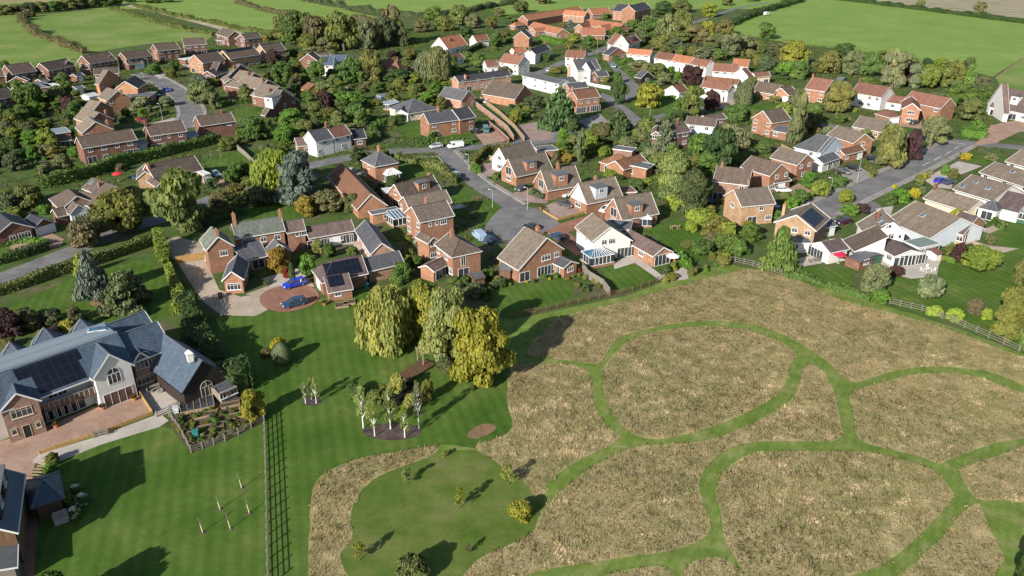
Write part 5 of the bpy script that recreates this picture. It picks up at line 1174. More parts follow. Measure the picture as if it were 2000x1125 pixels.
house('white cottage with chimneys at both ends', WHI, TR, [E(1367, 169, 1422, 178, 1400, 160, h=4.4, p=38, win=dict(F='w.w/.w.d'), ch=[(.02, 0, 1.1), (.98, 0, 1.1)]), E(1372, 159, 1440, 166, 1405, 151, h=2.8, p=33, roof=TU)], 'white cottage with chimneys at both ends of its red roof')
house('small white garage with red hipped roof', WHI, TU, [G(1297, 177, 1327, 182, 1334, 163, h=2.5, p=34, win=dict(F='.'))], 'small white garage with red roof on the green', 'garage', 'garage')
house('black timber summerhouse with skylit roof', 'timber_black', TS, [G(1252, 153, 1277, 149, 1260, 136, h=2.5, p=32, win=dict(F='f'))], 'black timber summerhouse behind the clipped lane hedge', 'summerhouse', 'summerhouse')
house('brown bungalow with orange gable and blue arch door', ORA, TB, [E(1468, 177, 1512, 184, 1495, 161, h=2.7, p=30), G(1507, 181, 1541, 187, 1532, 165, h=2.7, p=32, win=dict(F='f.g'))], 'brown roofed bungalow with orange gable and blue arched door')
house('brick gable house with white windows by birch', WARM, TB, [G(1468, 230, 1508, 241, 1530, 211, h=4.8, p=35, win=dict(F='w.w/f.f')), E(1507, 254, 1536, 260, 1521, 244, h=2.6, p=20, roof=TS, win=dict(F='f.'))], 'brick gabled house with four white windows beside the tall birch')
house('grey roofed house hidden by olive trees', BLU, TB, [E(1337, 242, 1396, 248, 1372, 229, h=4.8, p=30), E(1382, 237, 1420, 231, 1398, 222, h=4.6, p=30, wall=RED)], 'grey brown roofed house mostly hidden by olive trees')
house('brick house behind dark conifer', RED, TB, [E(1312, 263, 1350, 256, 1332, 241, h=4.8, p=35, ch=[(.1, 0, 1.4), (.6, 0, 1.4)]), G(1272, 263, 1290, 264, 1296, 244, h=4.6, p=38)], 'red brick house with two chimneys behind the dark conifer')
h7, _ = house('russet hipped bungalow with brown dormer', WARM, TU, [E(1170, 316, 1218, 329, 1205, 300, h=2.7, p=35, hip='ab'), E(1218, 332, 1267, 318, 1240, 304, h=2.7, p=30, win=dict(F='..')), G(1216, 322, 1264, 330, 1240, 312, h=3.0, p=3, roof='flat_felt', dep=5, win=dict(F='W.'))], 'russet hipped bungalow with brick flat roofed extension')
flat_block('dark box dormer block on russet bungalow', [(1196, 292), (1235, 297), (1228, 288)], 4.4, BRN, 'flat_felt', name='extension', cat='extension')
# east side
house('brick house with red roof behind round tree', WARM, TR, [E(1572, 173, 1612, 179, 1600, 152.5, h=4.9, p=35, win=dict(F='w.w/f.W'), ch=[(.02, 0, 1.0)])], 'brick house with red roof half hidden by the round russet tree')
house('white fronted house with wide red roof', WHI, TR, [E(1662, 180, 1722, 190.5, 1692, 162.5, h=4.9, p=35, wall=WHI, win=dict(F='W.ww/.Wf.'), ch=[(.02, 0, 1.0)])], 'white fronted house under a wide red tiled roof')
house('white garage with red roof between two houses', WHI, TR, [E(1727, 199, 1761, 203.5, 1745, 186.5, h=2.6, p=32)], 'white garage with red roof between two tall red roofed houses', 'garage', 'garage')
house('large brick house with ivy front gable', WARM, TR, [E(1764, 197, 1838, 212, 1800, 181, h=4.9, p=35, win=dict(F='.w.w/w...', R='./.')), G(1761, 213, 1799, 216, 1812, 190, h=4.9, p=36, win=dict(F='W/W')), G(1836, 222, 1862, 219, 1846, 209, h=2.6, p=25, roof=TP)], 'large brick house with red roof and ivy clad front gable')
house('pyramid roofed brick garage with white door', WARM, TR, [E(1708, 221.5, 1737, 229.5, 1733, 211, h=2.5, p=32, dep=5.5, hip='ab', win=dict(R='G'))], 'brick garage with red pyramid roof and white side door', 'garage', 'garage')
house('white cottage with huge grey roof and dormer', WHI, TP, [E(1931, 208, 2030, 228, 1985, 174, h=2.9, p=44, win=dict(F='pwpwf'), dorm=[(.4, 2.6, .3, .75, WHI)]), G(1928, 202, 1960, 222, 1945, 190, h=2.9, p=46, win=dict(F='.'))], 'white cottage under a huge grey roof with gabled dormer')
house('tan roofed bungalow behind olive street tree', WARM, TT, [E(1664, 247, 1721, 258, 1694, 228, h=2.7, p=30)], 'tan roofed bungalow with orange end wall behind the street tree')
house('tan roofed house with blue clad gable', WARM, TT, [E(1615, 263, 1667, 280, 1650, 249, h=4.4, p=32, win=dict(F='', R='w/w'))], 'tan roofed house with blue clad end gable')
house('blue rendered house with dark slate hip roof', BLU, TS, [E(1550, 287, 1596, 298, 1590, 260, h=4.8, p=33, hip='a', win=dict(F='.w/..')), G(1604, 299, 1648, 284, 1620, 262, h=4.8, p=29, win=dict(F='w.w/...')), E(1608, 320, 1642, 308, 1620, 300, h=2.6, p=28, wall=WHI, win=dict(F='.pP'))], 'pale blue rendered house with dark slate hipped roof')
house('tan roofed house with pale blue end wall', WARM, TT, [E(1504, 308, 1558, 323, 1540, 292, h=4.6, p=32, win=dict(R='ww/W'))], 'tan roofed house with glazed pale blue gable end')
house('brown gabled house with small lean-to porch', WARM, TB, [E(1446, 326, 1504, 344, 1490, 310, h=4.7, p=32, win=dict(F='', R='.w.w/W..')), E(1512, 358, 1546, 352, 1530, 345, h=2.4, p=20, dep=3, win=dict(F='g'))], 'brown roofed house with brick gable and small garage lean-to')
house('small brown roofed garage beside blue house', WARM, TU, [E(1650, 303, 1690, 293, 1668, 286, h=2.5, p=30, win=dict(F='f.g'))], 'small brown roofed garage beside the pale blue house', 'garage', 'garage')
house('brown brick house with one upper window', BRN, TB, [E(1392, 354, 1462, 362, 1430, 327, h=4.9, p=32, win=dict(F='..w/p..'), ch=[(.15, 0, .9), (.98, -.8, .6)])], 'brown brick house with single upper window and dark patio')
house('yellow brick house with ivy gable', BUF, TT, [E(1448, 404, 1515, 397.5, 1475, 367, h=4.9, p=34, win=dict(F='..w./.p.f', L='f/.'))], 'yellow brick house with ivy clad gable and tan roof')
house('orange brick house with solar panels on dark slope', BUF, TT, [G(1512, 434, 1594, 451.5, 1577, 395, h=4.8, p=30, win=dict(F='.ww/...'), sol=[(.1, .8, .15, .85, 1)], ch=[(.6, -1.0, 2.4)]), E(1540, 474, 1585, 474, 1560, 460, h=2.5, p=6, wall=WHI, roof=TG, dep=5, win=dict(F='W.')), G(1583, 476, 1621, 494, 1612, 452, h=2.7, p=26, wall=WHI, roof=TP, win=dict(F='P.'))], 'orange brick house with solar panels and white single storey wing')
house('dark blue slate hipped garage behind orange house', WHI, TG, [E(1603, 446, 1636, 440, 1620, 424, h=2.5, p=34, hip='ab', dep=6)], 'dark slate hipped garage beside the turning head', 'garage', 'garage')
house('white three storey gable house with garden wing', WHI, TT, [G(1694, 463.5, 1771, 457, 1693, 407, h=3.5, h2=4.6, p=38, win=dict(F='.w./w.wn/p...'), sky=[(.45, .6, -1), (.2, .6, -1)], ch=[(.62, -.35, 1.4)], st=2.35), E(1647, 468, 1669, 491.5, 1672, 450, h=2.3, p=28, mono=1, dep=6.4, roof=TB, win={}), G(1748, 501, 1806, 494.5, 1745.6, 471, h=2.5, p=16, roof=TP, dep=7, win=dict(F='psP', L='.f'))], 'white three storey gabled house with red brown garden wing')
flat_block('green flat roofed white garden room', [(1795, 486), (1838, 477), (1824, 460)], 2.5, WHI, 'flat_green', dict(F='ppp'), name='garden_room', cat='garden room')
house('broad tan roofed bungalow with skylight', GRY, TT, [E(1730, 429, 1816, 466, 1815, 396.5, h=2.6, p=24, mx=8, sky=[(.42, .55, -1)], win={})], 'broad tan roofed bungalow with skylight and pale blue gable')
house('orange brick bungalow wing with purple roof', ORA, TP, [E(1845, 449, 1882, 459, 1890, 418, h=2.6, p=26, win=dict(F='.W', R='pW'))], 'small orange brick bungalow wing with purple brown roof')
house('tan roofed bungalow with orange chimney', CRM, TT, [E(1803, 387, 1890, 414, 1866, 378, h=2.2, ox=.8, p=26, ch=[(.02, -.1, 1.2)], win=dict(F='', R='.P'))], 'tan roofed bungalow with orange brick chimney')
house('white bungalow with grey pyramid roof', WHI, TS, [E(1910, 405, 1948, 414, 1938, 391, h=2.6, p=26, hip='ab', win=dict(F='.p.'))], 'white bungalow wing with grey pyramid roof')
house('tan roofed bungalow with three skylights', WHI, TT, [E(1861, 369, 1940, 393, 1926, 348, h=2.2, ox=.8, p=24, mx=8, sky=[(.25, .6, -1), (.62, .45, -1), (.1, .2, -1)], win={}), E(1940, 404, 1990, 416, 1972, 366, h=2.6, p=22, roof=TP, win={})], 'tan roofed bungalow with several skylights and grey right wing')
house('long tan roofed bungalow at right edge', WHI, TT, [E(1912, 336, 2010, 368, 1975, 325, h=2.2, ox=.8, p=24, mx=8, sky=[(.45, .6, -1)], win=dict(F='w.w.w'))], 'long tan roofed bungalow with white wall at the right edge')
house('uppermost tan bungalow at right edge', WHI, TT, [E(1963, 315, 2030, 333, 2000, 293, h=2.2, ox=.8, p=24, win=dict(F='w.w'))], 'uppermost tan roofed bungalow beside the road junction')
cs, _ = house('green clad conservatory room at right edge', 'shed_green', 'flat_felt', [E(1967, 420, 2012, 432, 1992, 410, h=1.2, p=2, dep=4, win={})], 'green panelled garden room with blue glass roof', 'garden room', 'garden_room')
conservatory(cs, [(1966, 428), (2012, 438)], 2.2, 1.1, 4.2, 7)
# sheds and glasshouses
greenhouse('white framed greenhouse behind grey bungalow', [(745, 199), (769, 194)], 3.0)
shed('pale brown garden shed between trees', (587, 172, 602, 176, 600, 160), 2.0, 'timber_gold', TU, p=28)
shed('blue grey shed beside orange gable', (314, 380, 337, 374, 324, 364), 2.0, 'shed_blue', 'flat_felt', p=18)
shed('small shed in long grass border of brick house', (926, 546, 948, 541, 935, 533), 1.9, 'timber_brown', TS, p=20)
shed('red brown shed by wide brick house', (974, 526, 997, 530, 990, 514), 1.9, 'timber_brown', 'flat_felt', p=18)
shed('green shed beside white house lawn', (1664, 492, 1694, 505, 1690, 490), 2.1, 'shed_green', 'flat_felt', p=8)
shed('red play shelter with pale hatch', (1680, 513, 1708, 504, 1690, 497), 1.9, 'roof_red', 'flat_felt', 'play_shelter', 10, cat='play shelter', win=dict(F='f'))
shed('teal shed below field edge trees', (1632, 155, 1646, 157, 1640, 150), 2.2, 'shed_green', 'flat_felt', p=20)
shed('white summerhouse under far trees', (1467, 93, 1482, 95, 1474, 84), 2.2, 'render_white', 'flat_lead', 'summerhouse', 35, cat='summerhouse')
shed('small white store beside garden room', (1830, 497, 1842, 494, 1838, 488), 1.6, 'render_white', TR, 'garden_store', 14, cat='store')
# ------------------------------------------------------------------ ground, fields, roads
sheet('ground', [(-2500, 0), (2500, 0), (2500, 3200), (-2500, 3200)], 0.0, 'garden')
def field(px, mat, z=.015, name='field', smooth=0): return sheet(name, pix(px), z, mat, smooth=smooth)
sheet('far_farmland', [(-2500, 640), (2500, 640), (2500, 3200), (-2500, 3200)], .01, 'field')
field([(-260, 28), (34, 26), (52, 55), (110, 84), (172, 103), (172, 128), (130, 140), (-20, 150), (-260, 175)], 'field_rough')
field([(44, 32), (215, 16), (250, 27), (330, 48), (420, 66), (405, 78), (300, 84), (200, 99), (174, 105), (116, 84), (64, 62)], 'field_rough', .018)
field([(-260, 16), (100, 6), (215, 4), (240, 10), (215, 13), (60, 24), (-260, 26)], 'stubble_tan', .018)
field([(-260, -5), (230, -5), (215, 2), (100, 4), (-260, 12)], 'stubble_tan', .02)
field([(270, 8), (400, 2), (470, 12), (560, 33), (545, 62), (470, 62), (420, 51), (340, 34)], 'field', .018)
field([(400, -3), (560, -3), (640, 12), (745, 35), (640, 37), (560, 29), (470, 10)], 'field', .02)
field([(560, -10), (960, -10), (955, 12), (900, 22), (850, 29), (750, 26), (640, 9)], 'field', .022)
field([(960, 12), (1060, 4), (1200, 6), (1200, 14), (1060, 22), (980, 30)], 'field', .02)
field([(785, 70), (830, 64), (862, 70), (850, 84), (815, 95), (785, 90)], 'lawn', .02)
field([(940, 14), (1030, 10), (1020, 34), (960, 38)], 'lawn', .018)
field([(1425, 48), (1475, 26), (1565, 0), (1635, -2), (1800, 20), (2000, 45), (2200, 66), (2120, 90), (2010, 105), (1938, 150), (1900, 140), (1760, 118), (1640, 95), (1560, 88), (1440, 66)], 'field', .015)
field([(1650, -6), (2300, -6), (2300, 70), (2000, 36), (1800, 14)], 'stubble', .02)
field([(1945, 152), (2012, 108), (2250, 120), (2250, 190), (2010, 190), (1955, 172)], 'field_rough', .02)
sheet('paddock', pix([(420, 622), (560, 600), (720, 563), (800, 600), (930, 610), (1000, 625), (1090, 606), (1230, 576), (1300, 548), (1420, 515), (1525, 538), (1560, 540), (1640, 572), (1740, 600), (1880, 645), (2000, 692), (2300, 820)]) + [(200, 62), (200, 30), (-14, 30)] + pix([(430, 1120), (515, 820), (470, 730), (440, 660)]), .006, 'mown')
sheet('lawn', pix([(430, 622), (620, 590), (720, 564), (800, 640), (930, 640), (1000, 690), (988, 780), (1002, 830), (985, 853), (930, 876), (870, 868), (760, 888), (700, 898), (640, 922), (612, 950), (604, 1000), (606, 1130)]) + [(-22, 45), (-32, 45)] + pix([(522, 1000), (514, 820), (480, 740), (440, 670)]), .010, 'lawn')
sheet('lawn', pix([(92, 912), (200, 868), (312, 832), (335, 838), (372, 886), (440, 862), (514, 828), (522, 1130)]) + [(-34, 40), (-62, 40)] + pix([(60, 1130), (66, 1060), (80, 1000), (128, 960)]), .012, 'lawn')
sheet('lawn', pix([(8, 606), (80, 570), (150, 540), (215, 522), (303, 503), (322, 560), (346, 605), (300, 632), (230, 640), (60, 624)]), .012, 'lawn')
for i, q in enumerate([[(1172, 528), (1243, 510), (1292, 541), (1216, 572), (1195, 566)], [(1262, 448), (1325, 428), (1432, 474), (1420, 500), (1345, 512), (1300, 480)], [(398, 312), (470, 294), (496, 328), (455, 352), (410, 338)], [(1534, 524), (1672, 522), (1664, 566), (1600, 562), (1556, 545)], [(1735, 545), (1830, 520), (1905, 500), (2000, 484), (2080, 560), (2060, 690), (1990, 680), (1880, 640), (1740, 592), (1720, 560)], [(1935, 442), (2000, 432), (2060, 470), (1990, 490), (1930, 470)], [(958, 568), (1010, 556), (1085, 548), (1122, 560), (1110, 590), (1000, 614), (965, 605)], [(878, 385), (915, 372), (925, 395), (890, 398)], [(925, 395), (985, 388), (975, 430), (940, 440)], [(60, 350), (150, 318), (200, 332), (150, 350), (80, 362)], [(430, 415), (560, 392), (600, 420), (545, 440), (480, 430)], [(0, 478), (60, 468), (90, 480), (0, 508)], [(1230, 195), (1280, 205), (1330, 196), (1320, 210), (1265, 222), (1235, 212)], [(1450, 205), (1500, 202), (1560, 215), (1500, 218), (1445, 212)], [(1630, 325), (1690, 337), (1672, 346), (1625, 334)], [(1890, 305), (1950, 300), (1970, 312), (1930, 322), (1890, 318)], [(830, 265), (905, 250), (935, 260), (860, 278)], [(780, 245), (830, 238), (838, 262), (790, 270)], [(1180, 128), (1210, 160), (1180, 158)], [(945, 105), (975, 98), (985, 110), (950, 116)], [(1780, 245), (1860, 262), (1850, 272), (1770, 258)], [(455, 212), (490, 208), (505, 228), (460, 232)], [(750, 335), (775, 315), (830, 325), (860, 350), (800, 356)]]):
    sheet('lawn', pix(q), .012 + .0006 * i, 'lawn')
sheet('orchard_grass', pix([(853, 880), (790, 909), (740, 928), (710, 953), (690, 984), (683, 1030), (676, 1066), (664, 1082), (668, 1102), (684, 1150), (900, 1150), (1000, 1062), (1040, 1040), (1058, 1000), (1066, 966), (1044, 964), (998, 922), (960, 894), (935, 878)]), .0105, 'orchard')
sheet('bracken_patch', pix([(914, 846), (938, 830), (962, 828), (968, 838), (946, 852), (920, 857)]), .02, 'brown_patch', smooth=4)
def ell(cx, cy, rx, ry, n=20): return [(cx + rx * math.cos(6.2832 * i / n), cy - ry * math.sin(6.2832 * i / n)) for i in range(n)][::-1]
sheet('mulch_bed', pix(ell(766, 843, 58, 17)), .022, 'mulch'); sheet('mulch_bed', pix(ell(609, 783, 20, 10)), .022, 'mulch')
sheet('pond', pix([(722, 768), (745, 752), (780, 746), (812, 748), (830, 758), (832, 778), (812, 790), (765, 794), (730, 786)]), .022, 'pond_bed', smooth=3)
sheet('earth_ring', pix(ell(195, 592, 20, 8)), .02, 'brown_patch')
# mown edge and drives
cM = road('road', [(-140, 610), (-60, 566), (30, 534), (110, 503), (180, 474), (250, 446), (325, 424), (420, 387), (540, 342), (650, 314), (745, 298), (840, 293), (930, 288), (1000, 282), (1070, 275), (1130, 258), (1185, 244), (1245, 241), (1320, 222), (1400, 211), (1490, 222), (1590, 241), (1700, 258), (1800, 268), (1880, 278), (2080, 296)], 6.0)
cR = road('road', [(1872, 280), (1830, 302), (1772, 331), (1705, 362), (1650, 388), (1600, 411)], 7.4, .034)
field([(1590, 410), (1625, 396), (1670, 385), (1720, 402), (1700, 416), (1640, 420), (1628, 432), (1600, 430)], 'tarmac', .036, 'road', 3)
cC = road('road', [(868, 296), (884, 312), (905, 335), (935, 360), (975, 385), (1005, 404)], 5.6, .034)
field([(948, 442), (972, 412), (1000, 398), (1030, 404), (1062, 412), (1094, 438), (1086, 452), (1062, 456), (1030, 470), (1000, 478), (940, 474)], 'tarmac', .037, 'road', 2)
cE = road('road', [(276, 143), (300, 152), (322, 163), (350, 182), (370, 205), (374, 228), (350, 250)], 7.5, .034)
cV = road('road', [(1248, 239), (1215, 212), (1200, 200), (1235, 186), (1240, 172), (1222, 152), (1200, 128), (1186, 104), (1198, 86), (1260, 70), (1350, 46), (1440, 16), (1500, 6)], 4.6, .036)
cW = road('road', [(1045, 146), (1065, 138), (1100, 122), (1150, 106), (1190, 92)], 5.5, .038)
road('road', [(1200, 200), (1170, 184), (1120, 180)], 5.0, .040)
road('farm_track', [(200, 2), (238, 8), (300, 22), (370, 39), (428, 54), (470, 66)], 5.5, .03, 'gravel')
for x0, y0, x1, y1 in [(1802, 324, 1815, 317), (1825, 313, 1837, 306), (1847, 302, 1857, 296), (1864, 291, 1873, 286)]:
    a, b = at(x0, y0), at(x1, y1); m = MB(); m.bar((a.x, a.y, .045), (b.x, b.y, .045), .16, .012); tag(m.build('road_marking', MATS['road_paint']), kind='structure')
for (pts) in ([(798, 309), (858, 305)], [(1848, 276), (1885, 282)], [(856, 306), (872, 326)]):
    a, b = at(*pts[0]), at(*pts[1]); m = MB(); n = 8
    for i in range(n): m.bar(a.lerp(b, i / n) + Vector((0, 0, .045)), a.lerp(b, (i + .6) / n) + Vector((0, 0, .045)), .2, .012)
    tag(m.build('road_marking', MATS['road_paint']), kind='structure')
pavement(cR, 3.75, 5.6); pavement(cR, -3.75, -5.4); pavement(cC, 2.85, 4.4); pavement(cE, 3.8, 5.2); pavement(cE, -3.8, -5.2)
DR = [('gravel', [(318, 470), (345, 462), (400, 476), (404, 500), (348, 512), (330, 500)]), ('gravel', [(348, 514), (402, 506), (428, 566), (470, 580), (520, 572), (522, 606), (498, 618), (432, 616), (398, 590), (368, 548)]),
      ('gravel', [(480, 575), (520, 560), (600, 540), (615, 560), (545, 568), (515, 580)]), ('paver_pink', [(-60, 880), (60, 845), (195, 790), (268, 768), (298, 806), (200, 846), (78, 884), (60, 932), (-60, 935)]),
      ('concrete', [(62, 902), (78, 887), (200, 850), (312, 808), (330, 822), (312, 834), (200, 868), (92, 912)]), ('paver_red', [(30, 1130), (52, 925), (64, 930), (74, 1000), (66, 1130)]), ('concrete', [(272, 760), (325, 735), (366, 792), (306, 816), (296, 800)]),
      ('soil', [(330, 822), (364, 784), (420, 778), (470, 760), (512, 800), (516, 822), (440, 860), (374, 884)]), ('concrete', [(1198, 512), (1240, 496), (1292, 538), (1340, 520), (1345, 545), (1295, 552), (1240, 514), (1200, 526)]),
      ('paver_red', [(1085, 440), (1150, 420), (1180, 412), (1185, 430), (1150, 445), (1100, 455)]), ('gravel_dark', [(1060, 404), (1080, 396), (1118, 388), (1142, 408), (1135, 416), (1090, 430)]), ('gravel_dark', [(1000, 378), (1040, 366), (1066, 384), (1070, 398), (1010, 394)]),
      ('paver_red', [(1062, 452), (1092, 442), (1120, 462), (1150, 490), (1125, 500), (1085, 470)]), ('gravel_dark', [(945, 320), (985, 314), (998, 330), (965, 345), (940, 345)]), ('tarmac', [(1005, 278), (1020, 246), (1075, 240), (1095, 262), (1080, 274)]),
      ('gravel_dark', [(1005, 246), (1050, 238), (1082, 246), (1080, 272), (1030, 276)]), ('pavement', [(1172, 222), (1190, 240), (1140, 250), (1130, 236)]), ('concrete', [(1836, 350), (1812, 345), (1872, 315), (1918, 325), (1880, 340)]), ('concrete', [(1805, 352), (1830, 343), (1862, 352), (1858, 370), (1826, 366)]),
      ('concrete', [(1705, 512), (1745, 504), (1830, 480), (1842, 500), (1832, 522), (1830, 540), (1780, 545), (1740, 535)]), ('gravel', [(1850, 478), (1905, 455), (1960, 432), (1960, 445), (1900, 470), (1930, 480), (1990, 486), (1960, 494), (1880, 485)]),
      ('paver_pink', [(1900, 285), (1925, 262), (1935, 245), (2000, 232), (2080, 240), (2080, 262), (1990, 258), (1945, 280)]), ('paver_pink', [(1750, 228), (1800, 238), (1800, 252), (1752, 246)]), ('pavement', [(1640, 330), (1670, 322), (1700, 338), (1676, 356), (1645, 345)]),
      ('paver_pink', [(1535, 372), (1560, 358), (1585, 374), (1560, 386)]), ('concrete', [(1700, 316), (1690, 306), (1730, 318), (1745, 326)]), ('concrete', [(1710, 408), (1745, 402), (1738, 428), (1715, 420)]), ('paver_pink', [(928, 262), (980, 255), (992, 275), (945, 284)]),
      ('concrete', [(790, 460), (815, 448), (830, 470), (812, 478)]), ('concrete', [(552, 460), (700, 455), (720, 492), (700, 500), (690, 478), (620, 480)]), ('gravel_dark', [(680, 342), (700, 330), (708, 345), (690, 352)]), ('paver_pink', [(20, 480), (100, 455), (125, 468), (118, 482), (60, 492), (20, 500)]),
      ('paver_pink', [(398, 352), (430, 344), (460, 362), (420, 368)]), ('concrete', [(300, 146), (328, 138), (330, 147), (312, 154)]), ('concrete', [(356, 118), (395, 113), (400, 125), (372, 134), (355, 128)]), ('concrete', [(285, 244), (340, 230), (352, 236), (300, 248)]), ('concrete', [(1560, 505), (1610, 495), (1605, 515), (1562, 522)]),
      ('gravel', [(1395, 200), (1440, 190), (1450, 200), (1410, 212)]), ('concrete', [(870, 405), (900, 398), (912, 404), (880, 412)]), ('concrete', [(510, 545), (580, 525), (600, 540), (530, 562)])]
for i, (mt, q) in enumerate(DR): sheet('driveway' if 'pav' in mt or 'grav' in mt or mt == 'tarmac' else 'paving' if mt != 'soil' else 'vegetable_bed_soil', pix(q), .042 + .0009 * i, mt)
sheet('brick_circle', pix([(508, 590), (512, 574), (540, 561), (580, 556), (610, 562), (624, 578), (615, 593), (590, 604), (555, 610), (522, 604)]), .084, 'paver_red', smooth=3)
# long dry grass with mown walks between
M = [
 ('long dry grass strip above the ringed walk', [(1035, 672), (1062, 648), (1088, 624), (1150, 605), (1230, 586), (1330, 557), (1420, 534), (1480, 527), (1560, 548), (1640, 585), (1740, 611), (1830, 636), (1900, 660), (1960, 685), (2030, 714), (2030, 762), (1950, 732), (1890, 720), (1820, 716), (1760, 722), (1720, 733), (1680, 745), (1660, 745), (1640, 730), (1618, 708), (1588, 687), (1550, 663), (1500, 642), (1440, 629), (1380, 627), (1320, 632), (1260, 644), (1220, 655), (1195, 675), (1172, 706), (1158, 711), (1125, 706), (1080, 700), (1035, 694)]),
 ('dry grass triangle left of the ringed walk', [(1008, 712), (1080, 710), (1130, 717), (1151, 731), (1154, 760), (1162, 796), (1180, 826), (1207, 851), (1203, 862), (1168, 881), (1120, 905), (1070, 942), (1062, 962), (1044, 966), (1030, 946), (998, 924), (960, 896), (933, 880), (934, 868), (985, 850), (1002, 828), (992, 788), (992, 745)]),
 ('oval of dry grass inside the ringed walk', [(1180, 720), (1196, 694), (1226, 668), (1270, 650), (1330, 640), (1390, 637), (1450, 643), (1510, 661), (1545, 681), (1556, 696), (1542, 712), (1540, 732), (1528, 756), (1498, 785), (1450, 810), (1400, 830), (1340, 848), (1282, 858), (1240, 850), (1206, 820), (1186, 785), (1177, 750)]),
 ('winding belt of dry grass through the middle', [(1566, 728), (1578, 713), (1596, 716), (1616, 736), (1631, 772), (1641, 820), (1645, 846), (1628, 861), (1560, 862), (1480, 863), (1420, 876), (1388, 902), (1368, 932), (1367, 960), (1380, 1000), (1388, 1030), (1372, 1052), (1320, 1074), (1240, 1086), (1130, 1102), (1050, 1116), (990, 1134), (900, 1142), (935, 1092), (1000, 1062), (1040, 1040), (1056, 1000), (1080, 976), (1110, 946), (1160, 910), (1230, 876), (1290, 868), (1370, 862), (1440, 840), (1500, 811), (1545, 781), (1560, 756)]),
 ('dry grass island on the right of the walks', [(1660, 772), (1690, 756), (1740, 742), (1790, 731), (1850, 728), (1910, 736), (1960, 755), (2030, 785), (2030, 845), (1950, 864), (1890, 884), (1850, 900), (1832, 905), (1790, 890), (1740, 878), (1690, 865), (1674, 850), (1668, 810)]),
 ('largest rounded dry grass island', [(1398, 965), (1405, 935), (1430, 906), (1470, 886), (1520, 881), (1600, 882), (1680, 882), (1730, 890), (1790, 906), (1828, 921), (1850, 946), (1862, 968), (1850, 986), (1820, 1020), (1780, 1060), (1750, 1085), (1720, 1104), (1670, 1122), (1600, 1138), (1480, 1145), (1440, 1095), (1415, 1050), (1408, 1000)]),
 ('small dry grass wedge at the right edge', [(1875, 917), (1900, 905), (1950, 890), (2030, 868), (2030, 974), (1960, 977), (1920, 977), (1900, 967), (1885, 946)]),
 ('dry grass tongue beside the green corner', [(1900, 986), (1916, 990), (1936, 1040), (1955, 1075), (1962, 1092), (1946, 1112), (1920, 1140), (1750, 1142), (1790, 1096), (1840, 1050), (1872, 1010)]),
 ('small round dry grass hump at the bottom', [(1338, 1112), (1360, 1094), (1400, 1088), (1430, 1102), (1455, 1140), (1330, 1145)]),
 ('low dry grass strip at the bottom edge', [(1160, 1132), (1180, 1124), (1240, 1110), (1300, 1108), (1308, 1142), (1160, 1145)]),
 ('crescent of dry grass around the young orchard', [(607, 995), (615, 946), (640, 921), (700, 896), (760, 885), (820, 875), (852, 870), (853, 881), (830, 895), (790, 910), (740, 930), (710, 955), (690, 986), (683, 1020), (688, 1048), (676, 1066), (665, 1082), (668, 1102), (684, 1150), (608, 1150)])]
tot = 0
for lab, q in M: tot += meadow(q, lab)
print('grass blades', tot)
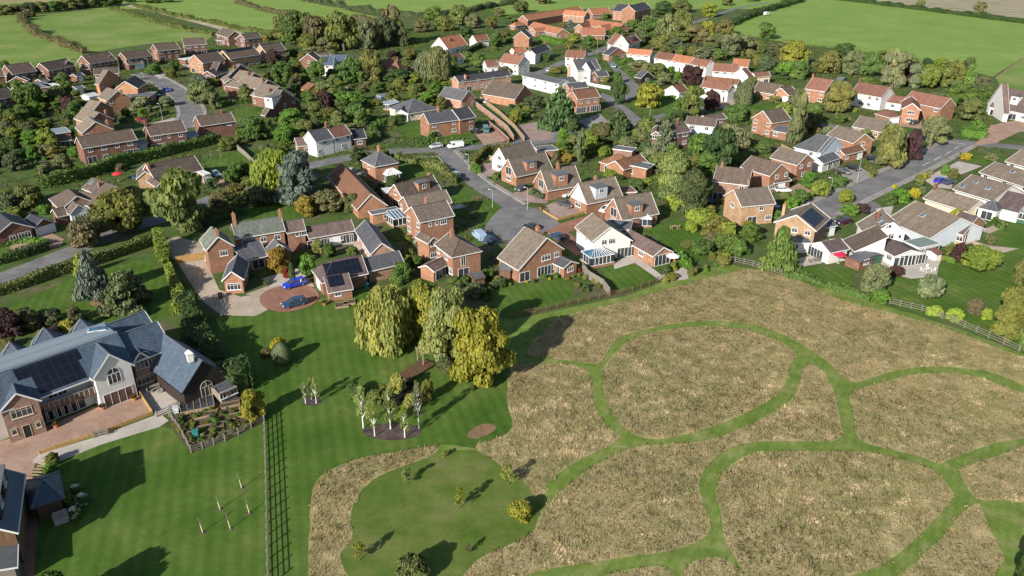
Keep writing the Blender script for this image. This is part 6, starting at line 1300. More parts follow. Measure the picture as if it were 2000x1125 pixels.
# ------------------------------------------------------------------ cars
W_, SIL, BLK_, DGR, BLU_, NAV, RED_, TEAL, LBL = (.72, .73, .74), (.48, .50, .52), (.012, .013, .016), (.06, .065, .075), (.015, .04, .42), (.02, .05, .10), (.22, .012, .012), (.06, .17, .17), (.30, .42, .52)
for a in [('hatch', 865, 287, 838, 291, SIL, 'silver hatchback parked on the village road behind the white van'), ('van', 906, 287, 873, 291, W_, 'white panel van parked on the village road'),
          ('estate', 597, 554, 553, 566, BLU_, 'bright blue estate car on the brick circle'), ('estate', 598, 592, 552, 603, NAV, 'dark blue saloon car at the edge of the brick circle'),
          ('estate', 1087, 398, 1124, 409, DGR, 'grey estate car on the drive behind the low timber edging'), ('hatch', 1118, 379, 1097, 388, W_, 'white hatchback beside the grey box dormer house'), ('hatch', 1190, 410, 1176, 417, W_, 'white car tucked between two steep roofed houses'),
          ('hatch', 1028, 368, 1009, 376, DGR, 'dark grey car in front of the green gate house'), ('hatch', 1098, 472, 1077, 461, NAV, 'dark blue car on the red drive beside the meadow brick house'), ('hatch', 1046, 452, 1027, 444, BLK_, 'black car in the turning head behind the long brown roof'),
          ('hatch', 896, 352, 884, 338, LBL, 'light blue car at the bend of the close'), ('hatch', 690, 336, 677, 345, SIL, 'silver car beside the barn with orange pantile roof'), ('hatch', 414, 340, 431, 349, LBL, 'pale blue car outside the orange gable bungalow'),
          ('hatch', 318, 176, 333, 181, BLU_, 'blue car on the estate road bend'), ('hatch', 318, 194, 303, 190, BLU_, 'blue car half hidden by clipped olive bushes'), ('van', 946, 250, 952, 266, TEAL, 'teal van on the drive of the ivy clad cottage'), ('hatch', 936, 262, 918, 258, BLK_, 'black car beside the teal van'),
          ('hatch', 944, 203, 960, 199, W_, 'white car beside the brick barn with dark doorways'), ('estate', 1632, 337, 1657, 341, BLK_, 'black estate car outside the pale blue rendered house'), ('hatch', 1655, 329, 1676, 335, BLK_, 'black car behind the black estate car'), ('hatch', 1516, 375, 1541, 375, W_, 'white car below the brick gabled house'),
          ('hatch', 1827, 359, 1846, 355, BLU_, 'blue car on the white concrete drive, roof catching the sun'), ('hatch', 1844, 362, 1862, 357, NAV, 'dark blue car next to the bright blue car on the white drive'), ('hatch', 1776, 236, 1759, 240, BLK_, 'black car by the ivy gable, nearer the pyramid roofed garage'), ('hatch', 1793, 241, 1776, 245, BLK_, 'black car by the ivy gable, in front of the other black car'),
          ('hatch', 1066, 142, 1079, 137, SIL, 'silver car on the lane beside the long white range'), ('hatch', 1150, 104, 1146, 99, BLK_, 'black car outside the house with two tall chimneys'), ('estate', 1180, 112, 1184, 104, BLK_, 'black car at the lane corner by the slate roofed garage'), ('hatch', 1194, 128, 1202, 136, LBL, 'pale blue car parked below the clipped lane hedge'),
          ('hatch', 1470, 192, 1488, 192, NAV, 'dark blue car below the orange gabled bungalow'), ('hatch', 1690, 311, 1712, 317, BLK_, 'black car under the olive street tree'), ('hatch', 1655, 436, 1638, 439, (.05, .01, .03), 'dark plum car beside the white three storey house'), ('hatch', 268, 236, 288, 240, RED_, 'dark red car on the drive above the red brick row'),
          ('hatch', 314, 125, 322, 119, RED_, 'bright red car outside the field edge house'), ('hatch', 470, 90, 452, 88, LBL, 'pale blue car between the red brick end houses'), ('van', 941, 471, 931, 462, LBL, 'light blue van beside the hip and gable brick house'), ('hatch', 958, 475, 946, 470, NAV, 'dark blue car beside the light blue van'), ('hatch', 1514, 415, 1522, 411, DGR, 'dark grey car behind the orange brick chimney house')]:
    car(*a[:6], a[6], 'parked_van' if a[0] == 'van' else 'parked_car', 'van' if a[0] == 'van' else 'car', z=.09 if 505 < a[1] < 625 and a[2] > 540 else .075)
car('caravan', 1490, 31, 1504, 29, W_, 'white caravan parked alone in the big green field', 'caravan', 'caravan', None)
# ------------------------------------------------------------------ poles
for x, yb, yt, lab in [(916, 335, 302, 'street lamp at the mouth of the close'), (1030, 410, 367, 'street lamp outside the steep roofed house with grey estate car'), (962, 405, 376, 'street lamp on the green verge of the close'), (1621, 381, 348, 'street lamp beside the lime shrubs of the right street'), (1674, 355, 312, 'street lamp beside the parked black cars'),
                       (1799, 293, 272, 'street lamp behind the dark purple tree'), (318, 236, 203, 'street lamp above the dark red car'), (292, 141, 114, 'street lamp outside the forward white garage'), (283, 164, 147, 'street lamp at the curve above the estate road'), (1269, 235, 217, 'street lamp on the main road by the round yellow-green tree'), (1188, 87, 73, 'street lamp on the lane below the farm')]:
    street_lamp(x, yb, yt, lab)
for x, yb, yt, lab in [(1166, 110, 69, 'telegraph pole on the lane left of the tall white gable'), (998, 57, 38, 'telegraph pole left of the orange roofed farm'), (870, 52, 32, 'telegraph pole among the far hedgerow trees'), (1814, 292, 268, 'telegraph pole beside the hedge at the road junction'), (203, 132, 105, 'telegraph pole between the field edge houses')]:
    telegraph_pole(x, yb, yt, lab)
# ------------------------------------------------------------------ fences and walls
rail_fence([(517, 815), (520, 900), (522, 1000), (525, 1145)], 'weathered post and rail fence dividing the two striped lawns', 'timber_grey', 1.5, 4, 1.9)
rail_fence([(1418, 509), (1470, 520), (1526, 537)], 'pale post and rail fence along the top of the meadow', 'timber_grey', 1.25, 3, 2.2)
rail_fence([(1737, 594), (1800, 608), (1860, 630), (1930, 660), (1990, 687)], 'pale post and rail fence between right garden and meadow', 'timber_grey', 1.25, 3, 2.2)
rail_fence([(1000, 622), (1088, 603), (1170, 584), (1235, 570), (1300, 546)], 'brown post and rail fence under the middle gardens', 'timber_brown', 1.2, 3, 2.4)
board_fence([(1137, 528), (1150, 545), (1178, 562), (1190, 578)], 'grey board fence beside the white conservatory', 'timber_grey', 1.8)
board_fence([(460, 290), (480, 306), (500, 326)], 'pale board fence beside the children\'s lawn', 'timber_grey', 1.7)
board_fence([(78, 888), (140, 866), (205, 845), (298, 809)], 'low new timber edging along the brick drive', 'timber_gold', .55, 'timber_edging', .12, 'edging')
board_fence([(268, 762), (282, 784), (298, 808)], 'yellow timber side board at the end of the brick drive', 'timber_gold', .7, 'timber_edging', .12, 'edging')
board_fence([(1061, 414), (1090, 431), (1141, 417)], 'low golden timber edging in front of the grey estate car', 'timber_gold', .6, 'timber_edging', .12, 'edging')
board_fence([(346, 514), (402, 505)], 'brown timber gate across the gravel yard', 'timber_gold', 1.5, 'timber_gate', .06, 'gate')
board_fence([(722, 408), (735, 388), (770, 372)], 'dark board fence beside the weathered garage', 'timber_brown', 1.8)
board_fence([(1005, 362), (1042, 354)], 'dark green gate in front of the steep roofed house', 'shed_green', 1.6, 'timber_gate', .06, 'gate')
board_fence([(578, 190), (598, 184), (622, 176)], 'dark board fence beside the staggered brick houses', 'timber_brown', 1.8)
board_fence([(668, 402), (690, 412), (708, 424)], 'green trellis fence behind the low courtyard wing', 'shed_green', 1.6)
rail_fence([(307, 815), (333, 803), (364, 786)], 'grey rail fence between patio and stone path', 'timber_grey', 1.0, 3, 1.6)
rail_fence([(331, 813), (352, 842), (374, 884), (440, 862), (516, 824)], 'grey rail fence round the vegetable garden', 'timber_grey', 1.1, 3, 1.8)
rail_fence([(1945, 155), (1975, 133), (2012, 107), (2100, 60)], 'far post and rail fence climbing beside the green field', 'timber_pale', 1.2, 2, 3.0)
wall_run([(930, 209), (960, 232), (990, 256), (1003, 276)], 'long brick wall behind the ivy clad cottage', 'brick_pink', 1.9)
wall_run([(952, 243), (975, 262), (994, 280)], 'red brick wall beside the teal van', 'brick_red', 1.5)
board_fence([(938, 196), (975, 224), (1005, 252), (1024, 276)], 'pale long board fence along the narrow lane', 'timber_pale', 1.7)
wall_run([(1134, 162), (1162, 170), (1192, 175)], 'white wall in front of the grey villa', 'render_white', 1.3)
wall_run([(956, 312), (984, 325), (996, 318)], 'brick wall beside the dark gravel drive', 'brick_warm', 1.2)
wall_run([(880, 175), (896, 184), (902, 198)], 'low brick wall by the barn conversion garden', 'brick_red', 1.2)
wall_run([(940, 185), (990, 190), (1000, 196)], 'red brick garden wall before the barn conversion', 'brick_red', 1.6)
rail_fence([(1632, 225), (1660, 236)], 'short pale fence below the white fronted house', 'timber_pale', 1.2, 3, 2)
board_fence([(1525, 290), (1545, 300), (1555, 304)], 'pale trellis fence left of the blue rendered house', 'timber_pale', 1.5)
# ------------------------------------------------------------------ garden things
small('garden_bench', 'pale timber bench by the brick drive edging', 'bench', 198, 852, lambda r: bench(r, 'timber_grey', 1.9), .42)
small('garden_table', 'timber garden table on the sunlit patio', 'table', 303, 760, lambda r: table_set(r), .5)
for i, (x, y, rz) in enumerate([(292, 768, 2.2), (314, 752, -.9), (297, 750, .6), (312, 768, 3.6)]): small('garden_chair', ['garden chair at the left of the patio table', 'garden chair at the right of the patio table', 'garden chair behind the patio table', 'garden chair in front of the patio table'][i], 'chair', x, y, chair, rz, None, 'chairs on the sunlit patio')
small('garden_table', 'white round seat table on the stone terrace', 'table', 1811, 531, lambda r: table_set(r, 'white_trim'), .3)
for i, (x, y, rz) in enumerate([(1800, 530, 1.6), (1823, 531, -1.5), (1811, 525, 0)]): small('garden_chair', ['white chair at the left of the terrace table', 'white chair at the right of the terrace table', 'white chair behind the terrace table'][i], 'chair', x, y, lambda r: chair(r, 'white_trim'), rz, None, 'white terrace chairs')
small('garden_table', 'grey table on the patio of the white wing', 'table', 1592, 512, lambda r: table_set(r), .3)
for i, (x, y) in enumerate([(1581, 514), (1602, 509)]): small('garden_chair', ['grey chair left of the white wing table', 'grey chair right of the white wing table'][i], 'chair', x, y, chair, 1.5)
small('trampoline', 'blue edged trampoline in the shaded garden', 'trampoline', 1383, 396, trampoline)
small('trampoline', 'dark round trampoline behind the brown bungalow', 'trampoline', 270, 349, trampoline)
for x, y, c, lab in [(1313, 517, (.72, .71, .68), 'cream parasol on the garden wing terrace'), (1637, 514, (.5, .02, .06), 'red parasol beside the white single storey wing'), (232, 353, (.6, .03, .05), 'red play parasol behind the rambling bungalow')]: small('parasol', lab, 'parasol', x, y, lambda r, c=c: parasol(r, c))
small('garden_table', 'pale table set on the hedge lined lawn', 'table', 1318, 447, lambda r: table_set(r, 'timber_pale'))
for i, (x, y, rz) in enumerate([(1311, 448, 1.6), (1325, 446, -1.5)]): small('garden_chair', ['pale chair left of the lawn table', 'pale chair right of the lawn table'][i], 'chair', x, y, lambda r: chair(r, 'timber_pale'), rz)
def swing(r):
    for s in (-1, 1):
        for k in (-1, 1):
            m = MB(); m.tube((s * 1.4, k * .8, 0), (s * 1.4, 0, 2.1), .05, .05, 6); m.build('leg', MATS['timber_pale'], r)
    m = MB(); m.tube((-1.5, 0, 2.1), (1.5, 0, 2.1), .05, .05, 6); m.build('crossbar', MATS['timber_pale'], r)
    m = MB(); m.box((0, 0, .5), (.45, .2, .04)); m.tube((-.2, 0, .5), (-.2, 0, 2.1), .015, .015, 4); m.tube((.2, 0, .5), (.2, 0, 2.1), .015, .015, 4); m.build('swing_seat', MATS['black_trim'], r)
small('garden_swing', 'timber swing on the lawn beside the pale fence', 'swing', 422, 308, swing, .3)
def cold_frame(r, L=3.6, D=2.0):
    m = MB(); g = MB()
    for x in (-L / 2, L / 2): m.bar((x, -D / 2, .3), (x, D / 2, .45), .08, .6)
    m.bar((-L / 2, -D / 2, .3), (L / 2, -D / 2, .3), .08, .6); m.bar((-L / 2, D / 2, .45), (L / 2, D / 2, .45), .08, .9)
    for i in range(6): x = -L / 2 + L * i / 5; m.bar((x, -D / 2, .64), (x, D / 2, .94), .08, .06)
    g.face([(-L / 2, -D / 2, .6), (L / 2, -D / 2, .6), (L / 2, D / 2, .9), (-L / 2, D / 2, .9)])
    m.build('frame', MATS['timber_pale'], r); g.build('glazing', MATS['pane'], r)
small('cold_frame', 'glass topped cold frame in the vegetable garden', 'cold frame', 386, 796, lambda r: cold_frame(r, 4.6, 2.6), .42)
def raised_bed(r, L, D, mat='timber_pale'):
    m = MB()
    for y in (-D / 2, D / 2): m.box((0, y, .16), (L, .07, .34))
    for x in (-L / 2, L / 2): m.box((x, 0, .16), (.07, D - .08, .34))
    m.build('sides', MATS[mat], r); m = MB(); m.box((0, 0, .12), (L - .08, D - .08, .24)); m.build('soil', MATS['soil'], r)
for i, (x, y, L, D, lab) in enumerate([(402, 812, 3.2, 1.1, 'narrow timber vegetable bed behind the cold frame'), (450, 792, 2.6, 1.2, 'timber vegetable bed in front of the potting shed'), (470, 812, 3.4, 1.2, 'timber vegetable bed nearest the autumn tree'), (412, 836, 3.4, 1.3, 'leafy vegetable bed in the middle of the plot'), (385, 848, 2.2, 1.2, 'dark vegetable bed next to the teal compost bin'), (668, 597, 2.4, 2.0, 'raised bed in front of the solar garage, left of the pair'), (682, 592, 2.2, 1.8, 'raised bed in front of the solar garage with red flowers')]):
    small('raised_bed', lab, 'raised bed', x, y, lambda r, L=L, D=D: raised_bed(r, L, D), .42 if i < 5 else .25)
def bin_(r, c=(.03, .20, .18), w=.75, h=.95):
    m = MB(); P = [(-w / 2, -w / 2), (w / 2, -w / 2), (w / 2, w / 2), (-w / 2, w / 2)]
    m.hexa([(x * .8, y * .8, 0) for x, y in P] + [(x, y, h) for x, y in P]); m.build('body', MATS['thing_paint'], r, color=c)
    m = MB(); m.box((0, -.02, h + .04), (w + .06, w + .1, .09)); m.box((0, w / 2 + .03, h), (w, .06, .08)); m.build('lid', MATS['thing_paint'], r, color=tuple(x * .8 for x in c))
for x, y, c, lab in [(383, 852, (.03, .22, .19), 'teal compost bin in the corner of the vegetable garden'), (345, 806, (.55, .60, .64), 'pale grey dome bin beside the rail fence'), (716, 562, (.03, .16, .20), 'teal bin against the solar garage wall'), (431, 582, (.02, .03, .03), 'black bin beside the brick lower wing')]: small('bin', lab, 'bin', x, y, lambda r, c=c: bin_(r, c), .3)
def deck(r):
    m = MB(); slats(m, -3.2, 3.2, -1.4, 1.4, .42, 18, .05); m.build('boards', MATS['timber_brown'], r)
    m = MB()
    for x in (-3, 0, 3):
        for y in (-1.2, 1.2): m.box((x, y, .15), (.14, .14, .5))
    m.build('posts', MATS['timber_brown'], r); m = MB(); m.bar((-3.3, -1.4, .5), (-3.3, 1.4, .5), .12, .2); m.build('edge_board', MATS['timber_pale'], r)
small('deck', 'brown boarded deck beside the pond', 'deck', 812, 726, deck, .95)
def pergola(r):
    for x in (-1.5, 1.5):
        for y in (-1.2, 1.2):
            m = MB(); m.box((x, y, 1.1), (.14, .14, 2.3)); m.build('post', MATS['timber_pale'], r)
    m = MB()
    for y in (-1.2, 1.2): m.box((0, y, 2.3), (3.6, .1, .16))
    for i in range(6): m.box((-1.6 + .64 * i, 0, 2.42), (.08, 3.0, .1))
    m.build('rafters', MATS['timber_pale'], r)
small('pergola', 'pale timber pergola under the yellow trees', 'pergola', 838, 706, pergola, .5)
def gate_white(r):
    m = MB()
    for i in range(7): m.box((0, -1.8 + i * .6, .5), (1.6, .18, .1))
    m.build('slats', MATS['timber_pale'], r); m = MB()
    for y in (-1.9, 1.9):
        for x in (-.8, .8): m.box((x, y, .4), (.1, .1, .9))
    m.build('legs', MATS['timber_pale'], r)
small('slatted_frame', 'pale slatted frame beside the drive corner', 'plant stand', 80, 922, gate_white, -.1)
def patio_bbq(r):
    m = MB(); m.box((0, 0, .5), (1.6, 1.2, 1.0)); m.build('body', MATS['kerb'], r); m = MB(); m.hexa([(-.9, -.7, 1.0), (.9, -.7, 1.0), (.9, .7, 1.0), (-.9, .7, 1.0), (-.7, 0, 1.6), (.7, 0, 1.6), (.7, .05, 1.6), (-.7, .05, 1.6)]); m.build('cover', MATS['timber_grey'], r)
small('log_store', 'grey log store beside the garden pavilion', 'log store', 121, 1018, patio_bbq, .6)
def planter(r):
    m = MB(); m.tube((0, 0, 0), (0, 0, .5), .28, .38, 10); m.build('pot', MATS['terracotta'], r); put('plant', crown_of('round', 1), r, (0, 0, .45), 0, (.45, .45, .7), (.12, .07, .02))
for x, y, lab in [(202, 800, 'potted orange plant at the corner of the white gable'), (110, 835, 'potted plant beside the brown entrance'), (263, 782, 'potted russet plant beside the yellow side board'), (1142, 405, 'red potted plant beside the grey estate car'), (1128, 400, 'red potted plant near the white clad gable'), (1056, 408, 'red potted plant at the end of the golden edging'), (634, 596, 'pink potted plant at the corner of the solar garage'), (1318, 510, 'white potted plant on the garden wing terrace')]: small('plant_pot', lab, 'plant pot', x, y, planter)
# ------------------------------------------------------------------ trees and bushes: kind x top bottom width colour
def L(s):
    for ln in s.strip().splitlines():
        a = ln.split(';'); k = a[0].split()
        kw = {}
        if len(k) > 6: kw['stem'] = 1
        T(k[0], float(k[1]), float(k[2]), float(k[3]), float(k[4]), k[5], a[1].strip() if len(a) > 1 else None, **kw)
L('''
willow 762 556 702 122 wl; big weeping willow drooping over the middle lawn
big 836 556 678 104 yo; golden green tree wedged behind the willow
big 880 574 722 108 li; pale green loose tree between the willow and golden tree
big 940 612 778 138 yo; large yellow-green tree beside the ringed walk
topiary 553 668 718 44 gr; clipped egg shaped topiary on the middle lawn
round 545 660 692 34 ye; yellow bush behind the clipped topiary
round 520 680 702 28 br; brownish low bush left of the clipped topiary
birch 710 752 836 34 li stem; white stemmed birch at the left end of the mulch bed
birch 732 790 852 26 yg stem; small birch second in the mulch bed row
birch 763 752 838 36 li stem; tallest middle birch of the mulch bed row
birch 791 790 855 28 yg stem; small yellowing birch fourth in the mulch bed row
birch 818 750 836 34 gr stem; tall birch at the right end beside the pond
birch 597 742 788 22 li stem; left stem of the three young birches in a small bed
birch 609 738 780 22 li stem; rear stem of the three young birches in a small bed
birch 618 740 788 22 li stem; right stem of the three young birches in a small bed
round 692 748 784 40 mg; dark reedy clump on the left bank of the pond
round 735 762 795 34 ol; grey green reeds in the middle of the pond
round 778 732 778 36 wl; straw coloured reed clump at the head of the pond
round 752 750 772 26 rb; brown reed clump behind the pond
round 800 770 800 30 wl; straw coloured reeds behind the birches
round 835 745 790 30 rb; russet bush on the right bank of the pond
round 870 700 738 40 gb; low dark bush below the large yellow-green tree
bare 899 953 992 30 yo stem; young orchard tree with round crown in the middle
bare 795 915 946 30 li stem; young orchard tree near the crescent tip
bare 868 880 893 18 yo stem; smallest orchard sapling below the brown patch
bare 993 910 946 40 yg stem; young green orchard tree at the meadow corner
round 1017 983 1026 56 yo; young golden leaved tree beside the meadow walk
bare 702 1060 1094 36 yo stem; thin orchard tree beside the crescent grass
bare 914 1062 1082 18 br stem; leafless sapling in the shade of the bottom bush
round 808 1088 1150 66 ol; olive bush cut by the bottom frame edge
round 1992 1082 1160 44 dg; dark bush in the bottom right corner
round 498 764 832 54 go; autumn yellow tree beside the vegetable garden
conifer 188 488 590 66 bl; tall blue spruce on the shaded lawn
conifer 160 492 542 26 lm; small lime conifer behind the blue spruce
cedar 254 528 628 108 gb; broad grey green pine right of the blue spruce
round 134 624 656 36 yo; small yellow-green tree behind the slate roof
round 20 610 668 60 pu; dark purple bush at the left edge above the slate house
round 62 608 652 50 br; brownish dark bush above the slate house
round 105 605 642 46 gb; dull bush under the shaded lawn edge
round 148 600 636 36 br; brown bush at the shaded lawn corner
tall 360 340 476 118 ol; tall loose green tree overhanging the left road
round 248 374 474 122 rb; broad russet green tree beside the left road
round 172 428 496 78 br; thin brownish tree leaning over the left road
cedar 590 292 412 112 bl; great blue-grey cedar behind the manor
willow 540 290 384 84 yg; pale willow left of the great cedar
round 640 374 426 70 br; brownish rounded bush below the great cedar
round 600 385 430 50 au; low orange bush at the foot of the cedar
round 690 378 420 40 ol; olive bush beside the orange pantile barn
round 545 486 538 54 au; orange magnolia in the manor courtyard
column 573 515 557 13 dg; narrow dark cypress beside the blue estate car
round 645 476 508 32 mg; round clipped tree in the manor courtyard
round 604 498 546 38 bg; bright green bush left of the solar garage
round 620 468 500 26 wl; pale flowering bush in the manor courtyard
round 560 524 545 16 rd; small red maple in the manor courtyard
round 690 482 505 30 mg; low green bush by the courtyard wing
round 785 514 562 54 mg; green bush at the end of the manor wing
round 815 500 528 30 mg; bush in the garden of the hip and gable brick house
conifer 1093 170 262 84 dg; big dark conifer in the village centre
round 1265 163 220 62 yo; round yellow-green tree on the green
tall 1211 156 208 28 dg; slim dark tree at the green corner
conifer 1206 214 284 62 dg; wide dark conifer beside the main road
round 1176 240 285 44 br; bare looking grey brown tree beside the wide dark conifer
round 1150 258 306 44 yg; yellow-green tree above the russet bungalow
tall 1133 252 322 22 gr; thin grey tree above the steep roofed houses
big 1315 300 404 100 li; large light green tree in the middle gardens
big 1348 338 432 80 gb; dark olive willow beside the lime hedge
round 1400 248 350 84 dg; large dark green tree behind the middle houses
conifer 1298 233 300 50 gb; upright dark conifer among the middle houses
round 1432 244 302 74 gr; grey green tree beside the brick gable house
tall 1550 172 288 46 gr; tall birch like tree beside the pale fence
round 1634 160 230 68 rb; dense round russet tree in front of the red roofed houses
round 1734 244 338 72 ol; olive street tree on the right street
round 1778 254 318 36 pu; dark purple tree behind the olive street tree
round 1820 228 290 56 gr; pale olive tree beside the road junction
round 1349 128 172 46 pu; dark purple tree at the end of the white terrace
round 1390 177 222 36 pu; dark purple tree below the white cottage with twin chimneys
willow 1453 157 210 40 gr; weeping olive tree beside the white cottage
tall 1350 168 242 52 ol; olive tree between the red roofed garage and cottage
round 1325 192 236 36 mg; green tree on the verge below the small white garage
round 1440 203 244 46 mg; green tree by the lane opposite the olive weeper
conifer 1520 440 536 68 mg; dark green conifer at the meadow corner
round 1912 484 540 80 yg; round olive apple tree on the right lawn
round 1992 508 566 50 ol; olive tree cut by the right edge
big 1964 568 676 96 rb; dense orange green oak at the right edge
round 1702 520 584 66 gr; pale willowy tree by the white house lawn
round 1812 540 594 62 gr; grey apple tree beside the pale meadow fence
round 1716 566 598 46 bg; dense bright green bush beside the pale meadow fence
round 1823 597 621 30 lm; lime yellow bush on the pale meadow fence, left of the pair
round 1862 604 632 32 lm; lime yellow bush on the pale meadow fence, right of the pair
round 1924 603 628 22 lm; lime yellow bush beside the orange green oak
round 1900 585 622 40 br; brown bush group behind the lime bushes
round 1868 476 516 36 pu; dark purple shrub beside the stone terrace
round 1746 520 545 34 pu; dark purple bush in the stone terrace bed
conifer 2004 600 690 30 mg; green conifer below the orange green oak
round 1865 408 440 30 yo
round 1755 370 402 40 bg; round green bush at the mouth of the turning
round 1735 378 404 36 mg
round 1785 368 390 26 ye; golden bush beside the white drive
round 1650 372 402 34 yg; lime bush at the foot of a street lamp
round 1632 345 372 44 mg
round 1580 338 372 46 bg
round 1600 352 392 40 yg
round 1560 370 405 40 mg
round 1545 385 410 30 bg
round 1660 400 425 44 bg; bright bush on the corner of the turning head
round 1680 398 420 36 pu
round 1886 298 315 24 ye; yellow bush at the road junction
round 1845 322 345 24 bg
round 1862 330 350 26 rb
round 1935 300 318 24 gr
round 1905 234 262 30 bg
''')
# far belt of trees and hedgerow trees
L('''
round 560 28 84 60 ol
round 8 10 34 40 ol
round 34 8 30 34 br
round 58 5 30 40 gb
round 84 3 28 40 ol
round 108 2 27 40 mg
round 134 -2 24 44 ol
round 158 -4 22 40 gb
round 182 -6 20 40 ol
round 206 -7 18 36 mg
round 226 -8 14 30 ol
round 255 -8 8 30 dg
round 300 -6 10 34 ol
round 60 18 36 26 br
round 330 -10 8 30 mg
round 1060 -12 12 40 ol
round 1420 -4 14 30 ol
round 1470 -8 6 34 mg
round 585 22 98 74 mg
round 618 30 104 60 br
round 672 24 110 78 ol
round 640 72 108 56 br
round 602 66 105 50 rb
round 716 40 104 40 gr
tall 735 42 100 36 gr
tall 764 15 96 56 br
round 755 32 98 50 gb
tall 786 46 94 30 gb
round 845 12 44 42 mg
round 870 32 66 44 ol
round 896 10 56 46 ol
round 824 38 68 40 br
round 925 28 60 36 gr
round 910 52 76 34 dg
round 960 34 60 30 rb
round 985 60 84 30 br
tall 728 98 170 58 rb; russet tree in front of the tall red roofed cottage
round 685 112 170 56 mg; green tree right of the blue slate roofed house
willow 858 88 166 52 gr; tall olive willow before the long brick barn
willow 832 98 160 40 gr; tall olive willow left of its twin before the barn
round 553 120 168 38 mg
round 580 124 160 34 ol
round 620 120 165 38 mg
round 634 112 150 30 gr
round 534 98 130 38 pu; dark purple tree beside the yellow brick house
round 640 176 224 42 pu; dark purple tree above the white half slate cottage
round 640 156 195 50 ol
round 686 180 220 44 bg; bright green tree beside the dark purple garden tree
round 700 204 250 50 mg
round 572 214 258 54 bg; bright green tree below the catslide house
round 520 232 276 40 mg
round 618 198 236 36 ol
round 660 220 250 34 mg
round 740 160 190 40 mg
round 775 135 170 54 dg
round 810 165 188 36 ol
round 800 140 162 30 mg
round 766 100 120 26 pu
round 800 96 122 30 rb
round 818 98 120 26 dg
round 885 108 140 24 dg
round 968 62 94 34 mg
round 935 104 138 40 mg
round 985 130 150 34 br
round 466 102 132 34 yo; yellow-green tree beside the solar ridge house
round 520 68 82 16 au; bright orange bush beside the yellow brick house
round 340 120 142 28 mg
round 335 134 156 26 rb; russet bush on the estate road corner
round 300 125 150 40 mg
round 388 146 180 44 bl; blue-grey conifer in the estate front garden
round 400 158 212 60 gr; wide grey olive tree beside the estate road
round 420 150 172 26 yo
round 420 186 216 20 gr
cedar 280 188 222 62 gr; clipped grey olive trees below the estate gables
round 325 188 212 30 gr
round 62 165 220 64 mg
round 140 188 228 40 pu; dark purple tree in the left gardens
round 48 205 240 46 mg
round 70 200 232 40 bg; bright green tree in the left gardens
round 30 222 266 44 ol
round 60 238 276 46 gb
round 20 236 268 40 gb
round 112 170 205 34 ol
round 132 160 188 28 mg
round 10 118 136 20 mg; small dark tree at the left field edge
round 235 165 185 24 br
round 98 250 300 44 yg
round 128 302 346 44 gr; pale tree above the swimming lawn
round 95 320 356 30 gr
round 68 285 316 30 bg; bright green bush in the left gardens
round 30 300 340 40 gb
round 60 360 416 58 ol; olive tree beside the rambling bungalow
round 20 375 420 56 gb
round 90 400 422 30 bg
round 183 425 462 36 yg
round 445 270 300 40 ol
round 496 345 372 60 ol
round 500 230 282 50 mg
round 455 330 366 40 mg; round bush on the lawn beside the pale fence
round 460 360 400 60 rb
round 510 365 410 50 gb
round 430 375 420 50 br
''')
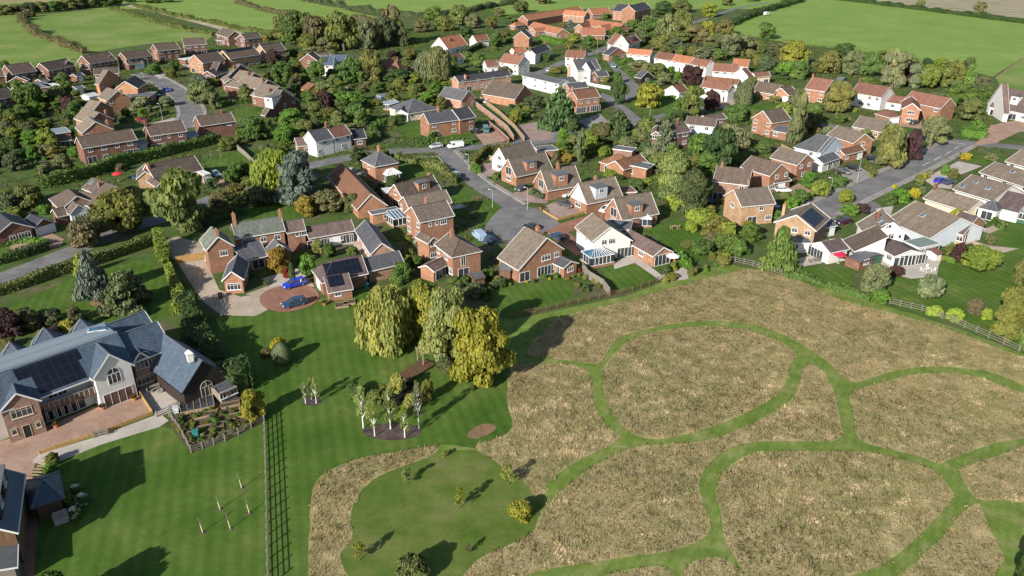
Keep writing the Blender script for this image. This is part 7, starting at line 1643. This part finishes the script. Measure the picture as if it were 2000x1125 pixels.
L('''
round 1270 35 88 60 mg
round 1300 28 92 54 gr
round 1330 20 80 54 ol
round 1355 50 96 56 br
round 1380 42 84 44 yo
round 1325 60 100 60 ol
round 1290 70 104 50 rb
round 1395 66 104 54 gr
round 1415 38 74 36 br
tall 1425 60 118 50 gr
round 1350 84 112 50 gb
round 1375 92 120 50 gr
round 1450 70 112 46 gr
round 1405 96 124 36 mg
tall 1495 44 82 38 mg; tall dark tree alone at the big field corner
round 1480 80 108 30 ol
round 1545 80 140 62 yo; pale golden tree below the big green field
round 1520 84 108 44 br
round 1560 118 160 44 mg
round 1500 118 150 50 gb
round 1534 122 154 44 bg
round 1616 104 152 54 rb; russet tree behind the teal shed
round 1645 84 120 48 dg; dark tree rising against the big green field
round 1662 98 152 48 gr
round 1700 102 156 46 mg
tall 1742 90 178 54 gr; tall pale birch behind the red roofed houses
round 1775 120 170 40 pu
tall 1786 126 178 36 gr
round 1810 128 180 46 yg
round 1838 130 176 44 ol
round 1862 120 172 44 rb
conifer 1890 124 172 32 mg; green conifer beside the far field fence
round 1876 162 208 60 mg
round 1918 150 178 36 br
round 1925 168 196 40 mg
round 1892 194 244 60 ol; dark olive tree beside the clipped junction hedge
round 1856 186 214 30 mg
round 1830 180 206 36 gb
round 1690 150 178 40 mg
round 1590 205 250 34 mg
round 1580 222 262 44 gb
round 1640 222 244 30 mg
round 1530 200 226 30 yg
round 1912 4 32 28 br; round brown tree beside the stubble field
round 1798 0 17 20 ol
round 1100 44 60 28 br
conifer 1113 38 60 24 bl
round 1180 22 40 34 bg; bright green tree beside the tall farmhouse
round 1120 66 88 30 yg
round 1150 70 98 30 mg
round 1110 82 98 26 rb
round 1205 52 80 30 mg
round 1236 38 66 34 mg
round 1265 30 48 26 ol
round 1295 2 34 44 dg
round 1385 6 38 40 yg
round 1330 0 30 40 ol
round 1250 60 92 40 gb
round 1300 92 112 34 ol
round 1000 30 50 40 mg
round 1018 2 30 40 ol
round 975 16 36 30 br
tall 995 90 116 24 mg
round 1064 104 124 30 mg
round 1085 130 148 26 rb
round 1100 128 146 24 mg
round 1250 118 146 50 gr; grey green bush before the white terrace
round 1225 112 140 34 mg
round 1285 124 152 40 ol
round 1310 130 148 20 bg
round 1300 142 172 44 gr
round 1325 140 158 24 bg
round 1206 140 166 20 mg
round 1180 148 164 20 yo
round 1042 186 218 36 gb
round 1015 214 238 40 mg
round 1008 214 246 26 yo
round 1120 232 262 34 dg
round 1100 250 280 26 bg
round 1140 260 290 40 mg
round 1163 243 272 36 mg
round 1225 268 300 40 gr
round 1245 250 286 34 ol
round 1270 290 330 50 gr
round 1290 300 340 60 ol
round 1365 262 320 70 mg
round 1330 238 262 44 gr
round 1380 300 350 50 mg
round 1465 150 182 34 ol
round 1490 275 305 40 mg
round 1475 345 368 40 bg
round 1400 425 470 70 rb
round 1420 460 500 70 mg
round 1390 455 485 40 br
round 1445 470 505 40 mg
round 1465 440 480 60 mg
round 1370 470 505 60 mg
round 1410 500 525 40 rb
round 1345 430 455 20 lm; lime columnar bush on the hedge lined lawn
round 1355 434 456 16 lm
round 1345 470 488 36 rb
round 1310 534 552 34 rb
round 1295 340 372 60 mg
round 1240 350 374 40 mg
round 1180 285 310 30 yg
round 1100 275 300 36 mg
round 1195 330 350 36 yg
round 1085 296 322 24 br
round 1108 300 322 26 au; orange bush beside the steep roofed houses
round 1095 290 306 16 ye; yellow bush beside the flat roofed garage
''')
# hedges
for px, h, w, col, lab, wild in [
    ([(80, 368), (160, 350), (235, 326), (330, 303), (428, 278)], 3.2, 2.6, 'mg', 'long clipped green hedge below the two storey row', .15),
    ([(-20, 521), (45, 502), (98, 484)], 1.6, 1.8, 'dg', 'dark hedge in front of the red brick bungalow', .15), ([(-40, 590), (60, 556), (150, 528), (235, 500), (305, 472)], 2.2, 2.0, 'ol', 'olive hedge along the near side of the left road', .25),
    ([(0, 482), (50, 474), (95, 480)], 1.2, 1.2, 'bg', 'low bright hedge beside the brown drive', .1),
    ([(1308, 402), (1350, 424), (1396, 448), (1424, 466)], 3.0, 2.8, 'lm', 'tall lime green hedge along the garden lawn', .1), ([(1318, 500), (1332, 515), (1346, 528)], 1.8, 1.4, 'bg', 'short bright hedge beside the glass garden wing', .15),
    ([(1200, 118), (1222, 138), (1247, 163)], 2.2, 2.4, 'mg', 'clipped dark hedge along the village lane', .1), ([(1056, 80), (1080, 84), (1104, 90)], 3.0, 3.0, 'bg', 'bright green hedge below the farm yard', .1), ([(1876, 264), (1926, 270)], 2.6, 3.0, 'bg', 'clipped box shaped hedge at the road junction', .05),
    ([(738, 245), (780, 238), (822, 230)], 2.4, 2.0, 'mg', 'clipped hedge below the grey bungalow', .1), ([(735, 250), (728, 262), (738, 276)], 2.4, 2.0, 'mg', 'short clipped hedge turning towards the white cottage', .1), ([(810, 288), (868, 282), (925, 280)], 2.0, 1.8, 'mg', 'roadside hedge behind the parked white van', .15),
    ([(775, 312), (815, 320), (862, 334), (890, 362)], 2.4, 2.2, 'ol', 'rough hedge around the square brick house garden', .3), ([(922, 326), (938, 308), (955, 297), (1000, 292)], 1.8, 1.6, 'rb', 'russet hedge at the corner of the close', .1), ([(924, 330), (934, 340)], 1.6, 1.6, 'bg', 'small bright hedge end at the close corner', .1),
    ([(312, 478), (322, 510), (334, 545), (352, 590), (362, 615)], 2.8, 2.2, 'yg', 'yellowish hedge between the shaded lawn and gravel drive', .4), ([(365, 600), (378, 640), (398, 690), (440, 735), (478, 770)], 3.0, 3.0, 'dg', 'dark hedge beside the black timber outbuilding', .35),
    ([(38, 32), (60, 62), (112, 84), (168, 106)], 2.6, 3.2, 'br', 'brownish field hedge between the two left fields', .5), ([(218, 18), (300, 42), (360, 58), (420, 70)], 2.2, 4, 'ol', 'field hedge along the near side of the far track', .4), ([(262, 12), (340, 32), (420, 46), (470, 58), (540, 66)], 2.2, 4, 'ol', 'field hedge along the far side of the track', .5),
    ([(462, 6), (560, 31), (640, 40), (735, 42)], 2.4, 4, 'br', 'brown hedge between the two strip fields', .4), ([(575, -2), (650, 12), (740, 27), (820, 33), (900, 26), (960, 14), (1010, 6)], 2.6, 5, 'gb', 'dark hedge under the upper far field', .5),
    ([(1400, 62), (1432, 48), (1480, 28), (1565, 2)], 3, 6, 'dg', 'dark hedge along the left of the big green field', .3), ([(1630, -1), (1720, 10), (1800, 20), (1900, 33), (2010, 47), (2120, 62)], 2.6, 5, 'dg', 'dark hedge between big green field and stubble', .25),
    ([(1252, 150), (1275, 168), (1290, 178)], 1.6, 1.6, 'mg', 'garden hedge beside the black summerhouse', .2), ([(1290, 196), (1340, 190)], 1.4, 1.6, 'bg', 'low hedge under the small white garage', .15), ([(1415, 215), (1480, 228), (1530, 236)], 1.8, 1.8, 'mg', 'hedge along the main road below the lime lawn', .2),
    ([(880, 252), (850, 268), (835, 275)], 2.0, 1.6, 'bg', 'curved hedge in front of the ivy clad cottage', .2), ([(905, 108), (925, 98), (940, 92)], 2.4, 2.4, 'dg', 'clipped dark hedge beside the white gabled cottage', .05), ([(430, 208), (470, 203), (505, 198)], 1.5, 1.4, 'mg', 'hedge in front of the staggered houses', .15),
    ([(330, 222), (300, 230), (262, 236)], 1.4, 1.4, 'ol', 'front hedge along the estate road', .15), ([(455, 236), (500, 240), (540, 238)], 1.6, 1.4, 'mg', 'garden hedge beside the end red brick house', .2), ([(1530, 540), (1580, 548), (1650, 572), (1700, 590)], 1.2, 1.4, 'mg', 'low hedge at the edge of the meadow', .3),
    ([(965, 350), (985, 344), (1000, 340)], 1.4, 1.6, 'mg', 'low hedge below the dark gravel drive', .1), ([(1040, 378), (1064, 390)], 1.6, 2.2, 'gb', 'rounded hedge beside the grey estate car drive', .3), ([(480, 418), (440, 430), (400, 445)], 1.6, 1.6, 'dg', 'dark hedge behind the manor roof', .3), ([(520, 375), (470, 400), (420, 418), (380, 430)], 2.6, 2.4, 'ol', 'tall roadside hedge behind the manor', .4),
    ([(1925, 395), (1945, 440), (1962, 450)], 1.4, 1.2, 'mg', 'short hedge beside the green garden room', .2), ([(1690, 325), (1706, 340), (1700, 348)], 1.2, 1.2, 'rb', 'russet low hedge beside the parked black cars', .1)]:
    hedge(px, h, w, col, lab, wild=wild)
def ivy(px_list, label, col='yg'):
    pass
# garden filling: individual bushes wherever the photo shows planting between houses, roads and lawns
def blocked(p, r):
    for q in FOOT:
        A = np.array(q); c = A.mean(0)
        if np.linalg.norm(p - c) > 16 + r: continue
        d = (p - c); s = 1 - min(.6, (r * .6 + .2) / max(1.5, np.linalg.norm(A - c, axis=1).min()))
        if inside((c + d * s)[None], [tuple(x) for x in A])[0]: return True
    for c, w in ROADS:
        a, b = c[:-1], c[1:]; ab = b - a; t = np.clip(((p - a) * ab).sum(1) / (ab ** 2).sum(1), 0, 1)
        if np.min(np.linalg.norm(a + ab * t[:, None] - p, axis=1)) < w + r * .8: return True
    return False
CLEAR = [np.array(pix(q)) for m_, q in DR if m_ != 'soil'] + [np.array(o_.data.vertices and [(v.co.x, v.co.y) for v in o_.data.vertices]) for o_ in S.objects if o_.name.startswith(('lawn', 'brick_circle'))]
CLEAR = [[tuple(x) for x in q] for q in CLEAR] + [pix([(948, 442), (1000, 398), (1062, 412), (1094, 438), (1000, 478)]), pix([(1590, 410), (1670, 385), (1720, 402), (1628, 432)])]
def fill(px, n, cols, seed, rmin=.7, rmax=2.0, hk=(1.0, 1.7)):
    poly = pix(px); A = np.array(poly); g = random.Random(seed); k = 0; tries = 0
    lo, hi = A.min(0), A.max(0)
    while k < n and tries < n * 60:
        tries += 1
        p = np.array([g.uniform(lo[0], hi[0]), g.uniform(lo[1], hi[1])])
        if not inside(p[None], poly)[0]: continue
        r = rmin + (rmax - rmin) * g.random() ** 1.6
        if blocked(p, r): continue
        if any(inside(p[None], c)[0] for c in CLEAR if len(c) > 2): continue
        if any(abs(o[0].location.x - p[0]) < (o[3] + r) * .55 and abs(o[0].location.y - p[1]) < (o[3] + r) * .55 for o in PLANTS): continue
        h = r * g.uniform(*hk)
        plant_at(g.choice(['round', 'round', 'tall', 'round']), p[0], p[1], r, h, g.choice(cols)); k += 1
GEN = ['mg', 'mg', 'ol', 'dg', 'gb', 'yg', 'bg', 'br', 'gr', 'rb', 'yo']
fill([(-40, 150), (130, 160), (170, 230), (150, 330), (60, 350), (-40, 345)], 75, GEN, 1, 1.3, 3.8)
fill([(60, 300), (250, 320), (240, 345), (60, 372)], 8, GEN, 2)
fill([(170, 190), (280, 190), (300, 235), (160, 250)], 10, GEN, 3, .9, 2.2)
fill([(420, 110), (560, 110), (700, 190), (640, 250), (500, 260), (440, 200)], 50, GEN, 4, 1.3, 3.4)
fill([(500, 60), (800, 60), (860, 110), (760, 180), (640, 150), (540, 110)], 40, ['ol', 'mg', 'br', 'gr', 'gb', 'rb', 'dg'], 5, 2.0, 4.6)
fill([(640, 160), (900, 160), (880, 210), (760, 210), (700, 300), (580, 300), (600, 240)], 64, GEN + ['rb'], 6, 1.1, 3.2)
fill([(860, 90), (1000, 70), (1010, 140), (880, 150)], 14, GEN, 7, 1.0, 2.6)
fill([(990, 190), (1130, 200), (1110, 240), (990, 250)], 12, GEN + ['ye'], 8, .9, 2.4)
fill([(1085, 250), (1330, 240), (1420, 300), (1300, 400), (1180, 350), (1090, 310)], 52, GEN, 9, 1.1, 3.2)
fill([(1200, 60), (1420, 60), (1470, 120), (1300, 110), (1210, 80)], 34, ['ol', 'mg', 'gr', 'gb', 'rb', 'br'], 10, 1.8, 4.4)
fill([(1210, 115), (1340, 140), (1340, 185), (1250, 170)], 14, GEN, 11, .8, 2.0)
fill([(1460, 105), (1900, 120), (1940, 200), (1760, 180), (1640, 150), (1480, 170)], 40, ['ol', 'mg', 'gr', 'gb', 'rb', 'dg', 'yg'], 12, 1.8, 4.4)
fill([(1440, 190), (1660, 200), (1720, 300), (1560, 290), (1450, 250)], 34, GEN, 13, 1.0, 2.8)
fill([(1380, 300), (1540, 310), (1600, 400), (1540, 470), (1420, 480), (1380, 420)], 40, GEN, 14, .8, 2.2)
fill([(1700, 330), (1830, 300), (1900, 320), (1800, 380), (1720, 400)], 12, GEN + ['ye'], 15, .6, 1.5)
fill([(1830, 470), (2000, 450), (2000, 560), (1840, 560)], 12, GEN, 16, .6, 1.6)
fill([(940, 545), (1130, 530), (1180, 560), (1000, 612), (940, 600)], 26, GEN + ['ye', 'au', 'rd', 'sv'], 17, .4, 1.0)
fill([(790, 440), (860, 470), (880, 540), (800, 540)], 18, GEN, 18, .6, 1.5)
fill([(860, 540), (980, 545), (1000, 610), (900, 580)], 12, ['dg', 'mg', 'gb', 'ol'], 19, 1.0, 2.4)
fill([(1280, 520), (1420, 490), (1420, 520), (1300, 555)], 14, GEN + ['rb'], 20, .6, 1.4)
fill([(680, 290), (780, 300), (780, 400), (700, 360)], 30, GEN, 21, .9, 2.6)
fill([(400, 340), (540, 300), (600, 400), (500, 430), (420, 420)], 26, GEN, 22, 1.2, 3.0)
fill([(480, 520), (620, 500), (620, 545), (500, 560)], 12, GEN + ['rd', 'au'], 23, .4, 1.0)
fill([(335, 822), (364, 790), (512, 800), (514, 822), (440, 858), (376, 880)], 85, ['bg', 'mg', 'yg', 'yo', 'gb', 'rb'], 24, .25, .7, (.7, 1.3))
fill([(0, 380), (100, 360), (110, 420), (0, 430)], 8, GEN, 25, 1.0, 2.4)
fill([(-40, 160), (150, 165), (180, 230), (150, 330), (-40, 345)], 20, ['mg', 'dg', 'ol', 'gb', 'mg'], 31, 2.2, 4.2, (1.2, 1.9))
fill([(430, 150), (640, 160), (700, 240), (560, 300), (450, 290)], 22, ['mg', 'dg', 'ol', 'bg', 'gb'], 32, 2.0, 3.8, (1.2, 1.9))
fill([(640, 130), (900, 140), (880, 215), (740, 300), (660, 260)], 24, ['mg', 'dg', 'ol', 'rb', 'gb'], 33, 2.0, 4.0, (1.2, 1.9))
fill([(1090, 250), (1320, 235), (1420, 290), (1300, 330), (1120, 300)], 16, ['mg', 'dg', 'ol', 'yg', 'gb'], 34, 2.0, 3.6, (1.2, 1.9))
fill([(0, 600), (170, 590), (180, 640), (0, 690)], 14, ['pu', 'br', 'gb', 'dg', 'rb'], 26, .8, 1.8)
for x, y, c, lab in [(150, 968, 'sv', 'white flowering hydrangea beside the garden pavilion, upper of three'), (164, 985, 'sv', 'white flowering hydrangea beside the garden pavilion, middle of three'), (148, 1012, 'sv', 'white flowering hydrangea beside the log store'), (100, 925, 'bg', 'green bush at the drive corner beside the slatted frame'), (104, 905, 'rb', 'russet bush at the end of the stone path'), (138, 985, 'yg', 'yellow green bush against the garden pavilion')]:
    p = at(x, y); o = plant_at('round', p.x, p.y, 1.0, 1.6, 'mg' if c == 'sv' else c, lab)
    if c == 'sv': put('flowers', crown_of('bare', 1), o, (0, 0, .02), .7, (1.04, 1.04, 1.06), (.75, .76, .78))
plant_at('round', -46.9, 59.6, 3.4, 5.4, 'mg', 'green tree just outside the lower left corner')
# low planting that nobody could count: beds, borders and rough ground between the bushes
def cover(polys, dens, seed):
    g = np.random.default_rng(seed); out = []
    for px in polys:
        poly = pix(px); A = np.array(poly); lo, hi = A.min(0), A.max(0)
        P = g.random((int(np.prod(hi - lo) * dens), 2)) * (hi - lo) + lo; P = P[inside(P, poly)]; P = P[vnoise(P, 5, 3) > .38]; out.append(P)
    P = np.concatenate(out); ok = np.ones(len(P), bool)
    for q in FOOT:
        A = np.array(q); c = A.mean(0); n_ = np.linalg.norm(P - c, axis=1) < 20; i = np.where(n_)[0]
        if len(i): ok[i] &= ~inside(c + (P[i] - c) * .94, [tuple(x) for x in A])
    for q in CLEAR:
        if len(q) > 2: ok &= ~inside(P, q)
    for c, w in ROADS:
        a, b = c[:-1], c[1:]; ab = b - a
        for k in range(len(a)):
            t = np.clip(((P - a[k]) @ ab[k]) / (ab[k] @ ab[k] + 1e-9), 0, 1); ok &= np.linalg.norm(a[k] + t[:, None] * ab[k] - P, axis=1) > w
    P = P[ok]; m = 12; n = len(P) * m
    r = np.repeat(g.uniform(.35, 1.1, len(P)) ** 1.3, m); d = g.normal(size=(n, 3)); d /= np.linalg.norm(d, axis=1, keepdims=True); d[:, 2] = np.abs(d[:, 2])
    C_ = np.column_stack([np.repeat(P, m, 0), np.zeros(n)]) + d * (r * g.uniform(.6, 1.0, n))[:, None] * np.array([1, 1, .75])
    pal = np.array([PAL[k] for k in ('mg', 'mg', 'ol', 'dg', 'gb', 'yg', 'bg', 'br', 'gr', 'rb', 'gr', 'go')])
    c = np.repeat(pal[g.integers(0, len(pal), len(P))] * g.uniform(.8, 1.2, (len(P), 1)), m, 0) * g.uniform(.75, 1.25, (n, 1))
    me = quads('ground_cover', C_, d + g.normal(0, .5, (n, 3)), .2 * g.uniform(.6, 1.3, n), None, 'dry_grass')
    a = me.attributes.new('tint', 'FLOAT_COLOR', 'FACE'); q = np.ones((n, 4), np.float32); q[:, :3] = c; a.data.foreach_set('color', q.ravel())
    tag(put('ground_cover', me), 'low mixed planting and rough ground cover between the village gardens', 'ground cover', None, 'stuff'); print('cover', n)
cover([[(-60, 140), (420, 80), (560, 60), (1000, 60), (1400, 60), (1900, 130), (1960, 200), (1960, 300), (1700, 330), (1640, 420), (1420, 500), (1180, 560), (960, 612), (790, 540), (700, 400), (480, 430), (300, 400), (130, 400), (-60, 420)]], .34, 5)
# staked whips on the striped lawn
for x, yb, yt, tx, lab in [(396, 1040, 1008, 388, 'leaning white staked sapling, leftmost of five on the lawn'), (430, 995, 965, 427, 'white staked sapling standing second among five on the lawn'), (450, 1033, 1000, 445, 'white staked sapling in the middle of five on the lawn'), (472, 953, 922, 468, 'white staked sapling furthest up the striped lawn'), (487, 1002, 968, 481, 'white staked sapling nearest the dividing fence')]:
    p = at(x, yb); s_ = sight(tx, yt); h = HC + s_.z * p.y / s_.y; root = empty('staked_sapling', p); tag(root, lab, 'sapling', 'young saplings on the striped lawn')
    h *= .8
    m = MB(); m.tube((0, 0, 0), (-.12, 0, h * .62), .06, .05, 7); m.build('tree_guard', MATS['render_cream'], root)
    m = MB(); m.tube((-.1, 0, h * .5), (-.25, 0, h * 1.25), .03, .012, 5)
    for k in range(6): a = k * 1.1; z = h * (.75 + .07 * k); m.tube((-.15, 0, z), (-.15 + math.cos(a) * .4, math.sin(a) * .4, z + .35), .015, .006, 4)
    m.build('stem', MATS['bark_grey'], root); m = MB(); m.tube((0, 0, 0), (0, 0, .05), .35, .3, 10); m.build('soil_ring', MATS['mulch'], root)
# ivy on two houses
def ivy(short, fr, n, seed):
    root = next(r for s, r, c in HOUSES if s == short); g = np.random.default_rng(seed)
    a, b, h, out = fr; A, B = at(*a), at(*b); d = B - A; nrm = Vector((d.y, -d.x, 0)).normalized(); c = root.location
    t = g.random(n); z = g.random(n) ** .8 * h * (.55 + .45 * np.sin(t * 9 + seed)) + .1
    C_ = np.column_stack([A.x + d.x * t + nrm.x * (out + g.uniform(0, .12, n)) - c.x, A.y + d.y * t + nrm.y * (out + g.uniform(0, .12, n)) - c.y, z])
    put('ivy', quads('ivy', C_, np.tile(np.array([nrm.x, nrm.y, .3]), (n, 1)) + g.normal(0, .35, (n, 3)), .2 * g.uniform(.6, 1.3, n), np.clip(.5 + g.normal(0, .2, n), 0, 1), 'leaf'), root, color=PAL['yg'])
ivy('yellow brick house with ivy gable', ((1420, 415), (1446, 436), 5.5, .1), 900, 1)
ivy('ivy clad brick cottage with slate roof', ((842, 266), (866, 263), 4.6, .1), 500, 2)
# ------------------------------------------------------------------ labels for every plant not named above: its look, and the nearest thing one can find
LM = [(s, *proj((c.x, c.y, 2.5))) for s, r, c in HOUSES]
def rel(px, py, lx, ly):
    dx, dy = px - lx, py - ly
    if abs(dx) > abs(dy) * 1.6: return 'right of' if dx > 0 else 'left of'
    return 'in front of' if dy > 0 else 'behind'
def cut(s, n): return ' '.join(s.split()[:n])
used = {}
todo = []
for root, kind, col, r, h, lab in PLANTS:
    if lab: used[lab] = 1
    else: todo.append((root, kind, col, r, h))
from collections import defaultdict
grp = defaultdict(list)
for it in todo:
    root, kind, col, r, h = it
    px, py = proj((root.location.x, root.location.y, h / 2))
    near = sorted(LM, key=lambda q: (q[1] - px) ** 2 + ((q[2] - py) * 1.3) ** 2)
    noun = {'conifer': 'conifer', 'cedar': 'tree', 'willow': 'willow', 'birch': 'birch', 'bare': 'sapling'}.get(kind, 'tree') if h > 3.2 else 'bush'
    size = 'tall' if h > 8 else 'low' if h < 1.5 else 'slim' if kind == 'tall' else 'rounded'
    it2 = (root, px, py, r, h, size, WORD[col], noun, near)
    grp[(WORD[col], noun, rel(px, py, *near[0][1:]), near[0][0])].append(it2)
def fit(*parts):
    for skip in ((), (0,), (0, 1)):
        t = ' '.join(p for i, p in enumerate(parts) if i not in skip and p)
        if len(t.split()) <= 16: return t
    return ' '.join(t.split()[-16:])
for (cw, noun, rl, lm), its in grp.items():
    its.sort(key=lambda q: q[1]); by = defaultdict(list)
    for q in its: by[q[5]].append(q)
    ORD = ['first', 'second', 'third', 'fourth', 'fifth', 'sixth', 'seventh', 'eighth']
    for sz, qs in by.items():
        for i, q in enumerate(qs):
            o = None if len(qs) == 1 else 'leftmost' if i == 0 else 'rightmost' if i == len(qs) - 1 else ORD[min(i, 7)] + ' along'
            if len(by) == 1 and o is None: sz2 = sz
            q[0]['label'] = fit('', '', f'{o} {sz}' if o and ' ' not in o else sz, cw, noun, rl + ' the ' + lm, ('' if o is None or ' ' not in o else ', ' + o)).replace(' ,', ',')
for root, kind, col, r, h, lab in PLANTS:
    if not root.get('group') and not lab: root['group'] = 'garden bushes and trees of the village' if h < 3.2 else 'trees standing among the village houses'
# ------------------------------------------------------------------ camera, sky, sun
cam = bpy.data.cameras.new('camera'); cam.sensor_width = 36; cam.lens = F / 2000 * 36; cam.clip_end = 6000; cam.clip_start = 1
co = bpy.data.objects.new('camera', cam); COL.objects.link(co); co.location = (0, 0, HC); co.rotation_euler = (math.pi / 2 - TH, 0, 0)
S.camera = co
w = bpy.data.worlds.new('World'); S.world = w; w.use_nodes = True
n = w.node_tree.nodes; sky = n.new('ShaderNodeTexSky'); sky.sky_type = 'NISHITA'; sky.sun_disc = False; sky.sun_elevation = SUN_EL
sky.sun_rotation = math.pi + SUN_AZ   # sky azimuth runs clockwise from +Y
w.node_tree.links.new(sky.outputs[0], n['Background'].inputs[0]); n['Background'].inputs[1].default_value = 0.08
sd = bpy.data.lights.new('sun', 'SUN'); sd.energy = 5.0; sd.angle = R(0.53); sd.color = (1.0, 0.93, 0.83)
so = bpy.data.objects.new('sun', sd); COL.objects.link(so)
dv = Vector((math.sin(SUN_AZ) * math.cos(SUN_EL), math.cos(SUN_AZ) * math.cos(SUN_EL), -math.sin(SUN_EL)))
so.rotation_euler = dv.to_track_quat('-Z', 'Y').to_euler(); so.location = -dv * 300
vs = S.view_settings; vs.view_transform = 'Standard'; vs.look = 'None'; vs.gamma = 1; vs.use_curve_mapping = False; vs.exposure = 0.7
S.cycles.max_bounces = 5; S.cycles.diffuse_bounces = 3; S.cycles.glossy_bounces = 2; S.cycles.transparent_max_bounces = 4
S.cycles.use_denoising = True
